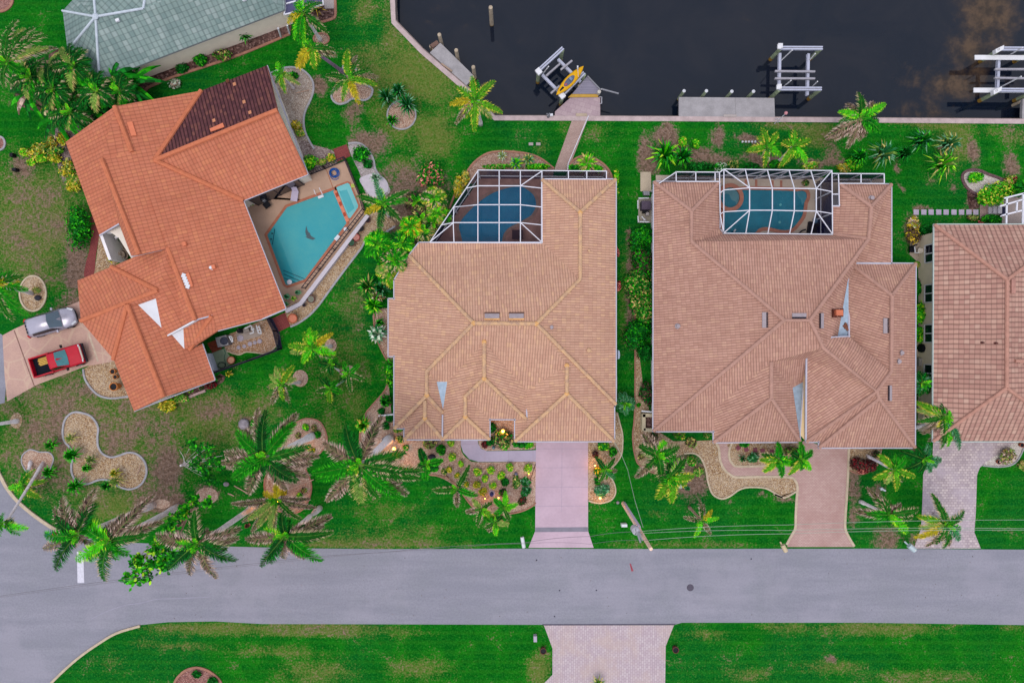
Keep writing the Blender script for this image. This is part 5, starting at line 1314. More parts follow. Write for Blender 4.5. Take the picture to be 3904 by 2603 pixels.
# lower wings of the cage, left and right
bm += [(g(-400, 85, H0), g(140, 88, H0)), (g(-400, 85, H0), g(-615, 230, H0)), (g(-400, 85, H0), g(-400, 205, H0)), (g(-400, 205, H0), g(140, 205, H0)), (g(-155, 86, H0), g(-155, 205, H0)), (g(90 - 5, 88, H0), g(85, 205, H0)),
       (g(1545, 105, H0), g(2190, 108, H0)), (g(2190, 108, H0), g(2192, 228, H0)), (g(1625, 228, H0), g(2192, 230, H0)), (g(1902, 106, H0), g(1902, 228, H0)), (g(1620, 106, H0), g(1625, 228, H0)), (g(1625, 228, H0), g(1632, 510, H0)), (g(1550, 510, H0), g(1635, 512, H0)), (g(1548, 362, H0), g(1628, 362, H0))]
rp = [[g(195, 50, H0), g(192, 310, H0), g(*mid1[0], H1)], [g(195, 50, H0), g(*mid1[0], H1), g(*top[1], H0)], [g(192, 310, H0), g(192, 582, H0), g(*mid2[0], H1), g(*mid1[0], H1)], [g(192, 582, H0), g(192, 848, H0), g(*mid2[0], H1)], [g(192, 848, H0), g(*bot[1], H0), g(*mid2[0], H1)],
      [g(*top[4], H0), g(*mid1[3], H1), g(1540, 68, H0)], [g(1540, 68, H0), g(*mid1[3], H1), g(1538, 330, H0)], [g(1538, 330, H0), g(*mid1[3], H1), g(*mid2[3], H1), g(1538, 602, H0)], [g(1538, 602, H0), g(*mid2[3], H1), g(1548, 862, H0)], [g(*mid2[3], H1), g(*bot[4], H0), g(1548, 862, H0)],
      [g(140, 90, H0), g(148, 610, H0), g(192, 848, H0), g(195, 50, H0)], [g(-400, 85, H0), g(-400, 205, H0), g(140, 205, H0), g(140, 88, H0)], [g(-400, 85, H0), g(-615, 230, H0), g(-400, 205, H0)], [g(1545, 105, H0), g(1550, 228, H0), g(2192, 230, H0), g(2190, 108, H0)], [g(1548, 228, H0), g(1550, 510, H0), g(1632, 510, H0), g(1625, 228, H0)]]
for i in range(3):
    rp += [[g(*top[i + 1], H0), g(*mid1[i], H1), g(*mid1[i + 1], H1), g(*top[i + 2], H0)], [g(*mid1[i], H1), g(*mid2[i], H1), g(*mid2[i + 1], H1), g(*mid1[i + 1], H1)], [g(*mid2[i], H1), g(*bot[i + 1], H0), g(*bot[i + 2], H0), g(*mid2[i + 1], H1)]]
cage(CG3, bm, [g(x, y, H0) for x, y in top + [(140, 90), (-155, 86), (-400, 85), (-615, 230), (1620, 106), (1902, 106), (2190, 108), (1538, 330), (1538, 602)]], rp,
     [(g(195, 50, H0), g(1540, 68, H0)), (g(-400, 85, H0), g(140, 88, H0)), (g(-615, 230, H0), g(-400, 85, H0)), (g(1545, 105, H0), g(2190, 108, H0)), (g(2190, 108, H0), g(2192, 228, H0)), (g(195, 50, H0), g(140, 90, H0)), (g(1545, 120, H0), g(1545, 855, H0))])
for i in range(5):  # diagonal braces in the tall back wall
    a, c = W(*g(*top[i], H0)), W(*g(*top[i + 1], H0))
    b = MB(); b.beam((a.x, a.y - .02, .2), (c.x, c.y - .02, c.z - .1), .08, .08); b.build('brace', WHITE_FR, CG3)
LF = thing('outdoor_sofa', 'dark wicker lounge sofa with a blue cushion in the right cage corner', 'sofa', WZ('G6', 1380, 790, 0))
b = MB(); b.box(WZ('G6', 1400, 800, .0), 2.4, .95, .4, R(-8)); b.box(WZ('G6', 1440, 760, .4), 1.6, .25, .4, R(-8)); b.build('frame', BLACK, LF)
b = MB(); b.box(WZ('G6', 1340, 705, .1), .5, .5, .35, R(5)); b.build('cushion', M('blue_cushion', A(84, 116, 150), .8), LF)
o = MB(); o.box(WZ('G6', 1440, 690, .02), .9, .6, .4, R(-12)); tag(o.build('storage_box', M('tan_box', A(180, 140, 86), .8), origin=WZ('G6', 1440, 690, 0)), 'tan storage box behind the dark sofa in the right cage corner', 'storage box')
o = MB(); o.tube([WZ('G6', 1130, 850, .05), WZ('G6', 1170, 815, .3), WZ('G6', 1215, 800, .35)], .06, 6); tag(o.build('float_tube', BLACK, origin=WZ('G6', 1170, 820, 0)), 'thin dark pole lying by the lower edge of the freeform pool', 'pole')
o = MB(); o.beam(WZ('G6', 320, 830, .35), WZ('G6', 340, 800, .35), .12, .1); tag(o.build('pool_skimmer', WHITE, origin=WZ('G6', 330, 815, 0)), 'small white skimmer head at the lower left of the freeform pool', 'pool skimmer')

# --- edge-of-view lanai of the pink house
LN = thing('screened_lanai', 'white-framed screened lanai wedge behind the pink tiled house', 'screen enclosure', WZ('E8', 1850, 450, 0))
e = lambda x, y, h=2.9: WZ('E8', x, y, h)
for p_, q_ in (((1690, 245), (2010, 165)), ((2005, 165), (1998, 668)), ((1735, 240), (1725, 665)), ((1620, 378), (2000, 265)), ((1655, 530), (1995, 445)), ((1905, 295), (1895, 470)), ((2010, 165), (2300, 80))):
    b = MB(); b.beam(e(*p_), e(*q_), .12, .1); b.build('beam', WHITE_FR, LN)
b = MB(); b.poly([e(1690, 245, 2.8), e(1640, 665, 2.8), e(2200, 665, 2.8), e(2200, 110, 2.8)]); b.build('roof_screen', SCR_TOP, LN)
b = MB(); b.prism([e(1650, 385, .3), e(1728, 385, .3), e(1728, 520, .3), e(1650, 520, .3)], .02, .2); b.build('door_mat', M('navy_mat', A(40, 40, 70), .8), LN)
for x, y in ((1700, 245), (2005, 165), (1640, 540)):
    b = MB(); b.beam(e(x, y, 0), e(x, y, 2.9), .09, .09); b.build('post', WHITE_FR, LN)
o = MB()
for i in range(3): o.prism([WZ('E8', x, y) for x, y in ((1415 + i * 60, 392), (1480 + i * 60, 392), (1480 + i * 60, 512), (1415 + i * 60, 512))], .03, .14 + i * .14)
tag(o.build('lanai_steps', M('step_grey', A(190, 186, 196), .8, .06, 3), origin=WZ('E8', 1500, 450, 0)), 'three shallow grey steps up to the screened lanai', 'steps')
flat('footpath', ZL('E8', [(1283, 350), (1415, 350), (1415, 590), (1283, 590)]), pavers('lanai_pavers', A(168, 140, 136), A(178, 152, 146), A(140, 116, 112), .6, .5, .02), .034)
for i, x in enumerate((1295, 1360, 1422, 1487, 1550, 1617, 1682, 1745, 1803)):
    o = MB(); o.prism([WZ('B4', xx, yy) for xx, yy in ((x, 446), (x + 45, 447), (x + 44, 492), (x + 1, 491))], 0, .045 + .003 * (i % 3))
    ordn = ['leftmost', 'second', 'third', 'fourth', 'fifth', 'sixth', 'seventh', 'eighth', 'ninth and last'][i]
    tag(o.build('stepping_stone', CONC_LILAC, origin=WZ('B4', x + 22, 470, 0)), f'square pale stepping stone in the lawn, {ordn} counting towards the lanai', 'stepping stone', 'row of square stepping stones')
# ------------------------------------------------------------------ docks, lifts, kayak
def pile(name, label, t, top, ztop, r=.16, cap=None, group=None, mat=WOODPILE, lean=0.0):
    p = WZ(t, *top, ztop)
    o = thing(name, label, 'piling', (p.x, p.y, -1.3), group)
    b = MB(); b.tube([(p.x, p.y, -3.3), (p.x, p.y, -1.2)], r * 1.02, 12); b.build('wet_foot', M('algae_wood', A(150, 116, 48), .9, .4, 5), o)
    b = MB(); b.tube([(p.x, p.y, -1.2), (p.x, p.y, ztop)], r, 12); b.build('shaft', mat, o)
    if cap:
        b = MB(); b.lathe((p.x, p.y, ztop), [(r * 1.1, -.05), (r * 1.1, .03), (.0001, .16)], 12); b.build('cap', cap, o)
    return o
PILE_GR = M('greened_piling', A(150, 164, 134), .9, .3, 3)
pile('mooring_pile', 'lone tall wooden mooring pile standing out in the canal', 'A2', (1950, 64), 1.9, .17)
for lab, x, y in (('wooden pile at the upper end of the slanted concrete dock', 1512, 297), ('wooden pile at the middle of the slanted concrete dock', 1656, 430), ('wooden pile at the lower end of the slanted concrete dock', 1802, 574)):
    pile('dock_pile', lab, 'A2', (x, y), 1.15, .16, group='piles of the slanted dock')
for lab, x, y in (('white-capped pile at the left end of the rectangular dock', 1362, 778), ('white-capped pile second from the left on the rectangular dock', 1553, 778), ('white-capped pile with rusty stain, third along the rectangular dock', 1770, 782), ('white-capped pile at the right part of the rectangular dock', 1955, 782)):
    pile('dock_pile', lab, 'A3', (x, y), .75, .13, WHITE, 'capped piles of the rectangular dock', PILE_GR)
def dock(name, label, t, pts, mat, z=.02, thick=.3, legs=True):
    w = [WZ(t, *p, z) for p in pts]
    c = sum(w, Vector()) / len(w)
    o = thing(name, label, 'dock', (c.x, c.y, 0))
    b = MB(); b.prism(w, z - thick, z); b.build('deck', mat, o)
    if legs:
        for p in w:
            q = p.lerp(c, .12); b = MB(); b.tube([(q.x, q.y, -3.3), (q.x, q.y, z - thick)], .14, 8); b.build('support', WOODPILE, o)
    return o
dock('concrete_dock', 'slanted grey concrete dock along the angled part of the seawall', 'A2', [(1520, 366), (1810, 652), (1742, 730), (1430, 452)], CONC_DECK)
o = dock('stub_dock', 'small brown timber landing at the top of the slanted dock', 'A2', [(1430, 385), (1488, 345), (1510, 372), (1458, 412)], M('brown_timber', A(122, 96, 88), .9, .2, 3), -.05)
o = MB(); o.beam(WZ('A2', 1530, 545, .1), WZ('A2', 1620, 610, .1), .12, .1); tag(o.build('timber_plank', M('tan_timber', A(176, 150, 132), .9, .2, 3), origin=WZ('A2', 1575, 578, 0)), 'loose tan plank lying on the slanted concrete dock', 'plank')
dd = dock('concrete_dock', 'long rectangular grey concrete dock with four capped piles', 'A3', [(1320, 830), (2133, 838), (2138, 1012), (1318, 1002)], CONC_DECK)
b = MB()
for x in (1800,): strip(b, [WZ('A3', x, 835, .02), WZ('A3', x + 2, 1008, .02)], .04, .02, .0245)
b.build('joint', M('dock_joint', A(150, 146, 150), .9), dd)
b = MB(); b.prism([WZ('A3', x, y) for x, y in ((1698, 982), (1806, 984), (1806, 1004), (1698, 1002))], .02, .12); b.build('step', CONC, dd)
dock('concrete_dock', 'concrete dock corner at the right edge of the view', 'E7', [(1355, 1240), (1700, 1240), (1700, 1700), (1340, 1700)], CONC_DECK)
kd = dock('wedge_dock', 'wedge shaped dock with grey boards, a yellow step and a stone-look concrete base', 'E5', [(735, 1060), (1275, 1055), (1275, 1400), (455, 1400), (455, 1312)], pavers('dock_stone', A(182, 158, 166), A(196, 174, 178), A(156, 132, 144), .5, .4, .01, .3))
b = MB(); b.prism([WZ('E5', x, y, .1) for x, y in ((1045, 668), (1278, 918), (1235, 992), (765, 992))], -.2, .12); b.build('board_deck', pavers('boards_grey', A(146, 142, 160), A(160, 154, 172), A(112, 108, 126), 4, .15, .012), kd)
b = MB(); b.prism([WZ('E5', x, y, .05) for x, y in ((762, 992), (1235, 992), (1240, 1048), (695, 1052))], -.2, .06); b.build('step', M('yellow_board', A(206, 164, 78), .8, .12, 3), kd)
b = MB(); b.beam(WZ('E5', 1045, 668, .16), WZ('E5', 1278, 915, .16), .1, .08); b.build('edge_rail', GREYMET, kd)
b = MB(); b.prism([WZ('E5', x, y) for x, y in ((835, 1350), (1030, 1350), (1040, 1400), (835, 1400))], .02, .1); b.build('seawall_step', CONC_TAN, kd)
for p_ in ((1040, 700), (1250, 920), (900, 830)):
    q = WZ('E5', *p_, 0); b = MB(); b.tube([(q.x, q.y, -3.3), (q.x, q.y, -.2)], .13, 8); b.build('support', WOODPILE, kd)
b = MB(); b.tube([WZ('E5', 1240, 990, .0), WZ('E5', 1258, 950, 1.0)], .15, 10); b.build('bollard', M('cream_pile', A(206, 200, 190), .9, .15, 4), kd)
AR = thing('swing_arm', 'grey metal swing arm reaching out over the water from the wedge dock', 'davit', WZ('E5', 1295, 910, 0))
b = MB(); b.tube([WZ('E5', 1285, 930, .1), WZ('E5', 1298, 905, 1.3)], .06, 8); b.build('mast', GREYMET, AR)
b = MB(); b.beam(WZ('E5', 1300, 905, 1.25), WZ('E5', 1610, 988, 1.25), .11, .1); b.build('boom', GREYMET, AR)
LD = thing('dock_ladder', 'small white ladder on the right side of the wedge dock', 'ladder', WZ('E5', 1295, 1110, 0))
for x in (1045, 1165):
    b = MB(); b.tube([WZ('E5', 1262, x, .05), WZ('E5', 1300, x, .35), WZ('E5', 1305, x, -1.6)], .025, 6); b.build('rail', WHITE_FR, LD)
for z_ in (.0, -.35, -.7):
    b = MB(); b.tube([WZ('E5', 1303, 1045, z_), WZ('E5', 1303, 1165, z_)], .025, 6); b.build('rung', WHITE_FR, LD)
# lifts
LFT = M('lift_aluminium', A(196, 200, 222), .45, .06, 3, metallic=.0)
LFTW = M('lift_white', A(234, 234, 240), .5, .05, 3)
GALV = M('lift_grey', A(172, 170, 180), .6, .1, 3)
def lift(label, t, piles, tops, cradles, bunks, guides, boxes, zt, zc, zb, tw=.26, cw=.22, extras=()):
    c = sum((WZ(t, *p, zt) for p in piles), Vector()) / len(piles)
    o = thing('boat_lift', label, 'boat lift', (c.x, c.y, -1.3))
    for x, y in piles:
        p = WZ(t, x, y, zt)
        b = MB(); b.tube([(p.x, p.y, -3.3), (p.x, p.y, -.9)], .17, 12); b.tube([(p.x, p.y, -.9), (p.x, p.y, -.85)], .17, 12); pf = b.build('pile_foot', M('algae_wood', A(150, 116, 48), .9, .4, 5), o)
        b = MB(); b.tube([(p.x, p.y, -.86), (p.x, p.y, zt - .05)], .165, 12); b.build('pile', PILE_GR, o)
    for p_, q_ in tops:
        a, c_ = WZ(t, *p_, zt), WZ(t, *q_, zt)
        d = (c_ - a).normalized(); s_ = Vector((-d.y, d.x, 0)) * tw * .36
        b = MB(); b.beam(a + s_, c_ + s_, tw * .42, .22); b.beam(a - s_, c_ - s_, tw * .42, .22); b.beam(a - Vector((0, 0, .05)), c_ - Vector((0, 0, .05)), tw * .5, .05); tb = b.build('top_beam', LFT, o)
        b = MB(); b.tube([a.lerp(c_, .04) + Vector((0, 0, .06)), a.lerp(c_, .96) + Vector((0, 0, .06))], .03, 6); b.build('drive_pipe', GREYMET, tb)
    for p_, q_ in cradles:
        b = MB(); a, c_ = WZ(t, *p_, zc), WZ(t, *q_, zc); b.beam(a, c_, cw, .06); b.beam(a - Vector((0, 0, .12)), c_ - Vector((0, 0, .12)), .05, .2); b.beam(a - Vector((0, 0, .22)), c_ - Vector((0, 0, .22)), cw, .05); b.build('cradle_beam', LFT, o)
    for p_, q_ in bunks:
        b = MB(); b.beam(WZ(t, *p_, zb), WZ(t, *q_, zb), .15, .2); b.build('bunk', GALV, o)
    for x, y, x2, y2, z2 in guides:
        b = MB(); b.tube([WZ(t, x, y, zc), WZ(t, x2, y2, z2)], .05, 8); b.build('guide_post', LFTW, o)
    for x, y, s1, s2, hh, an in boxes:
        b = MB(); b.box(WZ(t, x, y, zt), s1, s2, hh, R(an)); b.box(WZ(t, x, y, zt + hh), s1 * .8, s2 * .8, .05, R(an)); b.build('motor_box', LFTW, o)
    return o
lift('white aluminium boat lift standing empty beside the rectangular dock', 'E6', [(575, 215), (1290, 215), (560, 935), (1270, 935)], [((560, 205), (1315, 208)), ((545, 918), (1298, 922))], [((572, 290), (558, 960)), ((1074, 300), (1054, 1030))],
     [((480, 612), (1182, 620)), ((477, 740), (1180, 743))], [(592, 420, 785, 240, 2.4), (1090, 415, 1190, 300, 1.4), (622, 890, 765, 770, 2.1), (1128, 890, 1230, 790, 1.8)], [(558, 185, .38, .4, .3, 0), (540, 895, .36, .38, .3, 0)], .95, .15, .38)
lf1 = lift('weathered grey boat lift beside the wedge dock, carrying the yellow kayak', 'E5', [(160, 605), (590, 195), (590, 1020), (985, 640)], [((185, 545), (600, 165)), ((590, 1010), (985, 610))], [((512, 360), (925, 770)), ((225, 640), (505, 925))],
     [((295, 668), (548, 448)), ((380, 985), (540, 850)), ((560, 560), (765, 392))], [(248, 610, 340, 495, 1.6), (590, 940, 600, 870, 1.3), (875, 690, 865, 505, 2.2)], [(160, 600, .42, .5, .3, 40), (582, 1035, .42, .5, .3, 40)], .95, .1, .32)
lf3 = lift('large white boat lift with wide walkboards at the right edge of the canal', 'E7', [(850, 290), (1560, 290), (840, 1100), (1560, 1100)], [((900, 245), (1700, 250)), ((880, 1068), (1700, 1078))], [((882, 460), (860, 1030)), ((1500, 460), (1480, 1030))],
     [((795, 655), (1700, 655)), ((790, 828), (1700, 842))], [(1080, 375, 1345, 222, 2.4), (910, 1010, 1325, 795, 3.0)], [], .95, .1, .3)
for p_, q_ in (((395, 418), (1700, 424)), ((372, 1070), (1700, 1074))):
    b = MB(); b.beam(WZ('E7', *p_, .42 if p_[1] < 500 else .5), WZ('E7', *q_, .42 if p_[1] < 500 else .5), .40, .08); b.build('walkboard', LFTW, lf3)
def text_mesh(body, size, loc, rotz, mat, parent):
    cu = bpy.data.curves.new('lettering', 'FONT'); cu.body = body; cu.size = size; cu.extrude = .003; cu.align_x = 'CENTER'; cu.align_y = 'CENTER'
    ob = bpy.data.objects.new('tmp', cu); COL.objects.link(ob)
    bpy.context.view_layer.update()
    me = bpy.data.meshes.new_from_object(ob.evaluated_get(bpy.context.evaluated_depsgraph_get()))
    bpy.data.objects.remove(ob)
    me.materials.clear(); me.materials.append(mat)
    o = bpy.data.objects.new('lettering', me); COL.objects.link(o)
    o.parent = parent; o.location = Vector(loc) - ORG[parent.name]; o.rotation_euler = (0, 0, rotz)
    return o
for x, y in ((880, 265), (838, 1085)):
    b = MB(); b.prism([WZ('E7', x + dx, y + dy, 1.1) for dx, dy in ((-80, -5), (88, -85), (78, 0), (-75, 80))], .8, 1.2); mb_ = b.build('motor_box', LFTW, lf3)
    text_mesh('LT', .2, WZ('E7', x, y - 8, 1.21), R(22), BLACK, mb_)
KY = thing('kayak', 'yellow sit-in kayak with a grey cockpit resting on the weathered boat lift', 'kayak', WZ('E5', 728, 755, 1.3))
def kay(sc, zo, hts):
    b = MB(); a, c = WZ('E5', 480, 1015, 1.3), WZ('E5', 972, 495, 1.3); d = (c - a); L = d.length; d.normalize(); s_ = Vector((-d.y, d.x, 0))
    secs = 15; seg = 10; n = 0
    for i in range(secs):
        t_ = i / (secs - 1); w_ = .42 * math.sin(math.pi * min(1, max(0, t_))) ** .75 * sc + .012
        for k in range(seg):
            an = 2 * math.pi * k / seg
            b.v.append(tuple(a + d * L * t_ + s_ * w_ * math.cos(an) + Vector((0, 0, zo + .17 * math.sin(an) * (w_ / .36) ** .5 + .07 * abs(2 * t_ - 1) ** 2))))
    for i in range(secs - 1):
        for k in range(seg): b.face([i * seg + k, (i + 1) * seg + k, (i + 1) * seg + (k + 1) % seg, i * seg + (k + 1) % seg])
    return b, a, d, L, s_
b, ka, kd_, kL, ks = kay(1, 0, 0)
b.build('hull', M('kayak_yellow', A(238, 178, 24), .35, .08, 4), KY, smooth=True)
b = MB(); cc_ = ka + kd_ * kL * .47
ring_ = [cc_ + kd_ * .62 * math.cos(t_) + ks * .24 * math.sin(t_) for t_ in [i * .3927 for i in range(16)]]
b.prism(ring_, ka.z + .12, ka.z + .19); ck = b.build('cockpit', M('cockpit_grey', A(96, 104, 128), .6, .25, 9), KY)
b = MB(); b.box(cc_ + kd_ * .2 + Vector((0, 0, .19)), .24, .3, .12, math.atan2(kd_.y, kd_.x)); b.build('seat', M('seat_blue', A(120, 138, 170), .7, .3, 8), ck)
b = MB(); b.box(cc_ - kd_ * .42 + Vector((0, 0, .19)), .2, .16, .05, .4); b.build('strap', M('strap_pink', A(176, 96, 112), .7), ck)
b = MB(); q = ka + kd_ * kL * .2; b.prism([q + kd_ * .2 + ks * .1, q + kd_ * .2 - ks * .1, q - kd_ * .25 - ks * .05, q - kd_ * .25 + ks * .05], ka.z + .12, ka.z + .185); b.build('hatch', BLACK, KY)
PD = thing('paddle', 'white-shafted paddle leaning across the yellow kayak', 'paddle', WZ('E5', 870, 590, 1.5))
b = MB(); b.tube([WZ('E5', 880, 690, 1.6), WZ('E5', 866, 505, 1.6)], .025, 6); b.build('shaft', M('paddle_pink', A(230, 206, 200), .6), PD)
b = MB(); b.box(WZ('E5', 866, 515, 1.6), .12, .3, .03); b.build('blade', WHITE, PD)
# small things along the seawall
LP_ = thing('dock_lamp_post', 'thin white post with a pink globe leaning out over the seawall', 'lamp post', WZ('E6', 545, 1440, 0))
b = MB(); b.tube([WZ('E6', 470, 1535, .05), WZ('E6', 690, 1335, 2.6)], .035, 8); b.build('post', WHITE_FR, LP_)
b = MB(); b.sphere(WZ('E6', 675, 1345, 2.6), .15, 10, 6); b.build('globe', M('pink_globe', A(216, 150, 158), .5), LP_)
b = MB()
for x, y in ((515, 1450), (545, 1505)): b.tube([WZ('E6', x - 25, y, .1), WZ('E6', x + 25, y - 10, .6)], .03, 6)
b.build('bracket', WHITE_FR, LP_)
o = MB(); 
for dx, dy in ((0, 0), (8, -18), (-6, -30), (14, -34)): o.tube([WZ('E5', 330 + dx, 1420, .06), WZ('E5', 325 + dx * 2, 1380 + dy, .5)], .06, 6)
tag(o.build('dock_winch', GREYMET, origin=WZ('E5', 330, 1400, 0)), 'small grey winch standing on the seawall left of the wedge dock', 'winch')
o = MB(); o.box(WZ('E5', 390, 1382, .06), .25, .2, .2); tag(o.build('seawall_box', WHITE, origin=WZ('E5', 390, 1382, 0)), 'tiny white box on the seawall next to the grey winch', 'box')
HR = thing('path_handrail', 'long thin white handrail along the right side of the canal path', 'handrail', WZ('A3', 545, 990, 0))
b = MB(); pts = [WZ('A3', 545, 992, .95), WZ('A3', 372, 1398, .95), WZ('A3', 368, 1452, .95)]; b.tube(pts, .035, 6); b.build('rail', WHITE_FR, HR)
for f in (0, .33, .66, 1):
    q = pts[0].lerp(pts[1], f); b = MB(); b.tube([(q.x, q.y, 0), q], .03, 6); b.build('post', WHITE_FR, HR)
for lab, x in (('left one of two white plates in the lawn by the canal path', 35), ('right one of two white plates in the lawn by the canal path', 98)):
    o = MB(); o.prism([WZ('A3', xx, yy) for xx, yy in ((x, 1220), (x + 38, 1220), (x + 38, 1244), (x, 1244))], 0, .06); tag(o.build('access_plate', CONC, origin=WZ('A3', x + 19, 1232, 0)), lab, 'access plate')
b = MB()
for i in range(5): b.sphere(WZ('A3', 1862 + i * 27, 1212, .08), .1, 8, 5)
tag(b.build('stone_row', WHITE, origin=WZ('A3', 1915, 1212, 0)), 'short row of small white stones in bare soil left of the twin palms', 'stones')

# ------------------------------------------------------------------ cars
def loft(b, secs, cx):
    """secs: list of (x, [(y,z)...]) rings of equal length; cx maps local (x,y,z)->world"""
    n = len(b.v); k = len(secs[0][1])
    for x, rg in secs:
        for y, z in rg: b.v.append(tuple(cx(x, y, z)))
    for i in range(len(secs) - 1):
        for j in range(k):
            j2 = (j + 1) % k
            b.face([n + i * k + j, n + i * k + j2, n + (i + 1) * k + j2, n + (i + 1) * k + j])
    b.face([n + j for j in range(k)][::-1]); b.face([n + (len(secs) - 1) * k + j for j in range(k)])
def half(w, zb, zt, rb=.12, rt=.12):
    pts = [(-w + rb * .5, zb), (w - rb * .5, zb), (w, zb + rb), (w, zt - rt), (w - rt, zt), (0, zt + .02), (-w + rt, zt), (-w, zt - rt), (-w, zb + rb)]
    return pts
def vehicle(name, label, cat, mid, ang):
    o = thing(name, label, cat, mid)
    ca, sa = math.cos(ang), math.sin(ang)
    return o, lambda x, y, z: Vector((mid[0] + x * ca - y * sa, mid[1] + x * sa + y * ca, mid[2] + z))
def wheel(o, cx, x, y, r=.32, w=.2):
    b = MB(); a, c = cx(x, y - w / 2, r), cx(x, y + w / 2, r); b.tube([a, c], r, 18); wh = b.build('wheel', M('tyre_rubber', A(34, 32, 38), .9), o)
    b = MB(); s_ = 1 if y > 0 else -1; b.tube([cx(x, y + s_ * (w / 2 - .02), r), cx(x, y + s_ * (w / 2 + .012), r)], r * .62, 12); b.build('rim', GREYMET, wh)
GL_BLUE = M('windscreen', A(62, 86, 104), .06, .15, 1.2, spec=.8)
GL_TEAL = M('teal_windscreen', A(52, 134, 142), .06, .2, 1.5, spec=.8)
SILV = M('silver_paint', A(186, 182, 200), .22, .05, 2, metallic=.25, spec=.6)
RED = M('red_paint_car', A(196, 8, 44), .45, .08, 2, spec=.25)
o, cx = vehicle('parked_car', 'silver five-door hatchback parked nose-in on the stamped drive', 'car', W(212, 1229, 0), R(16.5))
zb = .02
b = MB(); prof = [(-2.12, .62, .42, .72), (-2.05, .74, .3, .86), (-1.6, .86, .24, .92), (-.6, .89, .22, .93), (.5, .89, .22, .92), (1.2, .87, .24, .86), (1.75, .8, .26, .76), (2.05, .66, .32, .62), (2.18, .45, .38, .54)]
loft(b, [(x, half(w, z0, z1, .12, .16)) for x, w, z0, z1 in prof], cx); b.build('body', SILV, o, smooth=True)
b = MB(); prof = [(-1.98, .6, .84, .9), (-1.78, .64, .84, 1.24), (-1.4, .66, .84, 1.42), (-.5, .66, .84, 1.49), (.12, .64, .84, 1.46), (.3, .64, .84, 1.38), (1.12, .72, .82, .9)]
loft(b, [(x, [(-w - .16, z0), (w + .16, z0), (w + .14, z0 + .08 * (z1 > 1)), (w + .05, z0 + (z1 - z0) * .6), (w - .06, z1 - .03), (0, z1 + .03), (-w + .06, z1 - .03), (-w - .05, z0 + (z1 - z0) * .6), (-w - .14, z0 + .08 * (z1 > 1))]) for x, w, z0, z1 in prof], cx); b.build('cabin', SILV, o, smooth=True)
def panel(b, cx, pts): b.poly([cx(*p) for p in pts])
b = MB(); panel(b, cx, [(.26, -.6, 1.43), (1.06, -.7, .95), (1.12, 0, .98), (1.06, .7, .95), (.26, .6, 1.43), (.2, 0, 1.5)]); b.build('windscreen', GL_BLUE, o)
b = MB(); panel(b, cx, [(-1.8, -.6, 1.27), (-1.8, .6, 1.27), (-2.06, .64, .9), (-2.06, -.64, .9)]); b.build('rear_window', GLASS_DK, o)
for s_ in (-1, 1):
    b = MB(); panel(b, cx, [(-1.5, s_ * .81, 1.0), (-.1, s_ * .83, .98), (.85, s_ * .86, .95), (.3, s_ * .70, 1.36), (-.4, s_ * .71, 1.4), (-1.35, s_ * .70, 1.33)]); b.build('side_window', GLASS_DK, o)
    b = MB(); b.box(cx(.62, s_ * .98, .95), .14, .22, .14, R(16.5)); b.build('wing_mirror', SILV, o)
    b = MB(); b.beam(cx(1.72, s_ * .72, .72), cx(2.08, s_ * .52, .6), .16, .1); b.build('headlight', M('lamp_glass', A(220, 224, 234), .1, .05, 3), o)
    b = MB(); b.beam(cx(-2.1, s_ * .6, .78), cx(-1.9, s_ * .82, .84), .1, .16); b.build('tail_light', M('tail_red', A(206, 26, 34), .3), o)
    for x in (1.35, -1.35): wheel(o, cx, x, s_ * .78)
b = MB(); b.tube([cx(2.1, -.42, .48), cx(2.24, 0, .5), cx(2.1, .42, .48)], .07, 6); b.build('grille', BLACK, o)
each('spoiler_slot', BLACK, o, lambda b, k: b.box(cx(-1.72, -.42 + .28 * k, 1.31), .06, .2, .05, R(16.5)), range(4))
o, cx = vehicle('pickup_truck', 'red single-cab pickup with lumber in its open bed', 'pickup truck', W(247, 1372, 0), R(17.5))
b = MB(); prof = [(-.52, .86, .42, 1.0), (.5, .86, .4, 1.04), (1.2, .86, .4, 1.02), (1.9, .84, .42, .98), (2.12, .82, .44, .9)]
loft(b, [(x, half(w, z0, z1, .1, .1)) for x, w, z0, z1 in prof], cx); b.build('body', RED, o, smooth=False)
b = MB(); prof = [(-.55, .68, .98, 1.0), (-.5, .66, .98, 1.5), (-.3, .66, .98, 1.62), (.2, .65, .98, 1.63), (.3, .64, .98, 1.58), (.95, .72, .98, 1.03)]
loft(b, [(x, [(-w - .12, z0), (w + .12, z0), (w + .04, z0 + (z1 - z0) * .6), (w - .05, z1 - .02), (0, z1 + .02), (-w + .05, z1 - .02), (-w - .04, z0 + (z1 - z0) * .6)]) for x, w, z0, z1 in prof], cx); b.build('cab', RED, o, smooth=False)
b = MB(); panel(b, cx, [(.27, -.6, 1.62), (.92, -.68, 1.08), (.97, 0, 1.09), (.92, .68, 1.08), (.27, .6, 1.62), (.22, 0, 1.66)]); b.build('windscreen', GL_TEAL, o)
each('bed_side', RED, o, lambda b, y: b.beam(cx(-2.3, y, .78), cx(-.55, y, .78), .1, .62), (.82, -.82))
b = MB(); b.beam(cx(-2.3, -.8, .76), cx(-2.3, .8, .76), .09, .58); b.build('tailgate', RED, o)
b = MB(); b.prism([cx(-2.26, -.77, 0), cx(-2.26, .77, 0), cx(-.54, .77, 0), cx(-.54, -.77, 0)], .5, .62); b.build('bed_liner', M('bed_liner', A(30, 34, 44), .95, .2, 5, spec=.05), o)
b = MB(); b.beam(cx(-2.36, -.85, .5), cx(-2.36, .85, .5), .14, .18); b.build('bumper', DARK, o)
b = MB(); b.beam(cx(2.16, -.82, .62), cx(2.16, .82, .62), .16, .2); b.build('bumper', DARK, o)
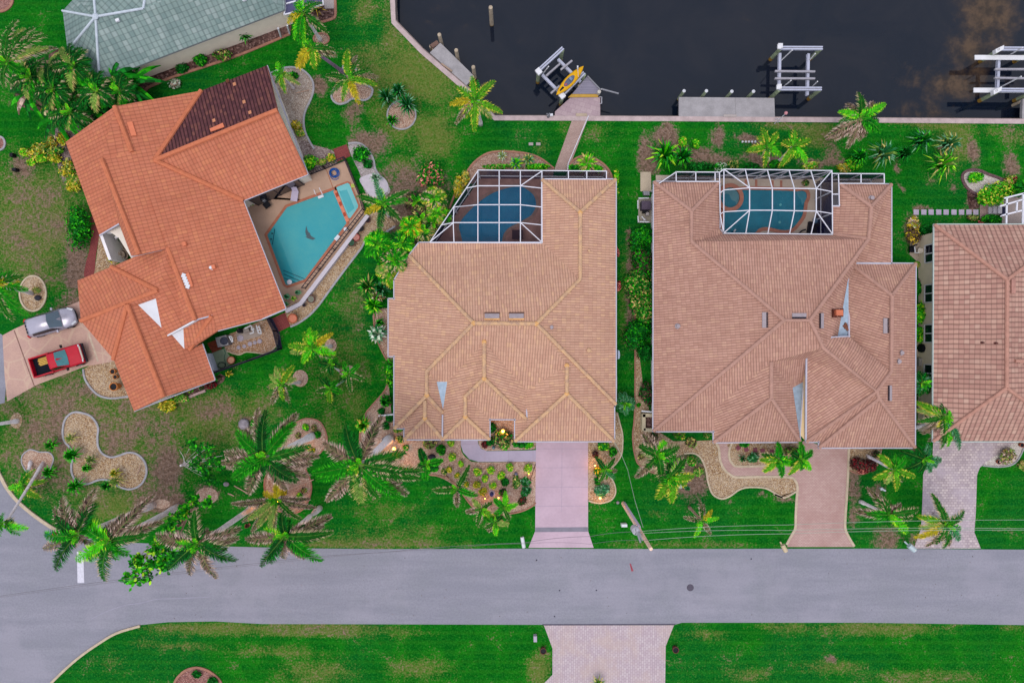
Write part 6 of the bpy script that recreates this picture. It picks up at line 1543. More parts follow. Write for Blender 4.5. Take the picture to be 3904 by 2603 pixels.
b = MB(); b.beam(cx(2.08, -.6, .92), cx(2.08, .6, .92), .12, .08); b.build('grille', M('chrome_grille', A(196, 186, 176), .3, .2, 9), o)
for s_ in (-1, 1):
    b = MB(); panel(b, cx, [(-.35, s_ * .78, 1.1), (.7, s_ * .80, 1.06), (.25, s_ * .69, 1.55), (-.35, s_ * .68, 1.55)]); b.build('side_window', GLASS_DK, o)
    b = MB(); b.box(cx(.75, s_ * 1.0, 1.08), .12, .26, .18, R(17.5)); b.build('wing_mirror', BLACK, o)
    b = MB(); b.box(cx(2.04, s_ * .66, .84), .1, .2, .12, R(17.5)); b.build('headlight', M('lamp_glass', A(220, 224, 234), .1, .05, 3), o)
    for x in (1.4, -1.45): wheel(o, cx, x, s_ * .78, .35, .22)
o2 = thing('lumber_pile', 'short yellow planks lying in the bed of the red pickup', 'lumber', cx(-1.2, .25, .62))
b = MB()
for k in range(5): b.beam(cx(-1.75 - .06 * (k % 2), .08 + .13 * k, .66), cx(-.85 + .04 * (k % 3), .08 + .13 * k, .66), .1, .06)
b.build('planks', M('yellow_lumber', A(226, 182, 92), .8, .12, 6), o2)
o2 = MB(); o2.box(cx(-.72, .22, .62), .26, .85, .22, R(17.5)); tag(o2.build('blue_tarp', M('blue_tarp', A(24, 24, 200), .6, .2, 3), origin=cx(-.72, .22, .62)), 'folded bright blue tarp against the cab in the pickup bed', 'tarp')
# ------------------------------------------------------------------ utility pole and wires
ptop, pbase = W(2482, 2092, 11.2), W(2376, 1918, 0)
k_ = ((pbase.x * (2482 - UC) + pbase.y * (VC - 2092)) / ((2482 - UC) ** 2 + (VC - 2092) ** 2)) * PX
PH_ = CAM_H * (1 - k_)
ptop = W(2482, 2092, PH_)
UP = thing('utility_pole', 'tall brown wooden utility pole with a grey transformer, in the front lawn', 'utility pole', pbase)
b = MB(); b.tube([pbase, pbase.lerp(ptop, .5), ptop], [.18, .16, .12], 12)
b.build('pole', M('pole_wood', A(226, 190, 170, 1.5), .9, .28, 5, bmp=.02), UP)
b = MB(); b.beam(pbase.lerp(ptop, .02) + Vector((.05, .05, 0)), pbase.lerp(ptop, .62) + Vector((.06, .1, 0)), .26, .18); b.build('conduit_cover', M('pole_grey', A(190, 178, 200, 1.4), .8, .3, 7), UP)
tc = W(2423, 2020, PH_ * .76)
b = MB(); b.lathe((tc.x, tc.y, tc.z - .55), [(.26, 0), (.3, .1), (.3, .8), (.2, .95), (.0001, 1.0)], 16); tr_ = b.build('transformer', M('transformer_grey', A(206, 204, 216), .5, .06, 4), UP)
b = MB()
for a in (0, 2.1, 4.2): b.tube([(tc.x + .15 * math.cos(a), tc.y + .15 * math.sin(a), tc.z + .4), (tc.x + .18 * math.cos(a), tc.y + .18 * math.sin(a), tc.z + .7)], .04, 6)
b.build('bushing', GREYMET, tr_)
at_ = pbase.lerp(ptop, .8)
b = MB(); b.beam((at_.x, at_.y, tc.z), tc, .1, .12); b.build('bracket', GREYMET, UP)
b = MB(); b.beam(W(2428, 2025, PH_ * .93), W(2442, 2068, PH_ * .95), .12, .12); b.beam(W(2434, 2030, PH_ * .93), W(2450, 2060, PH_ * .95), .1, .1); b.build('cutout_arm', GREYMET, UP)
WIRE = M('aluminium_wire', A(176, 190, 176), .5, .1, 1)
WIRE_D = M('dark_wire', A(126, 120, 128), .6, .1, 1)
def wire(label, pts, mat=WIRE, r=.014, sag=.35):
    w = [W(*p) for p in pts]
    out = []
    for i in range(len(w) - 1):
        for j in range(12):
            t = j / 12; q = w[i].lerp(w[i + 1], t); q.z -= sag * 4 * t * (1 - t); out.append(q)
    out.append(w[-1])
    b = MB(); b.tube(out, r, 5)
    return tag(b.build('power_line', mat, origin=w[0]), label, 'power line', 'overhead power lines')
hp = PH_
wire('upper of three pale wires crossing the lawns right of the utility pole', [(2446, 2024, hp * .82), (3000, 2000, hp * .8), (3904, 1981, hp * .82), (5600, 1950, hp * .85)])
wire('middle of three pale wires crossing the lawns right of the utility pole', [(2450, 2032, hp * .86), (3000, 2021, hp * .86), (3904, 2014, hp * .88), (5600, 2006, hp * .9)])
wire('lowest in view of three pale wires crossing the lawns right of the utility pole', [(2474, 2058, hp * .93), (3000, 2034, hp * .92), (3904, 2020, hp * .94), (5600, 2006, hp * .96)])
wire('upper of two wires running left from the utility pole over the drive', [(2446, 2026, hp * .82), (2250, 2044, hp * .81), (2000, 2068, hp * .8), (1450, 2106, hp * .8), (1000, 2144, hp * .8), (0, 2271, hp * .84), (-1500, 2465, hp * .88)], WIRE_D, .014)
wire('lower of two wires running left from the utility pole over the drive', [(2474, 2058, hp * .93), (2250, 2073, hp * .9), (2000, 2072, hp * .86), (1700, 2093, hp * .85), (1200, 2128, hp * .84), (0, 2276, hp * .86), (-1500, 2475, hp * .9)], WIRE_D, .01)
wire('thin service wire dropping from the pole to the tan house corner', [(2452, 2010, hp * .8), (2420, 1905, hp * .62), (2393, 1790, 4.6), (2371, 1737, 3.6), (2342, 1684, 3.05)], WIRE, .02, .02)
# ------------------------------------------------------------------ mailboxes, lids, pots
def mailbox(label, t, base, head, h, ang, mat, size=(.5, .28, .3)):
    o = thing('mailbox', label, 'mailbox', WZ(t, *base, 0))
    b = MB(); b.tube([WZ(t, *base, 0), WZ(t, *base, h)], .06, 8); b.build('post', mat, o)
    q = WZ(t, *head, h); w, d, hh = size
    ca, sa = math.cos(ang), math.sin(ang)
    b = MB(); n = 10; pr = [(-d / 2, 0), (d / 2, 0)] + [(d / 2 * math.cos(a), hh * .5 + d / 2 * math.sin(a)) for a in [math.pi * i / n for i in range(n + 1)]]
    k = len(pr)
    for x in (-w / 2, w / 2):
        for y, z in pr: b.v.append((q.x + x * ca - y * sa, q.y + x * sa + y * ca, q.z + z))
    for j in range(k): b.face([j, (j + 1) % k, k + (j + 1) % k, k + j])
    b.face(list(range(k))[::-1]); b.face([k + j for j in range(k)])
    b.build('box', mat, o)
    b = MB(); b.beam(q - Vector((0, 0, .04)), WZ(t, *base, h - .04), .12, .06); b.build('arm', mat, o)
    return o
mailbox('beige mailbox on the road edge left of the brick drive', 'D4', (160, 366), (188, 412), 1.1, R(-62), M('beige_box', A(214, 194, 162), .6, .1, 4), (.62, .36, .3))
mailbox('pale blue-white mailbox on the road edge left of the cobbled drive', 'D4', (1222, 362), (1274, 408), 1.1, R(-42), M('blue_white_box', A(196, 214, 222), .5, .06, 4), (.66, .42, .32))
mailbox('white mailbox on a post left of the pink concrete drive', 'D2', (2216, 330), (2226, 362), 1.15, R(-80), WHITE, (.9, .3, .32))
o = MB(); o.prism([WZ('D3', x, y) for x, y in ((820, 198), (868, 198), (868, 222), (820, 222))], 0, .55); tag(o.build('utility_box', WHITE, origin=WZ('D3', 843, 210, 0)), 'small white utility box in the grass left of the utility pole', 'utility box')
o = MB(); o.prism([WZ('D3', x, y) for x, y in ((75, 1147), (103, 1147), (104, 1196), (76, 1196))], 0, .5); tag(o.build('utility_box', CONC_LILAC, origin=WZ('D3', 90, 1172, 0)), 'upright pale box in the south lawn left of the paver drive', 'utility box')
o = MB(); o.lathe(WZ('C4', 1022, 1372, .1), [(.14, 0), (.14, .08)], 10); o.prism([WZ('C4', x, y) for x, y in ((998, 1366), (1008, 1358), (1048, 1378), (1040, 1390))], 0, .3)
tag(o.build('utility_box', WHITE, origin=WZ('C4', 1022, 1372, 0)), 'small white box lying in the grass between the brick and cobbled drives', 'utility box')
o = MB(); o.prism([WZ('A1', x, y) for x, y in ((115, 1320), (140, 1318), (142, 1350), (117, 1352))], 0, .5); tag(o.build('meter_box', BLACK, origin=WZ('A1', 128, 1335, 0)), 'upper of two small black boxes in the dry west lawn', 'meter box')
o = MB(); o.prism([WZ('A1', x, y) for x, y in ((133, 1447), (168, 1445), (168, 1470), (135, 1472))], 0, .5); tag(o.build('meter_box', BLACK, origin=WZ('A1', 150, 1458, 0)), 'lower of two small black boxes in the dry west lawn', 'meter box')
def pot(name, label, cat, p, r, h, mat, fill=None, group=None):
    o = thing(name, label, cat, p, group)
    b = MB(); b.lathe(p, [(r * .62, 0), (r * .95, h * .7), (r, h), (r * .82, h), (r * .78, h * .86)], 18); b.build('pot', mat, o)
    b = MB(); b.lathe((p.x, p.y, p.z), [(r * .8, h * .6), (r * .8, h * .9)], 14); b.build('soil', fill or BLACK, o)
    return o
pot('garden_urn', 'brown round urn in the grass left of the paver drive', 'urn', WZ('D3', 157, 1270), .28, .6, BROWN)
pot('garden_urn', 'brown round urn in the grass right of the paver drive', 'urn', WZ('D3', 1278, 1261), .28, .6, BROWN)
ORP = M('orange_clay', A(206, 128, 70), .8, .12, 4)
pot('clay_pot', 'upper small orange clay pot in the gravel by the orange garage', 'pot', WZ('C1', 988, 370), .24, .5, ORP, group='clay pots by the orange garage')
pot('clay_pot', 'middle small orange clay pot in the gravel by the orange garage', 'pot', WZ('C1', 1006, 416), .2, .42, ORP, group='clay pots by the orange garage')
pot('clay_pot', 'large lowest orange clay pot in the gravel by the orange garage', 'pot', WZ('C1', 1018, 496), .36, .9, ORP, group='clay pots by the orange garage')
REDP = M('red_glaze', A(150, 56, 56), .5, .2, 5)
GREENISH = M('pot_leaves', A(60, 92, 70), .8, .4, 9)
pot('planter_pot', 'dark empty round pot on the gravel strip, highest of the pot row', 'pot', WZ('B2', 905, 540), .27, .4, BROWN)
pot('planter_pot', 'black round pot on the gravel strip beside the white wall', 'pot', WZ('B2', 848, 614), .26, .45, BLACK)
pot('planter_pot', 'red round pot with red and pale petals on the gravel strip', 'pot', WZ('B2', 810, 690), .34, .45, REDP, M('petals', A(190, 130, 120), .8, .5, 14))
pot('planter_pot', 'dark green-filled pot on the gravel strip below the red pot', 'pot', WZ('B2', 770, 735), .34, .45, BROWN, GREENISH)
pot('planter_pot', 'dark pot of pale radial leaves near the lower end of the gravel strip', 'pot', WZ('E2', 1138, 750), .36, .45, BROWN, M('pale_leaves', A(130, 130, 116), .8, .5, 12))
pot('planter_pot', 'small purple-brown pot near the lower end of the gravel strip', 'pot', WZ('E2', 1028, 836), .17, .3, M('plum_pot', A(120, 84, 84), .8, .2, 5))
pot('terracotta_bowl', 'large orange terracotta bowl at the bottom corner of the gravel strip', 'bowl', WZ('E2', 875, 1038), .42, .6, TERRA, M('clay_floor', A(220, 136, 110), .8, .15, 5))
pot('terracotta_bowl', 'terracotta bowl with pale soil on the green side patio edge', 'bowl', WZ('E3', 822, 838), .34, .5, M('terra_brown', A(150, 86, 66), .8, .15, 5), M('pale_soil', A(214, 160, 132), .9, .15, 5))
pot('clay_pot', 'single small red-brown pot at the top right of the white gravel bed', 'pot', WZ('C4', 2200, 994), .2, .35, TERRA)
pot('clay_pot', 'small red-brown pot left of the brown dome bush', 'pot', WZ('C4', 2008, 1138), .2, .3, M('rust_pot', A(150, 84, 64), .8, .2, 4))
FN = pot('garden_fountain', 'round tiered stone fountain in the little entry court of the orange house', 'fountain', WZ('B1', 1060, 840), .55, .4, M('fountain_stone', A(196, 176, 156), .9, .15, 6), M('fountain_bowl', A(150, 132, 122), .8, .2, 9))
b = MB(); b.lathe(WZ('B1', 1060, 836, .3), [(.08, 0), (.08, .4), (.34, .5), (.3, .56), (.06, .5), (.05, .8), (.15, .86), (.0001, .9)], 16); b.build('tier', M('fountain_stone', (0, 0, 0)), FN)
# side patio of the orange house
HT = thing('air_conditioner', 'square grey air conditioner with a round dark fan on the side patio', 'air conditioner', WZ('E3', 700, 525, 0))
b = MB(); b.box(WZ('E3', 700, 525), .95, .85, .8, R(15)); b.build('casing', GREYMET, HT)
b = MB(); b.lathe(WZ('E3', 675, 520, .8), [(.33, 0), (.35, .05), (.28, .06), (.24, .02)], 20); b.build('fan_grille', M('fan_dark', A(62, 66, 84), .6, .3, 8), HT)
o = MB()
for p_, q_ in (((755, 440), (800, 530)), ((800, 450), (820, 540)), ((755, 440), (800, 450)), ((790, 530), (820, 540))): o.beam(WZ('E3', *p_, .9), WZ('E3', *q_, .9), .07, .07)
tag(o.build('folding_stand', WHITE, origin=WZ('E3', 785, 490, 0)), 'white folding stand leaning on the air conditioner', 'stand')
PP = thing('pool_pump_rack', 'white pipework of a pool pump on the grey slab behind the orange house', 'pool pump', WZ('E3', 1160, 340, 0))
b = MB()
for p_, q_ in (((1010, 315), (1120, 265)), ((1120, 265), (1165, 380)), ((1165, 380), (1100, 400)), ((1205, 260), (1245, 390)), ((1245, 390), (1300, 395)), ((1250, 265), (1290, 380)), ((1205, 300), (1260, 290)), ((1220, 345), (1275, 335)), ((1120, 330), (1170, 315))): b.tube([WZ('E3', *p_, .5), WZ('E3', *q_, .5)], .05, 6)
b.build('pipe', WHITE, PP)
b = MB(); b.lathe(WZ('E3', 972, 352), [(.22, 0), (.22, .7), (.1, .85)], 12); b.build('filter_tank', BLACK, PP)
b = MB(); b.box(WZ('E3', 1060, 345), .5, .35, .35, R(20)); b.build('pump', M('pump_grey', A(150, 140, 134), .7, .2, 5), PP)
for i, (x, y, rr) in enumerate(((945, 475, .28), (915, 630, .17), (1010, 610, .17), (1105, 570, .2), (1185, 548, .17), (1265, 525, .2))):
    o = MB(); o.lathe(WZ('E3', x, y, .0), [(rr, 0), (rr, .06), (rr * .85, .075)], 16)
    tag(o.build('round_stone', M('stone_lilac', A(178, 168, 182), .9, .12, 4), origin=WZ('E3', x, y, 0)), ['large round grey stone at the corner of the grey slab', 'leftmost small round stone in the patio gravel', 'second small round stone in the patio gravel', 'pale squarish round stone, third in the patio gravel', 'fourth round stone, touching the biggest of the row', 'rightmost and biggest round stone of the patio gravel row'][i], 'stepping stone', 'round stepping stones of the side patio')
o = MB(); o.prism([WZ('E3', x, y) for x, y in ((370, 735), (480, 725), (585, 1010), (460, 1020))], 0, .75); tag(o.build('storage_bench', M('bench_white', A(206, 214, 232), .6, .05, 3), origin=WZ('E3', 470, 870, 0)), 'long white storage bench along the orange garage wall', 'bench')
o = MB(); pts = []
for i in range(60): a = i * .4; c_ = WZ('E3', 632, 922, .05 + .003 * i); pts.append(c_ + Vector((.32 * math.cos(a), .25 * math.sin(a), 0)))
o.tube(pts, .025, 6); tag(o.build('coiled_hose', M('dark_hose', A(40, 56, 56), .6), origin=WZ('E3', 632, 922, 0)), 'small dark coil of garden hose on the green side patio', 'hose')
# equipment of the rose house west side
AC = thing('pool_equipment', 'dark grey pool heater between white posts on the pad of the rose house', 'pool heater', WZ('B3', 1025, 425, 0))
b = MB(); b.box(WZ('B3', 1022, 425), .78, .72, .9); b.build('heater', M('heater_grey', A(92, 80, 98), .6, .15, 4), AC)
b = MB(); b.box(WZ('B3', 1025, 470), .5, .25, .5); b.build('heater_base', BLACK, AC)
b = MB()
for p_, q_ in (((972, 350), (1060, 348)), ((968, 365), (968, 440)), ((968, 500), (972, 555)), ((1000, 505), (1028, 535)), ((980, 550), (1065, 552))): b.tube([WZ('B3', *p_, .6), WZ('B3', *q_, .6)], .055, 6)
b.build('pipe', WHITE, AC)
b = MB(); b.lathe(WZ('B3', 1040, 492), [(.16, 0), (.16, .6), (.08, .7)], 10); b.lathe(WZ('B3', 1020, 540), [(.18, 0), (.18, .3), (.1, .4)], 10); b.build('filter', M('filter_pale', A(190, 180, 180), .6, .2, 6), AC)
o = MB(); o.prism([WZ('B3', x, y) for x, y in ((1005, 296), (1060, 300), (1060, 332), (1010, 330))], 0, .4); tag(o.build('grey_box', GREYMET, origin=WZ('B3', 1032, 315, 0)), 'small grey box below the tan pad beside the rose house', 'box')
o = MB(); o.prism([WZ('C3', x, y) for x, y in ((775, 185), (790, 195), (794, 225), (790, 255), (776, 265))], .6, 1.4); tag(o.build('wall_dish', M('pale_blue', A(190, 206, 228), .6, .06, 3), origin=WZ('C3', 785, 225, .6)), 'pale blue half-round tank on the east wall of the tan house', 'tank')
o = MB(); o.beam(WZ('C3', 780, 410, 1.2), WZ('C3', 780, 515, 1.2), .12, .5); tag(o.build('wall_meter', M('meter_grey', A(170, 170, 176), .6, .1, 4), origin=WZ('C3', 780, 462, 1)), 'long grey meter cabinet low on the east wall of the tan house', 'meter cabinet')
# side yard of the pink house: dark chair, white pipes, grill
o = thing('patio_chair', 'dark patio chair beside white pipes on the narrow side patio', 'chair', WZ('E8', 160, 1080, 0))
b = MB(); b.box(WZ('E8', 160, 1095, .3), .5, .5, .1); b.build('seat', BLACK, o); b = MB(); b.box(WZ('E8', 155, 1040, .4), .45, .1, .5, R(20)); b.build('backrest', BLACK, o)
for x, y in ((135, 1065), (185, 1065), (135, 1125), (185, 1125)):
    b = MB(); b.tube([WZ('E8', x, y, 0), WZ('E8', x, y, .3)], .025, 6); b.build('leg', DARK, o)
o = MB(); o.tube([WZ('E8', 205, 1045, .5), WZ('E8', 215, 1150, .5), WZ('E8', 265, 1148, .5)], .05, 6); tag(o.build('white_pipe', WHITE, origin=WZ('E8', 215, 1120, 0)), 'white L-shaped pipe beside the dark side patio chair', 'pipe')
o = MB(); o.beam(WZ('E8', 325, 940, .3), WZ('E8', 335, 1015, .3), .14, .1); tag(o.build('white_plank', WHITE, origin=WZ('E8', 330, 980, 0)), 'short white plank on the side patio below the brown bush', 'plank')
o = thing('hose_reel', 'round white hose reel standing on the narrow side patio', 'hose reel', WZ('E8', 298, 1115, 0))
b = MB(); b.lathe(WZ('E8', 298, 1115, .5), [(.2, 0), (.24, .06), (.16, .1), (.1, .04)], 16); b.build('reel', M('reel_cream', A(214, 204, 190), .6), o)
b = MB()
for dx, dy in ((-30, -25), (45, -35), (50, 50), (-15, 40)): b.tube([WZ('E8', 298, 1115, .5), WZ('E8', 298 + dx, 1115 + dy, 0)], .02, 5)
b.build('leg', DARK, o)
o = thing('kettle_grill', 'covered black grill on the side patio below the bright green bush', 'grill', WZ('G7', 560, 958, 0))
b = MB(); b.lathe(WZ('G7', 560, 958, .1), [(.46, 0), (.5, .4), (.45, .8), (.28, 1.0), (.0001, 1.05)], 8, sx=.9); b.build('cover', BLACK, o)
o = MB(); o.prism([WZ('G7', x, y) for x, y in ((495, 1060), (540, 1055), (542, 1130), (495, 1135))], 0, .6); tag(o.build('patio_box', M('box_grey', A(150, 146, 142), .7, .1, 4), origin=WZ('G7', 518, 1095, 0)), 'grey storage box on the side patio below the black grill', 'box')
o = MB(); o.prism([WZ('G7', x, y, 1.4) for x, y in ((640, 700), (672, 700), (672, 790), (640, 790))], 0, 1.3); tag(o.build('ac_cabinet', M('navy_cabinet', A(46, 48, 80), .6, .2, 4), origin=WZ('G7', 655, 745, 0)), 'dark navy cabinet against the pink house wall by the bright green bush', 'cabinet')
for lab, x, y in (('reddish square stone nearest the left bend of the gable-house walk', 358, 335), ('reddish square stone second in the gable-house walk island', 455, 352), ('dark red square stone with a white spot in the walk island', 562, 360), ('brownish square stone fourth in the walk island', 650, 370), ('reddish square stone beside the left palm of the walk island', 760, 382)):
    o = MB(); o.box(WZ('F7', x, y, .024), .36, .36, .05, R(x % 40)); tag(o.build('red_stone', M('red_stone', A(136, 78, 92), .9, .25, 6), origin=WZ('F7', x, y, 0)), lab, 'stepping stone', 'red stepping stones in the walk island')
for lab, t, x, y, rr, z in (('grey boulder at the foot of a royal palm left of the tan house', 'F1', 520, 1080, .5, .7), ('small pale boulder right of the dark four-leaf palm', 'F1', 1165, 1330, .32, .4), ('grey stump piece lying in the mottled lawn', 'F3', 470, 340, .6, .4), ('white stone lying left of the cut palm fronds', 'F3', 230, 1155, .25, .3), ('round pale stone in the lawn by the utility pole', 'D3', 795, 25, .16, .2), ('dark lying log on the round west gravel bed', 'B1', 330, 1200, .26, .3)):
    o = MB(); p_ = WZ(t, x, y, 0); random.seed(int(x)); o.lathe(p_, [(rr * .8, 0), (rr, z * .4), (rr * .75, z * .8), (.0001, z)], 9, sx=random.uniform(.8, 1.2), sy=random.uniform(.7, 1.1))
    tag(o.build('boulder', M('boulder_' + ('dark' if 'dark' in lab else 'grey'), A(60, 60, 70) if 'dark' in lab else A(158, 150, 158), .9, .3, 4), origin=p_, smooth=True), lab, 'boulder')
HY = thing('fire_hydrant', 'small red fire hydrant at the kerb under the corner palm', 'fire hydrant', WZ('F5', 362, 492, 0))
b = MB(); b.lathe(WZ('F5', 362, 495), [(.2, 0), (.2, .06), (.14, .1), (.14, .5), (.18, .52), (.16, .66), (.06, .74), (.0001, .78)], 14); b.build('barrel', M('hydrant_red', A(206, 52, 62), .5, .1, 4), HY)
b = MB(); q = WZ('F5', 362, 495, .38); b.tube([q + Vector((-.26, 0, 0)), q + Vector((.26, 0, 0))], .07, 8); b.tube([q, q + Vector((0, -.26, 0))], .09, 8); b.build('nozzle', M('hydrant_pale', A(230, 190, 190), .5), HY)
o = MB(); o.lathe(WZ('F5', 305, 495), [(.05, 0), (.05, .8), (.1, .82), (.1, .95), (.0001, 1.0)], 10); tag(o.build('marker_post', M('marker_blue', A(40, 120, 214), .5, .1, 3), origin=WZ('F5', 305, 495, 0)), 'short blue marker post beside the red hydrant', 'marker post')
FG = thing('garden_statue', 'small dark blue figure on a pale plinth among the yellow bushes', 'statue', WZ('F2', 1052, 880, 0))
b = MB(); b.lathe(WZ('F2', 1052, 880, .0), [(.16, 0), (.13, .25), (.18, .3), (.16, .6), (.07, .72), (.11, .85), (.0001, .98)], 12); b.build('figure', M('statue_blue', A(72, 74, 130), .6, .3, 8), FG)
b = MB(); b.lathe(WZ('F2', 1052, 880, 0), [(.3, 0), (.28, .05)], 14); b.build('plinth', CONC_LILAC, FG)
o = MB(); o.lathe(WZ('F2', 1405, 590, 0), [(.13, 0), (.15, .25), (.08, .4), (.0001, .44)], 10); tag(o.build('garden_ornament', M('ornament', A(120, 122, 150), .6, .3, 7), origin=WZ('F2', 1405, 590, 0)), 'small blue-grey ornament in the gravel right of the lime bush', 'ornament')
o = MB(); o.lathe(WZ('F2', 1080, 208, 0), [(.12, 0), (.16, .2), (.05, .4), (.0001, .42)], 10); tag(o.build('garden_ornament', M('ornament2', A(110, 140, 150), .6, .3, 7), origin=WZ('F2', 1080, 208, 0)), 'small blue-grey ornament in the entry bed of the tan house', 'ornament')
o = MB(); o.beam(WZ('F1', 375, 722, .25), WZ('F1', 590, 700, .25), .12, .5); tag(o.build('bed_divider', WHITE, origin=WZ('F1', 480, 712, 0)), 'short white low fence from the tan house into the side bed', 'divider')
# ------------------------------------------------------------------ lit garden lamps
def lamp(label, t, x, y, h, watt, r=.14, col=(1.0, .36, .03)):
    p = WZ(t, x, y, h)
    o = thing('garden_lamp', label, 'lamp', (p.x, p.y, 0), 'lit garden lamps')
    b = MB(); b.tube([(p.x, p.y, 0), (p.x, p.y, h - r)], .035, 8); b.build('post', DARK, o)
    name = 'lamp_glow_%d' % int(watt)
    if name not in MATS:
        m, nt, b_ = newmat(name); b_.inputs['Emission Color'].default_value = (1, .34, .02, 1); b_.inputs['Emission Strength'].default_value = 3; b_.inputs['Base Color'].default_value = (1, .8, .5, 1); MATS[name] = m
    b = MB(); b.sphere((p.x, p.y, h), r, 12, 8); b.build('globe', MATS[name], o, smooth=True)
    b = MB(); b.lathe((p.x, p.y, h - r - .02), [(r * .5, 0), (r * .6, .05)], 10); b.build('collar', DARK, o)
    l = bpy.data.lights.new('lamp_light', 'POINT'); l.energy = watt * 1.6; l.color = col; l.shadow_soft_size = r
    lo = bpy.data.objects.new('lamp_light', l); COL.objects.link(lo); lo.parent = o; lo.location = (0, 0, h + r + .12)
lamp('bright amber lamp in the little courtyard of the tan house', 'C2', 2055, 880, 1.0, 22, .15)
lamp('bright amber lamp beside the pale royal palm trunk left of the tan house', 'C2', 1125, 1030, .7, 28, .15)
lamp('bright amber lamp among drooping fronds near the road', 'C2', 125, 1480, 1.6, 45, .17)
lamp('small amber lamp at the foot of the blue-green ball bush', 'F6', 275, 935, .4, 10, .11)
lamp('small amber lamp left of the orange-lit shrub by the drive', 'F6', 215, 545, .4, 10, .08)
lamp('tiny lamp glinting right of the blue statue', 'F2', 1150, 945, .35, 4, .07)
lamp('tiny lamp glinting left of the blue statue', 'F2', 952, 955, .35, 4, .06)
lamp('tiny lamp by the yellow bush at the drive corner', 'F2', 1592, 600, .35, 3, .05)
lamp('tiny lamp by the low rosette in the looping gravel bed', 'F3', 1338, 660, .35, 3, .05)
lamp('tiny lamp at the tips of the striped royal palm fronds', 'C2', 1232, 1203, .4, 4, .06)
# ------------------------------------------------------------------ plants
random.seed(11)
K8 = 1.4
def P_(a, b): return (A(*a, k=K8), A(*b, k=K8))
PAL = {'g': P_((8, 108, 6), (52, 162, 20)), 'd': P_((2, 66, 14), (14, 110, 28)), 'y': P_((70, 134, 16), (192, 182, 66)), 'b': P_((112, 92, 76), (184, 160, 146)),
       'm': P_((20, 88, 16), (168, 152, 118)), 'l': P_((62, 172, 12), (150, 200, 40)), 's': P_((34, 104, 58), (96, 142, 106)), 'o': P_((150, 138, 20), (206, 176, 52)), 'k': P_((60, 44, 40), (92, 70, 56)),
       't': P_((110, 140, 60), (180, 160, 96)), 'r': P_((66, 14, 20), (128, 30, 40)), 'p': P_((176, 100, 90), (220, 140, 120)), 'w': P_((140, 164, 136), (190, 200, 182))}
def vary(c, s=.22):
    f = random.uniform(1 - s, 1 + s)
    return tuple(min(.8, x * f * random.uniform(.92, 1.08)) for x in c)
def lerp3(a, b, t): return tuple(x + (y - x) * t for x, y in zip(a, b))
def frond(b, C, T, kind, lw=.5, arch=.28, dens=9.0, wid=.05, droop=.28, rot=0):
    C, T = Vector(C), Vector(T)
    L = (T - C).length
    mid = (C + T) / 2 + Vector((0, 0, arch * L))
    base_c, tip_c = PAL[kind]
    steps = 9
    def at(t): return C * (1 - t) ** 2 + mid * 2 * t * (1 - t) + T * t * t
    rp_ = [at(i / steps) for i in range(steps + 1)]
    b.tube(rp_, [.035 * (1 - .75 * i / steps) + .006 for i in range(steps + 1)], 4, vary(lerp3(base_c, PAL['t'][0], .5)), cap=False)
    n = max(10, int(L * dens * 1.6))
    tint = random.uniform(.85, 1.15)
    for i in range(n):
        t = .12 + .88 * (i + random.random() * .6) / n
        p = at(t)
        d = (at(min(1, t + .03)) - at(t - .03)).normalized()
        s = d.cross(Vector((0, 0, 1)))
        if s.length < 1e-3: continue
        s.normalize(); up = s.cross(d)
        ll = 1.15 * lw * (math.sin(math.pi * (.14 + .80 * t)) ** .7) * random.uniform(.8, 1.12)
        fw = .45 + .5 * t
        for sg in (-1, 1):
            dr = (d * fw + s * sg * (1.0 - .25 * t) + up * random.uniform(-.25, .45)).normalized()
            q1 = p + dr * ll * .55
            q2 = p + dr * ll + Vector((0, 0, -droop * ll * random.uniform(.6, 1.3)))
            w = wid * 1.25 * random.uniform(.7, 1.3)
            e = d * w * .5
            c1 = vary(base_c, .35)
            if kind == 'b' and random.random() < .3: c1 = vary(PAL['k'][0] if random.random() < .5 else PAL['d'][0])
            c1 = tuple(x * tint for x in c1)
            c2 = vary(tip_c if random.random() < .6 else base_c, .3)
            k = len(b.v)
            b.v += [tuple(p - e), tuple(p + e), tuple(q1 + e), tuple(q1 - e), tuple(q2)]
            b.face([k, k + 1, k + 2, k + 3], c1); b.face([k + 3, k + 2, k + 4], c2)
def auto_h(cu, cv, bu, bv, lo=1.2, hi=12.5):
    c = Vector(((cu - UC), (VC - cv))); b_ = Vector(((bu - UC), (VC - bv)))
    return max(lo, min(hi, CAM_H * (1 - b_.dot(c) / c.length_squared)))
def trunk(o, base, top, r0, r1, mat, bulge=False, name='trunk'):
    b = MB(); n = 9; pts, rs = [], []
    for i in range(n + 1):
        t = i / n; p = base.lerp(top, t); p += Vector((math.sin(t * 3) * .04, math.cos(t * 2.6) * .04 - .04, 0)) * (top - base).length * .12
        pts.append(p); r_ = r0 + (r1 - r0) * t
        if t < .12: r_ *= 1.25
        if bulge: r_ *= 1 + .25 * math.sin(math.pi * min(1, t * 1.2))
        rs.append(r_ * (1 + .04 * (i % 2)))
    pts[0].z = -.05
    b.tube(pts, rs, 10); b.build(name, mat, o, smooth=True)
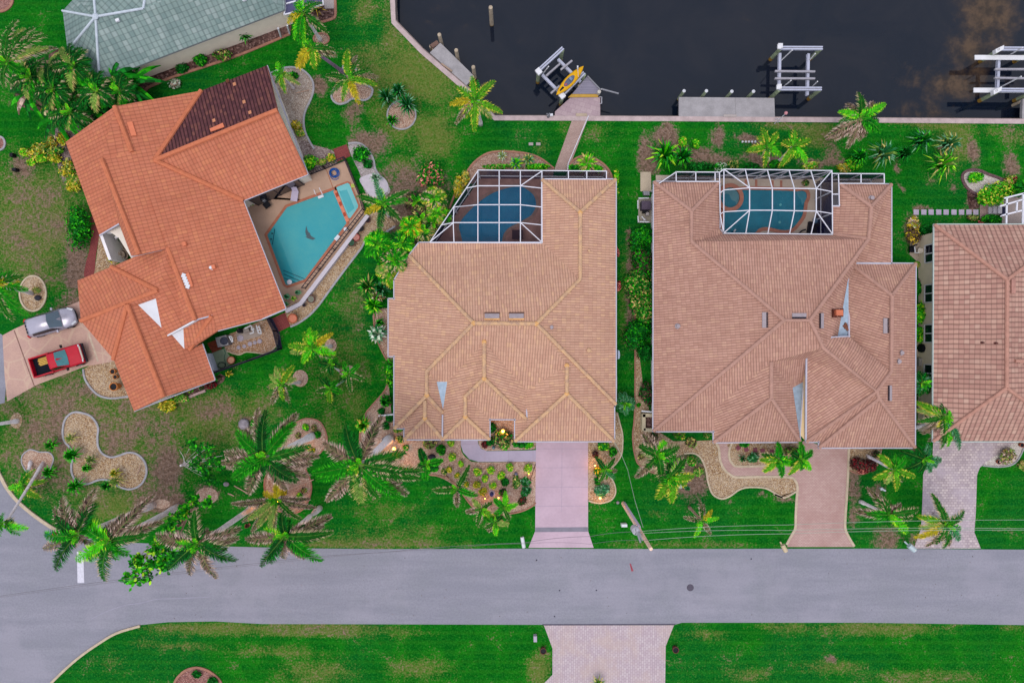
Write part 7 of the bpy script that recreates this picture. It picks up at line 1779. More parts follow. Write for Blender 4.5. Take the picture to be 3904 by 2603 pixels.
def palm(label, t, crown, fronds, base=None, h=None, lw=.5, tr=.16, tmat=None, group=None, name='palm_tree', dens=9.0, wid=.055, drop=.9, arch=.3, cat='palm tree', shaft=False, heart=True):
    cu, cv = Z(t, *crown)
    bt = base if base else None
    if base: bu, bv = Z(base[0], base[1], base[2]) if len(base) == 3 else Z(t, *base)
    if h is None: h = auto_h(cu, cv, bu, bv)
    C = W(cu, cv, h)
    B = W(bu, bv, 0) if base else Vector((C.x, C.y, 0))
    o = thing(name, label, cat, B, group)
    trunk(o, B, C - Vector((0, 0, .25)), tr, tr * .72, tmat or TRUNK)
    live, dead = MB(), MB()
    for f in fronds:
        x, y, kd = f[:3]
        du, dv = Z(t, x, y)
        dist = math.hypot(du - cu, dv - cv) / PX
        dp = (f[3] if len(f) > 3 else drop * (.35 + .2 * dist) * (1.5 if kd == 'b' else 1.0))
        ht = max(.35, h - dp)
        T = W(du, dv, ht)
        off = Vector((random.uniform(-.06, .06), random.uniform(-.06, .06), random.uniform(-.15, .05)))
        frond(dead if kd == 'b' else live, C + off, T, kd, lw * random.uniform(.9, 1.1), arch * (.8 if kd == 'b' else 1), dens, wid)
    if heart:
        for i in range(4):
            a = random.random() * 6.28; T = C + Vector((math.cos(a) * .5, math.sin(a) * .5, .55)); frond(live, C, T, 'g' if i % 2 else 'l', lw * .4, .2, dens, wid)
    if shaft:
        b = MB(); b.tube([C - Vector((0, 0, 1.2)), C - Vector((0, 0, .1))], [tr * .85, tr * .6], 10); b.build('crownshaft', M('crownshaft', A(96, 136, 70), .6, .15, 4), o, smooth=True)
    if live.v: live.build('crown', LEAF, o)
    if dead.v: dead.build('dead_fronds', LEAF, o)
    return o
def spin(crown, r, n, kinds, seed, squash=1.0):
    rd = random.Random(seed)
    out = []
    for i in range(n):
        a = 2 * math.pi * (i + rd.uniform(-.25, .25)) / n
        rr = r * rd.uniform(.72, 1.08)
        out.append((crown[0] + rr * math.cos(a), crown[1] + rr * math.sin(a) * squash, kinds[i % len(kinds)]))
    return out
def rosette(label, t, c, r, n, kinds, name='agave', cat='plant', h=.5, wid=.09, group=None, z=0.0, stalk=0.0):
    p = WZ(t, *c, z)
    R_ = r * 1.28 / TILES[t][2] / PX; wid *= 1.25
    o = thing(name, label, cat, (p.x, p.y, 0), group)
    b = MB()
    for i in range(n):
        kd = kinds[i % len(kinds)]
        a = 2 * math.pi * i / n * 1.618 * 3.7 + random.uniform(-.2, .2)
        lay = (i / n)
        L = R_ * (.55 + .5 * (1 - lay)) * random.uniform(.85, 1.1)
        d = Vector((math.cos(a), math.sin(a), 0)); s = Vector((-d.y, d.x, 0))
        up = h * (.3 + 1.0 * lay)
        base = Vector((p.x, p.y, stalk + .08)); m_ = base + d * L * .55 + Vector((0, 0, up)); e_ = base + d * L + Vector((0, 0, up * (.6 + .5 * lay) - .1 * L))
        c1, c2 = vary(PAL[kd][0]), vary(PAL[kd][1] if random.random() < .6 else PAL[kd][0])
        k = len(b.v); w = wid * random.uniform(.8, 1.2)
        b.v += [tuple(base - s * w * .5), tuple(base + s * w * .5), tuple(m_ + s * w * .55), tuple(m_ - s * w * .55), tuple(e_)]
        b.face([k, k + 1, k + 2, k + 3], c1); b.face([k + 3, k + 2, k + 4], c2)
    b.build('leaves', LEAF, o)
    sb = MB(); sb.lathe((p.x, p.y, 0), [(.09, 0), (.07, stalk + .12), (.02, stalk + .2)], 7); sb.build('stem', TRUNK_BR, o)
    return o
def bush(label, t, c, rx, ry=None, hz=None, kinds='dg', n=None, name='shrub', cat='shrub', size=.13, group=None, lumps=5, bl=None):
    """dense shrub: leaf-sized faces through a lumpy volume"""
    s_ = TILES[t][2]; ry = ry or rx
    RX, RY = rx * 1.2 / s_ / PX, ry * 1.2 / s_ / PX
    hz = hz or min(1.6, (RX + RY) * .55)
    p0 = WZ(t, *c, hz * .6); p = Vector((p0.x, p0.y, 0))
    o = thing(name, label, cat, p, group)
    n = n or int(min(1500, 160 + 520 * RX * RY * (.13 / size) ** 2 * 1.4))
    lum = [(random.uniform(-.45, .45) * RX, random.uniform(-.45, .45) * RY, random.uniform(.4, .7) * hz, random.uniform(.5, .75)) for _ in range(lumps)] + [(0, 0, hz * .45, .85)]
    b = MB()
    for i in range(n):
        lx, ly, lz, lr = random.choice(lum)
        th = random.random() * 6.283; cz = random.uniform(-.25, 1); sr = math.sqrt(max(0, 1 - cz * cz)); q = random.random() ** .35
        nrm = Vector((sr * math.cos(th), sr * math.sin(th), cz))
        ctr = p + Vector((lx + nrm.x * RX * lr * q, ly + nrm.y * RY * lr * q, max(.05, lz + nrm.z * hz * .5 * lr * 1.2 * q)))
        nn = (nrm + Vector((random.uniform(-.7, .7), random.uniform(-.7, .7), random.uniform(0, .8)))).normalized()
        u = nn.cross(Vector((random.uniform(-1, 1), random.uniform(-1, 1), .3))).normalized(); v = nn.cross(u)
        sz = size * random.uniform(.6, 1.35)
        kd = random.choice(kinds); c1 = vary(PAL[kd][0] if random.random() < .6 else PAL[kd][1], .3)
        k = len(b.v)
        b.v += [tuple(ctr - u * sz), tuple(ctr + v * sz * .5), tuple(ctr + u * sz), tuple(ctr - v * sz * .5)]
        b.face([k, k + 1, k + 2, k + 3], c1)
    b.build('foliage', LEAF, o)
    sb = MB()
    for i in range(4):
        a = i * 1.7; sb.tube([p + Vector((0, 0, 0)), p + Vector((math.cos(a) * RX * .3, math.sin(a) * RY * .3, hz * .5))], [.035, .015], 5)
    sb.build('stems', TRUNK_BR, o)
    return o
def paddles(label, t, c, r, n, kinds, h=3.0, name='banana_plant', cat='plant', wid=.42, group=None, seed=0, lean=None):
    rd = random.Random(seed + 5)
    p0 = WZ(t, *c, h); p = Vector((p0.x, p0.y, 0))
    R_ = r / TILES[t][2] / PX
    o = thing(name, label, cat, p, group)
    b = MB(); st = MB()
    for i in range(n):
        a = 6.283 * (i + rd.uniform(-.3, .3)) / n; L = R_ * rd.uniform(.75, 1.15)
        d = Vector((math.cos(a), math.sin(a), 0)); s = Vector((-d.y, d.x, 0))
        hh = h * rd.uniform(.75, 1.0)
        base = p + d * .1 + Vector((0, 0, hh * .75)); kd = kinds[i % len(kinds)]
        st.tube([p, base], [.07, .04], 6)
        c0, ct = PAL[kd]
        prev = None; N = 7
        for j in range(N + 1):
            tt = j / N
            q = base + d * L * tt + Vector((0, 0, L * (.75 * tt - .95 * tt * tt)))
            w = wid * (math.sin(math.pi * min(1, .08 + tt * .9)) ** .6) * rd.uniform(.8, 1.15) + .02
            row = (q - s * w * .5 - Vector((0, 0, w * .22)), q, q + s * w * .5 - Vector((0, 0, w * .22)))
            if prev:
                k = len(b.v); b.v += [tuple(x) for x in (*prev, *row)]
                b.face([k, k + 1, k + 4, k + 3], vary(c0 if rd.random() < .75 else ct)); b.face([k + 1, k + 2, k + 5, k + 4], vary(c0 if rd.random() < .6 else ct))
            prev = row
    b.build('leaves', LEAF, o); st.build('stems', M('green_stem', A(120, 128, 70), .7, .2, 4), o)
    return o
# ------------------------------------------------------------------ palms with traced fronds
BIG = dict(lw=.62, tr=.24, dens=13, wid=.05, group='tall palms of the corner lot')
palm('tall royal palm at the street corner, its outer fronds dead and brown', 'F5', (580, 520), [(200, 520, 'g'), (190, 680, 'b'), (330, 920, 'd'), (400, 105, 'b'), (310, 230, 'b'), (330, 320, 'd'), (500, 250, 'b'), (780, 10, 'b'), (790, 170, 'd'), (690, 200, 'b'), (440, 440, 'd'), (520, 640, 'b'), (760, 620, 'b'), (700, 420, 'g'), (380, 600, 'm')], ('F5', 1425, 190), **BIG)
palm('tall royal palm second from the corner, bright fronds over the white stop line', 'F5', (930, 590), [(560, 810, 'l'), (700, 800, 'g'), (880, 1040, 'm'), (1140, 750, 'g'), (1010, 800, 'g'), (1080, 500, 'd'), (1530, 370, 'b'), (1350, 520, 'm'), (1430, 80, 'b'), (1290, 260, 'b'), (610, 370, 'g'), (720, 340, 'l'), (960, 380, 'b'), (1100, 290, 'b'), (1060, 640, 'g'), (800, 700, 'y'), (850, 470, 'd')], ('F5', 1705, 210), **BIG)
palm('tall royal palm third from the corner with a bright green heart over the road', 'F5', (1920, 620), [(1890, 250, 'm'), (1840, 430, 'm'), (1455, 530, 'b'), (1650, 545, 'b'), (1645, 630, 'l'), (1590, 910, 'd'), (1700, 800, 'd'), (1830, 970, 'b'), (2135, 1010, 'b'), (1985, 790, 'g'), (1850, 760, 'g'), (2350, 810, 'd'), (2250, 680, 'm'), (2400, 450, 'b'), (2380, 560, 'b'), (2050, 480, 'b'), (1930, 400, 'd')], ('F5', 2570, 195), **BIG)
palm('royal palm leaning to the road below the amber lamp', 'F4', (1120, 720), [(1080, 360, 'd'), (1180, 480, 'd'), (1815, 415, 'b'), (1700, 560, 'b'), (1835, 660, 'm'), (1640, 740, 'd'), (1680, 1085, 'g'), (1500, 960, 'd'), (1420, 1050, 'b'), (1100, 1050, 'b'), (760, 1170, 'd'), (900, 1120, 'd'), (810, 640, 'l'), (820, 740, 'y'), (530, 760, 'b'), (640, 700, 'b'), (900, 800, 'g'), (1180, 830, 'g'), (1250, 620, 'l')], ('F4', 1640, 300), lw=.6, tr=.22, dens=13, wid=.05, group='tall palms of the corner lot')
palm('spreading royal palm over the looping gravel bed, green centre and pale dead tips', 'F3', (740, 800), [(650, 130, 'b'), (760, 160, 'd'), (720, 300, 'm'), (1180, 205, 'b'), (1150, 330, 'g'), (360, 440, 'g'), (420, 560, 'd'), (480, 420, 'b'), (200, 740, 'b'), (160, 870, 'b'), (230, 920, 'b'), (310, 1080, 'g'), (330, 980, 'g'), (450, 900, 'g'), (520, 1290, 'b'), (540, 1080, 'b'), (650, 1110, 'd'), (860, 1000, 'b'), (1040, 1230, 'b'), (1340, 1060, 'b'), (1180, 1120, 'd'), (1370, 640, 'm'), (1480, 770, 'b'), (1380, 880, 'b'), (1180, 840, 'g'), (1000, 900, 'g'), (560, 880, 'l')], ('F3', 1400, 500), lw=.66, tr=.26, dens=13, wid=.05, tmat=TRUNK_WH, group='tall palms of the corner lot')
palm('spreading royal palm with a pale trunk left of the tan house', 'C2', (830, 1165), [(710, 830, 'd'), (770, 900, 'd'), (1020, 750, 'b'), (960, 830, 'b'), (520, 980, 'b'), (620, 1020, 'b'), (430, 1240, 'g'), (470, 1290, 'g'), (600, 1190, 'g'), (545, 1480, 'b'), (620, 1460, 'b'), (840, 1490, 't'), (780, 1440, 'm'), (1235, 1420, 'b'), (1180, 1330, 'b'), (1100, 1400, 'b'), (1220, 1060, 'm'), (1120, 1120, 'd'), (1370, 1215, 'm'), (1330, 1280, 'm'), (980, 1440, 'm'), (1190, 1450, 'g'), (690, 1310, 'y'), (900, 1260, 'd')], ('C2', 1090, 940), lw=.66, tr=.3, dens=13, wid=.05, tmat=TRUNK_WH, group='tall palms of the corner lot')
palm('low palm lit amber by the lamp, with hanging brown fronds', 'F4', (1010, 170), [(320, 230, 'b'), (480, 505, 'b'), (560, 480, 't'), (620, 660, 'b'), (700, 600, 't'), (900, 640, 't'), (970, 640, 'b'), (1210, 430, 'b'), (1390, 480, 'm'), (1240, 240, 'b'), (800, 60, 'o'), (1000, -90, 'o'), (760, 240, 'g'), (880, 300, 'o'), (1600, 290, 'b'), (1500, 160, 'b')], ('F4', 1030, 130), h=3.2, lw=.42, tr=.16, dens=12)  # golden fronds carry the lamp's amber light in their leaf colour
palm('yellow-green palm leaning over the curved road kerb', 'C1', (195, 1340), [(70, 1370, 'l'), (130, 1300, 'b'), (150, 1450, 'g'), (190, 1460, 'y'), (340, 1450, 'y'), (280, 1440, 'y'), (400, 1300, 'y'), (370, 1330, 'b'), (300, 1205, 'y'), (240, 1210, 'g'), (120, 1390, 'l')], ('C1', 262, 1140), lw=.4, tr=.14)
palm('leaning palm hanging over the road at the left edge', 'D1', (30, 195), [(240, 250, 'l'), (170, 305, 'g'), (-100, 150, 'g'), (-20, 340, 'g'), (10, 130, 'g'), (-120, 290, 'm'), (120, 180, 'm'), (60, 250, 'g')], ('C1', 368, 1150), lw=.4, tr=.13, group='palms at the left edge')
palm('pale trunked palm leaning out of view at the left edge', 'C1', (-110, 830), [(-300, 700, 'g'), (-260, 900, 'g'), (-150, 1000, 'm'), (-40, 900, 'b', 2.0), (-60, 740, 'g'), (-200, 640, 'g')], ('C1', 150, 795), lw=.45, tr=.17, tmat=TRUNK_WH, group='palms at the left edge')
palm('green palm reaching in from the left edge over the round gravel bed', 'B1', (-40, 1090), [(240, 1130, 'g'), (200, 1010, 'm'), (110, 985, 'g'), (60, 1180, 'l'), (240, 1350, 'g'), (120, 1400, 'm'), (160, 1050, 'o'), (-60, 1330, 'g'), (30, 1320, 'g'), (-200, 1000, 'g'), (-160, 1220, 'm')], ('B1', 280, 1160), h=6.5, lw=.5, tr=.16, group='palms at the left edge')
palm('large bushy palm with straw tips at the upper left edge', 'A1', (60, 540), [(150, 165, 'm'), (90, 250, 'm'), (200, 240, 't'), (290, 240, 'm'), (345, 275, 'm'), (395, 300, 'm'), (410, 405, 't'), (20, 320, 'm'), (-80, 420, 'm'), (480, 410, 'b'), (-100, 600, 'g'), (40, 760, 'm'), (180, 620, 'g'), (-60, 300, 't'), (100, 350, 'g'), (240, 330, 'g')], ('A1', 160, 640), h=8, lw=.5, tr=.2, dens=12)
palm('green palm with yellow lower fronds beside the screened lanai', 'G2', (430, 190), [(320, 30, 'g'), (390, -40, 'l'), (560, 20, 'g'), (700, 40, 'm'), (210, 330, 'o'), (220, 260, 'm'), (300, 560, 'l'), (380, 640, 'g'), (450, 640, 'l'), (350, 480, 'l'), (780, 470, 'm'), (700, 400, 'm'), (520, 480, 'm'), (560, 330, 'b'), (330, 330, 'g'), (300, 420, 'g')], ('G2', 680, 580), lw=.42, tr=.15, group='palms by the canal corner')
palm('violet-trunked palm with golden fronds on the lawn strip by the sooty roof', 'G2', (560, 690), [(440, 590, 'l'), (500, 600, 'g'), (330, 960, 'o'), (380, 990, 'o'), (360, 820, 'o'), (600, 990, 'y'), (650, 880, 'y'), (910, 800, 'b'), (880, 720, 'm'), (720, 640, 'g'), (700, 760, 'g'), (620, 620, 'g'), (480, 760, 'y')], ('G2', 1020, 1045), lw=.42, tr=.16, tmat=M('violet_bark', A(150, 126, 152), .9, .2, 4), group='palms by the canal corner')
palm('low pale palm spreading over the butterfly-shaped gravel bed', 'G2', (1090, 1125), [(1065, 700, 'y'), (1030, 760, 'y'), (1190, 790, 'b'), (1220, 860, 'm'), (750, 1080, 'm'), (800, 1130, 'b'), (820, 1350, 'm'), (880, 1250, 't'), (1230, 1480, 'o'), (1180, 1340, 'y'), (1480, 1210, 'y'), (1330, 1160, 'g'), (1500, 1090, 'b'), (1380, 1010, 'm'), (990, 1440, 'y'), (1110, 1250, 'g'), (1050, 1190, 'l')], ('G2', 1085, 1070), h=3.4, lw=.4, tr=.13, group='palms by the canal corner')
palm('young feathery palm in the gravel bed by the sooty roof end', 'G2', (120, 1060), [(60, 880, 'l'), (150, 900, 'g'), (40, 1180, 'g'), (180, 1330, 'y'), (250, 1080, 'y'), (390, 1210, 't'), (-20, 1050, 'g'), (120, 1230, 'y')], ('G2', 300, 1265), lw=.3, tr=.1, tmat=TRUNK, group='palms by the canal corner')
palm('yellow-green palm right at the seawall bend beside the slanted dock', 'A2', (1820, 860), [(1790, 650, 'y'), (1830, 690, 'g'), (1985, 690, 'y'), (1930, 740, 'y'), (2050, 965, 'y'), (1980, 950, 'y'), (1960, 1010, 't'), (1810, 1125, 'y'), (1830, 1060, 'y'), (1650, 1060, 'b'), (1720, 1010, 'y'), (1600, 890, 'o'), (1680, 920, 'y'), (1665, 740, 'y'), (1740, 800, 'g'), (1880, 790, 'g'), (1810, 800, 'd')], ('A2', 1865, 1065), lw=.42, tr=.16)
palm('palm with large grey dead fronds on the seawall right of the empty lift', 'A4', (845, 1010), [(825, 790, 'm'), (860, 850, 'g'), (725, 885, 'b'), (660, 950, 'l'), (740, 960, 'g'), (960, 870, 'b'), (1060, 885, 'l'), (930, 930, 'g'), (1015, 1130, 'g'), (950, 1130, 'g'), (1000, 1040, 'd'), (730, 1265, 'b'), (780, 1190, 'b'), (545, 1180, 'b'), (620, 1190, 'b'), (680, 1160, 'b'), (880, 1170, 'b'), (840, 1200, 'b'), (660, 1040, 'm')], ('A4', 560, 1180), lw=.5, tr=.17, tmat=TRUNK_BR, dens=12)
palm('left one of the twin yellow-tipped palms behind the rose house', 'G8', (1190, 200), [(1140, 20, 'y'), (1100, 100, 'y'), (1290, 60, 'y'), (1260, 110, 'g'), (1000, 230, 'y'), (1060, 200, 'y'), (1160, 390, 'y'), (1150, 320, 'm'), (1320, 290, 'l'), (1260, 280, 'g'), (1100, 260, 'g'), (1330, 190, 'g')], ('G8', 1200, 330), h=3.4, lw=.4, tr=.13, group='twin palms behind the rose house')
palm('right one of the twin yellow-tipped palms behind the rose house', 'G8', (1430, 190), [(1440, 40, 'y'), (1400, 60, 'g'), (1595, 130, 'y'), (1530, 120, 'g'), (1560, 350, 'l'), (1520, 260, 'g'), (1300, 390, 'y'), (1370, 340, 'y'), (1330, 150, 'y'), (1470, 300, 'l'), (1400, 270, 'g'), (1560, 220, 'g')], ('G8', 1290, 340), h=3.6, lw=.4, tr=.13, group='twin palms behind the rose house')
palm('bright green palm with one drooping dark frond right of the spa', 'B2', (1030, 400), [(1000, 265, 'l'), (1010, 300, 'g'), (960, 180, 's'), (805, 330, 'm'), (880, 370, 'g'), (875, 480, 'o'), (940, 450, 'y'), (1000, 640, 'd'), (1180, 540, 'm'), (1120, 490, 'g'), (1260, 280, 'm'), (1170, 330, 'g'), (1240, 360, 'g'), (1010, 500, 'd')], ('B2', 1085, 500), lw=.42, tr=.16)
palm('lime palm with one golden frond in the lawn below the brick pad', 'C2', (430, 170), [(400, 0, 'l'), (350, 40, 'y'), (450, 30, 'l'), (600, 45, 'o'), (540, 90, 'y'), (625, 220, 'l'), (560, 190, 'l'), (600, 250, 'm'), (340, 300, 'l'), (370, 240, 'l'), (225, 150, 'y'), (300, 170, 'y'), (400, 260, 'g'), (240, 210, 't')], ('C2', 590, 155), lw=.42, tr=.14)
palm('pale ragged palm with a lime heart in the mottled side lawn', 'C2', (165, 480), [(110, 330, 't'), (160, 350, 'y'), (270, 320, 'y'), (230, 370, 'o'), (60, 500, 't'), (80, 650, 'b'), (120, 580, 'm'), (230, 640, 'b'), (250, 520, 'm'), (130, 440, 'l'), (100, 470, 'l'), (60, 400, 't'), (180, 620, 'y'), (290, 430, 't')], ('C2', 320, 465), lw=.36, tr=.13)
PK = dict(lw=.34, tr=.1, dens=12, group='three dark palms in the side lawn')
palm('uppermost of three dark palms clumped in the side lawn', 'C2', (580, 310), [(480, 290, 'd'), (530, 240, 'g'), (640, 270, 'g'), (680, 330, 'd'), (590, 400, 'd'), (500, 370, 'm'), (560, 250, 'l')], ('C2', 700, 400), h=3.0, **PK)
palm('right one of three dark palms, a star of fronds with pale tips', 'C2', (740, 395), [(690, 290, 'g'), (830, 310, 'g'), (870, 440, 'm'), (760, 550, 'm'), (660, 370, 'b'), (650, 470, 'd'), (800, 400, 'g')], ('C2', 720, 420), h=3.0, **PK)
palm('lowest of three dark palms clumped in the side lawn', 'C2', (580, 520), [(490, 420, 'd'), (460, 545, 'm'), (580, 640, 'y'), (690, 550, 'g'), (640, 450, 'g'), (540, 420, 'd'), (560, 560, 'l'), (620, 590, 'd')], ('C2', 690, 450), h=3.0, **PK)
palm('dark four-fronded palm cross in the pink gravel left of the walk', 'C2', (1400, 1160), [(1345, 1030, 'd'), (1360, 1060, 'd'), (1540, 1130, 'g'), (1500, 1180, 'd'), (1395, 1300, 'g'), (1330, 1190, 'd'), (1420, 1240, 'd')], ('C2', 1385, 1130), h=3.2, lw=.4, tr=.12, dens=16, wid=.08)
palm('thin palm with four feather-like fronds at the lawn edge below the walk', 'C2', (1660, 1370), [(1770, 1170, 'm'), (1750, 1230, 'd'), (1840, 1430, 'g'), (1760, 1400, 'd'), (1455, 1385, 'm'), (1540, 1370, 'd'), (1665, 1530, 'b'), (1670, 1440, 'd')], ('C2', 1565, 1265), lw=.42, tr=.09, tmat=TRUNK_BR, dens=14)
PK = dict(lw=.34, tr=.1, dens=13, group='three palms below the yellow bushes')
palm('left one of three short palms at the lower tip of the yellow bush bed', 'F2', (900, 1110), [(770, 960, 't'), (830, 1000, 'b'), (1060, 1000, 'm'), (670, 1150, 'b'), (770, 1150, 'g'), (840, 1350, 'm'), (900, 1250, 'd'), (1110, 1250, 'y'), (1000, 1180, 'd'), (970, 1050, 'd')], ('F2', 890, 1060), h=2.8, **PK)
palm('right one of three short palms at the lower tip of the yellow bush bed', 'F2', (1235, 1085), [(1080, 960, 'g'), (1160, 1010, 'g'), (1250, 850, 'l'), (1270, 930, 'g'), (1430, 1035, 'l'), (1340, 1070, 'g'), (1310, 1270, 'm'), (1280, 1170, 'g'), (1090, 1190, 'g'), (1170, 1140, 'd')], ('F2', 1215, 1050), h=3.0, **PK)
palm('lowest of three short palms, out on the lawn below the yellow bush bed', 'F2', (1100, 1290), [(950, 1390, 'm'), (1020, 1350, 'g'), (1110, 1500, 'l'), (1090, 1420, 'g'), (1300, 1330, 't'), (1200, 1320, 'g'), (960, 1230, 'g'), (1200, 1210, 'd'), (1000, 1440, 'b'), (1160, 1370, 'g')], ('F2', 1085, 1220), h=2.8, **PK)
palm('small thin palm in the gravel right of the pink drive', 'C3', (690, 1210), [(605, 1095, 'd'), (640, 1150, 'g'), (770, 1110, 'm'), (730, 1150, 'g'), (640, 1315, 'm'), (775, 1290, 's'), (730, 1250, 'g'), (790, 1220, 'b'), (690, 1290, 'g')], ('C3', 670, 1190), h=2.4, lw=.3, tr=.07, dens=13)
PK = dict(lw=.58, tr=.15, dens=14, group='two overlapping palms of the lawn corner')
palm('upper of two overlapping palms left of the winding gravel bed', 'F6', (960, 430), [(745, 310, 'm'), (830, 350, 'g'), (1050, 255, 'l'), (1000, 330, 'l'), (700, 690, 'b'), (790, 610, 'm'), (860, 530, 'm'), (1010, 720, 'm'), (1010, 600, 'g'), (860, 190, 'b'), (790, 170, 'b'), (1220, 320, 'm'), (1140, 400, 'd'), (1090, 530, 'k'), (1180, 440, 'g')], ('F6', 930, 370), h=4.6, **PK)
palm('lower of two overlapping palms left of the winding gravel bed', 'F6', (1120, 690), [(1250, 480, 'l'), (1200, 560, 'g'), (1400, 670, 'y'), (1300, 670, 'g'), (960, 940, 'y'), (1010, 830, 'g'), (1130, 990, 'y'), (1150, 860, 'g'), (980, 700, 'm'), (1080, 530, 'd'), (1310, 760, 'y'), (1290, 470, 'm'), (1200, 800, 'b')], ('F6', 1240, 800), h=4.6, **PK)
palm('small drooping palm whose trunk crosses the front lawn right of the utility pole', 'F6', (1490, 1200), [(1465, 950, 'b'), (1480, 1050, 'm'), (1520, 1010, 'b'), (1620, 1075, 'o'), (1580, 1140, 'm'), (1700, 1170, 'l'), (1620, 1210, 'g'), (1270, 1160, 'b'), (1350, 1200, 'd'), (1400, 1410, 'l'), (1430, 1320, 'g'), (1600, 1370, 'b'), (1450, 1260, 'l')], ('F6', 1340, 1045), lw=.3, tr=.12, tmat=TRUNK_BR, heart=False)
PK = dict(lw=.4, tr=.13, dens=16, wid=.06, group='pair of star palms in the brick walk island')
palm('left one of two green star palms at the brick walk island', 'F7', (840, 470), [(840, 270, 'g'), (850, 360, 'd'), (620, 480, 'y'), (720, 430, 'g'), (665, 620, 'y'), (760, 560, 'g'), (885, 685, 'g'), (870, 580, 'd'), (1020, 470, 'g'), (930, 460, 'd'), (640, 410, 'm'), (1000, 520, 'l')], ('F7', 820, 430), h=3.8, **PK)
palm('right one of two green star palms at the edge of the brick drive', 'F7', (1110, 470), [(1105, 260, 'g'), (1130, 360, 'g'), (1250, 370, 'g'), (1190, 420, 'd'), (1225, 600, 'l'), (1160, 560, 'g'), (965, 655, 'y'), (1040, 580, 'g'), (960, 540, 'g'), (1000, 400, 'd'), (1120, 600, 'g')], ('F7', 1085, 430), h=3.8, **PK)
palm('palm with arching fronds between the rose and pink houses', 'C4', (1560, 750), [(1310, 630, 'y'), (1400, 660, 'g'), (1320, 700, 't'), (1320, 800, 'm'), (1535, 500, 'b'), (1540, 600, 'd'), (1640, 560, 'b'), (1600, 640, 'g'), (1725, 650, 'l'), (1660, 690, 'l'), (1870, 790, 't'), (1740, 790, 'd'), (1700, 850, 's'), (1590, 1010, 'l'), (1575, 880, 'l'), (1690, 1040, 's'), (1640, 950, 'g'), (1370, 900, 'b'), (1430, 970, 'b'), (1500, 880, 'y'), (1530, 1030, 'm')], ('C4', 1320, 850), lw=.46, tr=.15, tmat=TRUNK_WH, dens=11)
palm('spiky yellow-green palm leaning from the red-leaved bed', 'C4', (1130, 1210), [(1000, 1080, 'y'), (1060, 1120, 'g'), (955, 1290, 'y'), (1030, 1250, 'g'), (1150, 1390, 'y'), (1140, 1300, 'g'), (1310, 1270, 'y'), (1220, 1240, 'g'), (1230, 1100, 'g'), (1180, 1140, 'l'), (1150, 1080, 'g'), (1060, 1330, 't'), (1210, 1310, 'm'), (1070, 1290, 'p')], ('C4', 900, 1090), lw=.4, tr=.12, tmat=TRUNK_WH, dens=13)
palm('dark blue-green palm half over the cobbled drive below the house gap', 'C4', (1390, 1120), [(1195, 1050, 'd'), (1260, 1070, 'd'), (1535, 1125, 's'), (1450, 1120, 's'), (1430, 1000, 's'), (1380, 1030, 'd'), (1235, 1200, 'd'), (1300, 1170, 's'), (1445, 1230, 's'), (1240, 990, 'b'), (1310, 1000, 'd'), (1330, 1100, 's'), (1500, 1180, 's'), (1340, 1230, 'd')], h=3.5, base=('C4', 1350, 1080), lw=.42, tr=.14, dens=14, wid=.07)
palm('palm with straw-grey dead fronds on the lawn strip between two drives', 'D4', (1085, 130), [(900, -100, 'b'), (960, -20, 'm'), (1010, -30, 'm'), (805, 100, 'b'), (900, 120, 'g'), (950, 180, 'g'), (1245, 290, 'l'), (1170, 210, 'l'), (1340, 80, 'm'), (1260, 100, 'g'), (1190, 40, 'b'), (1120, 50, 'k'), (1290, 150, 'm'), (1030, 60, 'd')], ('D4', 842, 18), lw=.46, tr=.14, tmat=TRUNK_WH, dens=13)
palm('green palm spreading over the cobbled drive mouth', 'D4', (1575, 215), [(1450, -50, 'm'), (1510, 50, 'g'), (1540, 100, 'y'), (1730, 95, 'm'), (1660, 140, 'g'), (1690, 350, 's'), (1640, 280, 'g'), (1400, 400, 'b'), (1470, 320, 'm'), (1330, 140, 'y'), (1430, 170, 'g'), (1555, 415, 'm'), (1560, 310, 'g'), (1600, 400, 'b'), (1700, 260, 'g'), (1300, 330, 'o'), (1350, 240, 't'), (1480, 380, 'm')], ('D4', 1480, 130), h=4.6, lw=.46, tr=.15, dens=13)
palm('blue-green star palm in the narrow lawn between the tan and rose houses', 'C3', (855, 645), spin((855, 645), 100, 12, 'ss', 3), h=1.4, lw=.3, tr=.1, dens=18, wid=.08)
palm('tall dark fan palm in the gap beside the pink house', 'C4', (1370, 470), spin((1370, 470), 110, 11, 'dsd', 6), h=2.8, lw=.4, tr=.12, dens=14, wid=.08)
# areca and bird-of-paradise clumps
AR_ = [('lime areca clump nearest the gravel strip, left of the tan house', 330, 950, 200, 'glg', 3.2), ('yellow areca clump against the slanted cage corner', 1060, 560, 150, 'ylt', 2.6), ('tall yellow areca clump beside the cage below the spotted shrub', 1030, 380, 150, 'ymt', 3.0), ('amber areca clump in the middle of the side thicket', 740, 740, 150, 'ogl', 3.4),
       ('green areca clump touching the tan roof corner', 620, 930, 150, 'gld', 3.4), ('brownish areca clump at the dark corner by the cage', 900, 800, 130, 'tdm', 2.8), ('drooping areca clump hanging over the tan roof edge', 540, 1150, 170, 'gmt', 3.6), ('olive areca clump below the grey boulder patch', 860, 640, 140, 'tdk', 2.4), ('dry straw-coloured areca at the right of the thicket', 1010, 690, 110, 'btm', 2.2), ('long drooping yellow areca over the side lawn', 470, 1290, 190, 'ytg', 2.4), ('dark low areca behind the bright palm by the spa', 800, 420, 130, 'dtk', 1.8), ('bright green areca beside the cage frame', 1150, 600, 90, 'lg', 2.2)]
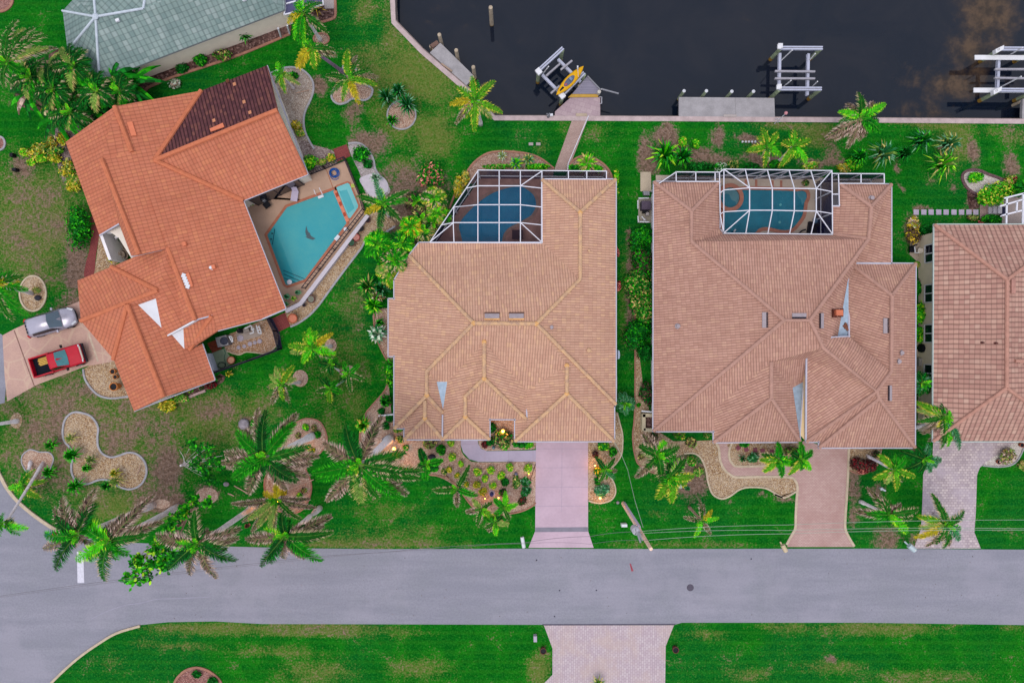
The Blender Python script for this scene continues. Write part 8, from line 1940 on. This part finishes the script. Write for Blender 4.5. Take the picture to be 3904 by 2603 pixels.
for i, (lab, x, y, rr, kk, h) in enumerate(AR_):
    palm(lab, 'G3', (x, y), spin((x, y), rr, 13, kk, i + 20), h=h, lw=.5, tr=.08, dens=12, wid=.1, name='areca_palm', group='areca thicket beside the tan house', tmat=TRUNK_BR, cat='palm clump', heart=True)
BN = [('large banana-like plant with a torn lime leaf at the green house corner', 880, 620, 300, 'gdd', 4.2), ('broad-leaved plant at the right end of the corner thicket', 1050, 660, 240, 'dgm', 3.8), ('broad-leaved plant with a glossy fold beside the orange eave', 700, 900, 220, 'dgm', 3.6), ('broad-leaved plant touching the green tiled eave', 560, 480, 220, 'gdm', 4.2), ('brown-edged broad-leaved plant in the middle of the thicket', 500, 660, 230, 'tdm', 3.6), ('dry rolled-leaf plant at the left part of the thicket', 330, 560, 210, 'mdt', 3.8), ('broad-leaved plant with a hanging dead leaf over the lawn', 180, 760, 210, 'gbd', 3.2), ('low broad-leaved plant at the lower edge of the thicket', 430, 960, 190, 'gdm', 3.0), ('yellowish curled plant in the lower middle of the thicket', 400, 850, 190, 'ydg', 3.0), ('shaded broad-leaved plant near the orange roof corner', 800, 1000, 180, 'dbk', 2.6), ('grey withered plant between the thicket leaves', 620, 780, 210, 'btd', 3.2), ('small dark tuft plant sticking out over the green roof', 950, 560, 110, 'dg', 4.2)]
for i, (lab, x, y, rr, h) in enumerate((('drooping dark palm at the left of the corner thicket', 260, 660, 190, 4.6), ('drooping dark palm in the heart of the corner thicket', 450, 760, 200, 4.8), ('drooping palm with straw tips near the green eave', 620, 560, 200, 5.0), ('drooping dark palm above the orange eave', 820, 780, 190, 4.6), ('drooping palm with straw tips low in the thicket', 600, 960, 190, 4.0), ('small dark palm at the right tip of the corner thicket', 1020, 780, 160, 3.8))):
    palm(lab, 'A1', (x, y), spin((x, y), rr, 15, 'dmdgtd', i + 60), h=h, lw=.5, tr=.1, dens=11, wid=.07, group='drooping palms of the corner thicket', tmat=TRUNK_BR)
for i, (lab, x, y, rr, kk, h) in enumerate(BN):
    paddles(lab, 'A1', (x, y), rr, 11, kk, h, seed=i, wid=.4, group='broad-leaved thicket by the green house')
for i, (lab, x, y, rr, kk) in enumerate((('dark underbrush at the left of the corner thicket', 300, 750, 180, 'kdb'), ('dark underbrush in the middle of the corner thicket', 560, 820, 200, 'kdb'), ('dark underbrush at the right of the corner thicket', 860, 780, 200, 'kdd'))):
    bush(lab, 'A1', (x, y), rr, rr * .8, 1.6, kk, n=900, size=.16, name='underbrush')
# ------------------------------------------------------------------ fan palms, sagos, agaves
ROS = [('A2', 1080, 870, 85, 'ds', 'large dark sago at the left of the ring bed', 1.0, .08), ('A2', 1180, 820, 75, 'ds', 'dark sago at the top of the ring bed', 1.0, .08), ('A2', 1255, 930, 95, 'ds', 'largest blue-green sago right of centre in the ring bed', 1.0, .08), ('A2', 1120, 1050, 55, 'dg', 'small sago at the lower left of the ring bed', .6, .07),
       ('A3', 1170, 1350, 125, 'gld', 'large bright fan palm behind the left wing of the rose house', 1.2, .12), ('A3', 1320, 1370, 95, 'gd', 'smaller fan palm right of the large bright one', 1.0, .12), ('A3', 530, 1405, 90, 'tl', 'pale striped agave in the small right mulch arc', .4, .12), ('A2', 2165, 1410, 60, 'ls', 'striped agave in the left mulch arc behind the cage', .4, .12), ('A3', 30, 1375, 55, 'ts', 'faded agave at the right end of the left mulch arc', .4, .1),
       ('A4', 960, 1350, 115, 'sst', 'silver fan palm behind the right wing of the rose house', 1.3, .1), ('A4', 770, 1370, 80, 'gd', 'green fan palm left of the silver one', 1.0, .1), ('A4', 1290, 1240, 100, 'dgs', 'dark fan palm alone in the rear lawn', 1.2, .09), ('A4', 1150, 1345, 75, 'dd', 'nearly black fan palm in the rear lawn', 1.0, .09), ('A4', 1510, 1270, 100, 'sts', 'upper fan palm of the pair right in the rear lawn', 1.3, .09), ('A4', 1450, 1440, 120, 'lgt', 'lower bright fan palm of the pair right in the rear lawn', 1.4, .09),
       ('C1', 490, 985, 55, 'g', 'small sago left of the curvy bed, upper one', .7, .08), ('C1', 670, 1070, 70, 'gg', 'green sago overlapping the left edge of the curvy bed', .8, .08), ('C1', 470, 1215, 55, 'g', 'small sago right of the heart-shaped gravel bed', .7, .08), ('C1', 785, 1180, 40, 'g', 'small sago in the middle of the curvy bed', .6, .08), ('C1', 700, 1330, 70, 'gg', 'sago at the bottom edge of the curvy bed', .8, .08), ('C1', 960, 1330, 50, 'gd', 'sago at the lower middle edge of the curvy bed', .7, .08), ('C1', 1020, 1225, 42, 'yo', 'yellow grass tuft in the right lobe of the curvy bed', .6, .06),
       ('C1', 640, 930, 55, 'tt', 'withered grass tuft near the middle of the curvy bed', .5, .05), ('C1', 810, 1110, 55, 'tm', 'straw grass tuft in the neck of the curvy bed', .5, .05), ('C1', 1030, 1290, 70, 'tt', 'dry grass plant at the lower right of the curvy bed', .6, .05),
       ('G4', 120, 215, 90, 'gdt', 'upper fan palm left of the tan house', 1.0, .1), ('G4', 235, 235, 75, 'ds', 'dark fan palm close to the upper tan house wall', 1.0, .1), ('G4', 165, 370, 85, 'gl', 'bright fan palm at the start of the pink side bed', .9, .1), ('G4', 190, 300, 60, 'bt', 'withered fan palm between the two green ones', .8, .09), ('G4', 210, 515, 36, 'dg', 'small dark tufted plant in the pink side bed', .6, .07), ('G4', 190, 610, 75, 'sw', 'silver broad-leaved plant in the pink side bed', .7, .2),
       ('E2', 790, 715, 45, 's', 'blue agave in the corner of the pool deck', .5, .09), ('E2', 955, 655, 40, 's', 'dark blue-green agave below the railing end', .5, .08), ('E2', 885, 740, 38, 'lt', 'yellow-green bromeliad beside the blue agave', .4, .09), ('E2', 770, 830, 50, 'ds', 'dark spiky plant in the deck corner under the eave', .5, .07),
       ('E3', 800, 1060, 55, 'yo', 'yellow spiky tuft in the lawn below the mesh fence', .5, .06), ('F7', 385, 450, 48, 'dks', 'dark spiky tuft in the brick walk island', .5, .05), ('B2', 985, 200, 50, 'sw', 'silvery palm sprout at the edge of the white sand', .8, .06), ('B4', 2190, 290, 70, 'gd', 'green spiky plant at the upper right edge', .9, .1),
       ('A2', 490, 110, 60, 'ok', 'bronze cordyline in the mulch corner by the lanai', .8, .07), ('A2', 2050, 1345, 45, 'wt', 'pale tuft along the left mulch arc', .4, .06), ('C2', 880, 820, 65, 'gy', 'pale-tipped glossy plant at the left edge of the front bed', .8, .14), ('C2', 1060, 625, 45, 'gd', 'dark palm-like plant in the side bed of the tan house', .7, .1), ('D3', 2200 - 1580, 1530 + 6, 60, 'yt', 'yellow grass clump at the bottom edge by the paver drive', .6, .05), ('F4', 590, 540, 36, 'rk', 'small purple plant between the big palm trunks', .4, .08),
       ('C4', 1340, 420, 60, 'ds', 'dark cordyline beside the patio end in the house gap', 1.2, .1), ('A1', 2120, 340, 55, 'gd', 'thin leafy plant in the mulch by the green-house wall', .7, .09), ('B1', 985, 880, 26, 'yo', 'yellow tuft inside the entry court', .5, .08)]
for t, x, y, r_, kk, lab, h, wd in ROS:
    t2 = t
    nm = 'fan_palm' if 'fan palm' in lab else 'sago_palm' if 'sago' in lab else 'agave' if 'agave' in lab else 'tuft_plant'
    rosette(lab, t2, (x, y), r_, 46 if r_ > 60 else 32, kk, nm, 'palm' if 'palm' in nm else 'plant', h, wd, stalk=h * .5)
# ------------------------------------------------------------------ round bushes of the front bed
YB = [(460, 140, 50, 'yl', 'yellow-green ball bush at the start of the walk by the tan wall'), (475, 340, 56, 'yl', 'yellow-green ball bush with a lime heart left of the walk bend'), (600, 445, 44, 'yl', 'small olive ball bush left of the walk corner'), (430, 535, 46, 'yo', 'golden ball bush touching a dark one in the gravel'), (365, 560, 44, 'td', 'dark olive ball bush left of the golden one'), (555, 620, 40, 'yo', 'golden ball bush half behind the feather palm'), (840, 570, 58, 'yl', 'lime ball bush at the upper left of the bush field'), (1045, 550, 56, 'yl', 'lime ball bush at the upper middle of the bush field'),
      (955, 660, 48, 'yl', 'smaller lime ball bush between three others'), (830, 750, 54, 'yo', 'gold ball bush at the left of the bush field'), (1060, 765, 56, 'ly', 'lime ball bush just above the blue statue'), (915, 865, 58, 'yo', 'gold ball bush left of the blue statue'), (690, 750, 46, 'yo', 'faint gold ball bush against the feather palm'), (1185, 615, 56, 'yl', 'lime ball bush blending into a dark spreading one'), (1320, 505, 54, 'ly', 'bright lime ball bush below the walk'), (1575, 530, 66, 'yl', 'large gold-edged ball bush at the drive corner')]
for x, y, r_, kk, lab in YB:
    bush(lab, 'F2', (x, y), r_, None, .75, kk, n=420, size=.085, name='ball_bush', group='clipped ball bushes of the front bed', lumps=3)
BU = [('F2', 1250, 720, 60, 60, 'd', 'dark green ball bush in the lower right bush field'), ('F2', 1545, 715, 62, 60, 'ds', 'dark bush with white specks beside the drive, upper one'), ('F2', 1550, 860, 64, 60, 'ds', 'dark bush with white specks beside the drive, lower one'), ('F2', 1410, 720, 50, 100, 'td', 'olive feathery bush between lime and dark bushes'), ('F2', 1500, 990, 55, 60, 'rkd', 'purple-red bush at the lower corner of the front bed'), ('F2', 1210, 880, 50, 55, 'dk', 'dark leafy bush above the right short palm'), ('F2', 310, 240, 66, 66, 'gd', 'dark green leafy ball below the tan house wall'), ('F2', 150, 160, 90, 70, 'tk', 'olive bush shaded under the tan eave'), ('F2', 210, 530, 45, 30, 'g', 'low green hedge piece under the cross palm'),
      ('F2', 950, 175, 50, 50, 'rk', 'dark red bush at the left of the entry bed'), ('F2', 1045, 120, 60, 50, 'd', 'dark green bush under the corner of the entry roof'), ('F2', 1240, 200, 62, 55, 'gt', 'olive green bush at the middle of the entry bed'), ('F2', 1200, 60, 150, 130, 'tkdd', 'wide brown-olive shrub below the courtyard lamp'), ('F2', 1470, 165, 110, 50, 'gd', 'dark green hedge along the garage corner'), ('F2', 1590, 170, 60, 60, 'gl', 'bright tufted bush at the end of the garage hedge'), ('C2', 1965, 850, 28, 40, 'd', 'dark bush inside the courtyard left of the lamp'),
      ('F6', 325, 315, 62, 55, 'gdl', 'green ball bush below the tan garage corner'), ('F6', 445, 380, 50, 50, 'gd', 'smaller green bush right of the ball bush'), ('F6', 255, 620, 64, 60, 'gdo', 'green shrub glowing orange on top beside the drive'), ('F6', 245, 730, 45, 45, 'dg', 'dark low shrub below the glowing one'), ('F6', 292, 860, 80, 76, 'ss', 'blue-green ball bush near the lower end of the drive bed'), ('F6', 215, 410, 35, 40, 'kr', 'dead purplish twig bush beside the drive'), ('F6', 770, 435, 36, 36, 'kt', 'small brown-green bush in the winding bed, left part'),  # glowing shrub: orange leaves mixed in as painted lamp light
      ('F6', 1230, 185, 70, 45, 'gyk', 'green and russet shrub below the rose house eave'), ('F6', 920, 200, 38, 60, 'kd', 'nearly black shrub under the rose house corner'), ('F6', 1555, 180, 40, 40, 'dt', 'small olive shrub by the rose gable corner'), ('F6', 1380, 270, 60, 50, 'kt', 'sparse dead twigs on the winding gravel bed'), ('F6', 1370, 500, 60, 60, 'gt', 'low weeds at the inner curve of the winding bed'), ('F6', 1450, 620, 60, 50, 'gt', 'low weeds in the bare soil beside the winding bed'), ('F6', 1315, 815, 26, 22, 'sd', 'tiny blue-green sprout by the lower twin palm'),
      ('F7', 535, 450, 58, 52, 'sd', 'teal-green ball bush in the brick walk island'), ('F7', 430, 290, 50, 28, 'dg', 'dark bush at the gable wall in the walk island'), ('F7', 1010, 375, 100, 48, 'dtk', 'dark wide bush between the two star palms'), ('F8', 155, 850, 60, 50, 'kkr', 'dark maroon bush beside the brick drive'), ('F8', 240, 860, 55, 45, 'rk', 'reddish bush right of the maroon one'), ('F8', 180, 905, 50, 18, 'rp', 'strip of bright red plants below the maroon bush'), ('F8', 280, 775, 26, 24, 'dk', 'small dark bush at the garage wall of the rose house'), ('F8', 1325, 795, 62, 56, 'bt', 'brown dry dome bush in the white gravel bed'), ('F8', 1440, 860, 40, 40, 'tt', 'dull shrub at the right edge of the cobbled drive lawn'),
      ('G5', 130, 575, 87, 102, 'dg', 'topmost dark hedge shrub on the rose house side'), ('G5', 140, 760, 90, 108, 'dgk', 'second hedge shrub, russet on its right half'), ('G5', 130, 920, 100, 102, 'dgt', 'third hedge shrub, lightest green of the side row'), ('G5', 140, 1085, 95, 108, 'dgt', 'fourth hedge shrub with yellowish right half'), ('G5', 125, 1295, 115, 114, 'dgd', 'fifth and broadest hedge shrub of the side row'), ('G5', 165, 1455, 65, 66, 'd', 'round dark clipped shrub ending the side row'), ('C3', 1035, 560, 58, 90, 'dk', 'dark oval shrub on the gravel beside the rose house wall'), ('C3', 970, 660, 14, 14, 'g', 'tiny green sprout on the rose house side gravel'),
      ('G4', 290, 930, 40, 110, 'gld', 'bright hedge against the tan house, upper side'), ('G4', 260, 1185, 45, 45, 'dkg', 'dark bush in the lower side bed of the tan house'), ('G4', 205, 1270, 28, 26, 'd', 'small dark ball on the lower side bed'), ('G4', 290, 1330, 45, 34, 'd', 'dark bush by the white divider fence'), ('G4', 240, 1395, 34, 32, 'd', 'dark ball bush above the grey boulder'), ('F1', 680, 1085, 46, 46, 'dt', 'dark green bush right of the grey boulder'), ('F1', 770, 1210, 44, 40, 'tg', 'olive bush right of the amber lamp'), ('F1', 640, 940, 50, 30, 'gt', 'low green bush under the tan house corner'), ('F1', 1190, 1525, 60, 36, 'g', 'low green bush under the dark cross palm'), ('F1', 600, 1330, 90, 50, 'ty', 'lit yellowish grass below the amber lamp'),  # lit grass: the lamp's yellow cast is put into the leaf colour
      ('F3', 1300, 385, 44, 42, 'gl', 'bright ball plant at the top of the looping bed'), ('F3', 1465, 495, 40, 46, 'dg', 'dark plant at the right of the looping bed'), ('F3', 1415, 395, 34, 40, 'kt', 'brown plant near the top of the looping bed'), ('F3', 1190, 500, 34, 32, 'kt', 'small brown plant left of the pale trunk'), ('F3', 1385, 700, 46, 36, 'gdo', 'green plant with orange rim in the looping bed'), ('F3', 1215, 1310, 38, 34, 'lg', 'lime plant in the lower loop of the gravel bed'), ('F3', 1270, 1245, 34, 30, 'kt', 'brown plant above the lime one'), ('F3', 980, 1270, 60, 34, 'oo', 'orange-lit leafy plant just above the lamp'), ('F3', 600, 330, 40, 40, 'g', 'low green weed at the stump in the lawn'),  # orange-lit plant: lamp light painted as all-orange leaf colour
      ('A1', 530, 1180, 50, 60, 'yo', 'yellow croton bush at the orange roof corner'), ('A1', 200, 1300, 40, 34, 'yl', 'small yellow bush at the west end of the croton row'), ('A1', 320, 1280, 80, 50, 'yto', 'long yellow croton in the west row'), ('A1', 330, 1350, 60, 40, 'yl', 'bright yellow croton below the long one'), ('A1', 430, 1290, 90, 40, 'ydt', 'dark streaked croton in the west row'), ('A1', 450, 1350, 60, 40, 'yo', 'golden croton right of the bright one'), ('A1', 255, 1385, 36, 28, 'yl', 'lowest little yellow croton of the west row'), ('A1', 580, 1440, 60, 70, 'yot', 'yellow croton under the west eave, upper'), ('A1', 600, 1540, 66, 50, 'yt', 'yellow croton under the west eave, lower'), ('B1', 620, 235, 60, 50, 'yo', 'golden croton against the west wall below the row'), ('A1', 430, 1210, 40, 36, 'to', 'olive croton above the row'),
      ('A1', 1550, 580, 46, 44, 'd', 'leftmost dark ball bush in the mulch by the green-house wall'), ('A1', 1705, 505, 58, 56, 'dg', 'middle dark ball bush in the mulch by the green-house wall'), ('A1', 1895, 465, 72, 46, 'tgk', 'right reddish-green bush in the mulch by the green-house wall'), ('A1', 1480, 720, 50, 46, 'bw', 'grey dead shrub at the end of the mulch strip'), ('A2', 270, 645, 30, 30, 'dg', 'small green plant in the gravel by the young palm'),
      ('A2', 395, 1385, 62, 70, 'gl', 'bright green bush at the orange roof corner by the pool'), ('A2', 500, 1385, 36, 28, 'yt', 'olive bush left of the brick pad'), ('A2', 585, 1350, 38, 34, 'yo', 'yellow bush next to the brick pad'), ('A2', 290, 1065, 40, 40, 'to', 'olive-red plant beside the gable wall, upper'), ('A2', 320, 1130, 34, 30, 'ty', 'olive plant beside the gable wall, lower'), ('A2', 860, 1310, 70, 66, 'dg', 'dark green shrub inside the curved kerb right of the pool'), ('A2', 900, 1408, 34, 36, 'd', 'small dark ball shrub below the larger one by the pool'), ('A2', 1425, 1505, 105, 90, 'dgp', 'spotted shrub with orange leaves in the lawn behind the cage', ), ('A2', 1990, 1425, 130, 24, 'gt', 'low clipped hedge along the cage front'), ('A2', 1740, 1520, 30, 60, 'ot', 'russet hedge along the slanted cage wall, top part'), ('B2', 1680, 240, 40, 110, 'ot', 'russet hedge along the slanted cage wall, lower part'),
      ('A3', 100, 1425, 110, 26, 'gl', 'bright clipped hedge at the right of the left mulch arc'), ('A3', 420, 1438, 50, 26, 'gd', 'green bush between the path and the agave'), ('A3', 635, 1440, 40, 30, 'gl', 'green bush right of the striped agave'), ('A3', 1510, 1415, 130, 36, 'd', 'long dark hedge behind the left cage wing'), ('A3', 1660, 1430, 56, 34, 'dwg', 'dark bush with white flowers by the cage corner'), ('A3', 1790, 1400, 50, 34, 'dt', 'olive bush behind the cage corner'), ('A3', 1940, 1425, 60, 40, 'd', 'dark half-round bush behind the wide cage'), ('A3', 2160, 1410, 60, 40, 'dg', 'dark bush below the twin palms'), ('A3', 1355, 1215, 30, 46, 'ly', 'lime-yellow bush in the rear lawn of the rose house'), ('A3', 1460, 1225, 36, 34, 'lg', 'lime bush right of the yellow one in the rear lawn'),
      ('A4', 420, 1415, 70, 30, 'tly', 'yellow-green low bush behind the right cage'), ('A4', 700, 1430, 60, 34, 'ot', 'straw-orange grass bush at the cage step'), ('A4', 800, 1400, 70, 50, 'gl', 'green bushy plant behind the right wing'), ('B4', 1830, 170, 62, 48, 'gl', 'bright green oval bush in the white gravel bed'), ('B4', 1995, 305, 135, 92, 'gly', 'largest bright green bush with yellow flowers by the lanai'), ('B4', 2210, 270, 80, 50, 'dg', 'dark green bush at the right edge above the lanai'), ('B4', 1970, 525, 78, 38, 'dg', 'oval dark green bush between steps and pink roof'), ('B4', 1880, 550, 26, 20, 'rp', 'small red flowering bush at the pink roof edge'), ('B4', 2130, 200, 60, 40, 'tyr', 'mixed tan shrub at the upper right edge'),
      ('E8', 200, 640, 90, 100, 'bto', 'dry brown shrub at the end of the stepping stones'), ('E8', 185, 870, 100, 110, 'kko', 'dark brown shrub with a pale twig on the side patio corner'), ('E8', 410, 760, 110, 90, 'd', 'dark green hedge at the pink house corner'), ('E8', 1180, 570, 80, 40, 'kt', 'low brown plant by the last stepping stones'), ('G7', 570, 610, 80, 110, 'gl', 'bright green bush in the narrow gap, upper part'), ('G7', 555, 820, 70, 90, 'lg', 'bright lime bush in the narrow gap, lower part'), ('G7', 525, 350, 34, 70, 'gd', 'slim green bush beside the rose garage wall'), ('G7', 520, 125, 26, 26, 'yt', 'small olive sprout at the top of the narrow gap'),
      ('B1', 665, 620, 105, 190, 'dg', 'big dark green hedge mound beside the brick entry path'), ('C1', 1420, 655, 68, 50, 'yo', 'golden bush under the south corner of the orange garage'), ('C1', 1540, 600, 60, 36, 'gt', 'low green weeds beside the golden bush'), ('E3', 440, 1260, 90, 60, 'rrk', 'dark red shrub under the orange garage eave'), ('E3', 570, 1150, 44, 50, 'dk', 'dark shrub in the stone corner under the garage'), ('E3', 110, 1345, 40, 40, 'gyk', 'mixed small shrub in the strip under the garage'), ('E3', 290, 1295, 34, 30, 'dk', 'black-green shrub next to the red one'), ('B1', 1020, 690, 34, 22, 'dg', 'small shrub behind the arch of the entry court'), ('B1', 500 - 200, 1130, 30, 26, 'tt', 'dry twig plant on the round west gravel bed'),
      ('E1', 230, 680, 50, 34, 'yg', 'yellow-green potted plant in the shaded pool corner'), ('E1', 300, 620, 60, 40, 'sbw', 'grey-leaved plant in the shaded pool corner'), ('G6', 1215, 225, 42, 34, 'dtk', 'potted fern on the deck inside the wide cage'), ('D1', 1672, 1495, 34, 32, 'd', 'dark ball plant at the top of the red gravel bed'), ('D1', 1815, 1560, 44, 34, 'd', 'dark ball plant at the lower right of the red gravel bed'), ('B3', 783, 170, 20, 70, 'gly', 'climbing lime plant on the tan east wall, upper'), ('B3', 785, 310, 14, 40, 'yg', 'climbing lime plant on the tan east wall, lower'), ('B3', 787, 805, 16, 34, 'rp', 'pink flowering bush on the tan east wall, upper'), ('B3', 795, 1105, 22, 44, 'rp', 'pink flowering bush on the tan east wall, lower')]
for t, x, y, rx, ry, kk, lab in BU:
    bush(lab, t, (x, y), rx, ry, None, kk)
b = MB()
for t, p_, q_ in (('F5', (2260, 60), (2330, 90)), ('F3', (330, 1180), (520, 1290)), ('F3', (290, 1418), (480, 1395)), ('C1', (1170, 1245), (1200, 1170)), ('F3', (1060, 1240), (1410, 1095)), ('A2', (290, 795), (400, 770))):
    b.tube([WZ(t, *p_, .08), WZ(t, (p_[0] + q_[0]) / 2 + 6, (p_[1] + q_[1]) / 2, .14), WZ(t, *q_, .08)], .045, 6)
tag(b.build('fallen_branches', TRUNK_BR), kind='stuff')
# ------------------------------------------------------------------ broad-leaved trees
def lobed_tree(label, t, base, clumps, h0, kinds, limb_mat=TRUNK_BR, size=.3, name='broadleaf_tree', branches=(), n=70, lr=.09):
    B = WZ(t, *base, 0); o = thing(name, label, 'tree', B)
    b = MB(); lv = MB()
    b.tube([B, B + Vector((0, 0, h0 * .5))], [.14, .1], 8)
    for x, y, r_, h in clumps:
        c = WZ(t, x, y, h)
        b.tube([B + Vector((0, 0, h0 * .3)), (B + c) / 2 + Vector((0, 0, h * .2)), c], [lr, lr * .6, .015], 6)
        rr = r_ / TILES[t][2] / PX
        for i in range(n):
            q = c + Vector((random.gauss(0, rr * .5), random.gauss(0, rr * .5), random.gauss(0, .3)))
            u = Vector((random.uniform(-1, 1), random.uniform(-1, 1), random.uniform(-.3, .2))).normalized(); v = Vector((-u.y, u.x, random.uniform(-.3, .3))).normalized()
            s = size * random.uniform(.6, 1.3); kd = random.choice(kinds); cc = vary(PAL[kd][0] if random.random() < .7 else PAL[kd][1], .3)
            k = len(lv.v)
            lv.v += [tuple(q - u * s * .5), tuple(q + v * s * .28 - u * s * .1), tuple(q + v * s * .22 + u * s * .25), tuple(q + u * s * .6), tuple(q - v * s * .22 + u * s * .25), tuple(q - v * s * .28 - u * s * .1)]
            lv.face([k + j for j in range(6)], cc)
    for x, y, x2, y2, h in branches:
        b.tube([WZ(t, x, y, h * .3), WZ(t, (x + x2) / 2 + 8, (y + y2) / 2 - 6, h * .7), WZ(t, x2, y2, h)], [.035, .025, .01], 6)
    b.build('trunk', limb_mat, o); lv.build('crown', LEAF, o)
lobed_tree('leafy tree leaning over the road between the second and third corner palms', 'F5', (1900, 230), [(1870, 130, 60, 3.5), (2040, 165, 50, 3.4), (1780, 230, 60, 4), (1680, 330, 70, 4.5), (1620, 440, 70, 5), (1750, 300, 50, 4.5), (1500, 640, 90, 5.5), (1420, 700, 70, 5.6), (1600, 720, 80, 5.5), (1500, 800, 80, 5.8), (1550, 870, 60, 5.6), (1300, 900, 80, 6), (1250, 840, 50, 6), (1340, 1010, 50, 6), (1210, 1020, 50, 6.2), (1130, 1000, 40, 6.2), (1250, 780, 30, 6), (1650, 790, 50, 5.2), (1420, 860, 50, 5.8)], 3.5, 'ggdl', n=60, size=.34)
lobed_tree('sparse storm-broken tree with pale bare branches in the front lawn', 'C1', (1580, 1160), [(1700, 1030, 50, 2.2), (1780, 1020, 40, 2.4), (1640, 985, 40, 2.2), (1660, 1150, 40, 2), (1790, 1130, 50, 2.2), (1880, 1180, 40, 2.4), (1730, 1200, 40, 2.0), (1800, 1300, 40, 2.0), (1760, 1250, 30, 2.0)], 1.6, 'dg', TRUNK, .26, n=50, lr=.012, branches=((1580, 1160, 1530, 1040, 1.8), (1590, 1150, 1900, 1090, 2.2), (1600, 1150, 1740, 1040, 2.2), (1600, 1170, 1780, 1290, 1.8), (1590, 1160, 1640, 1110, 1.6), (1700, 1130, 1860, 1150, 2.0), (1560, 1160, 1600, 1130, 1.2)))
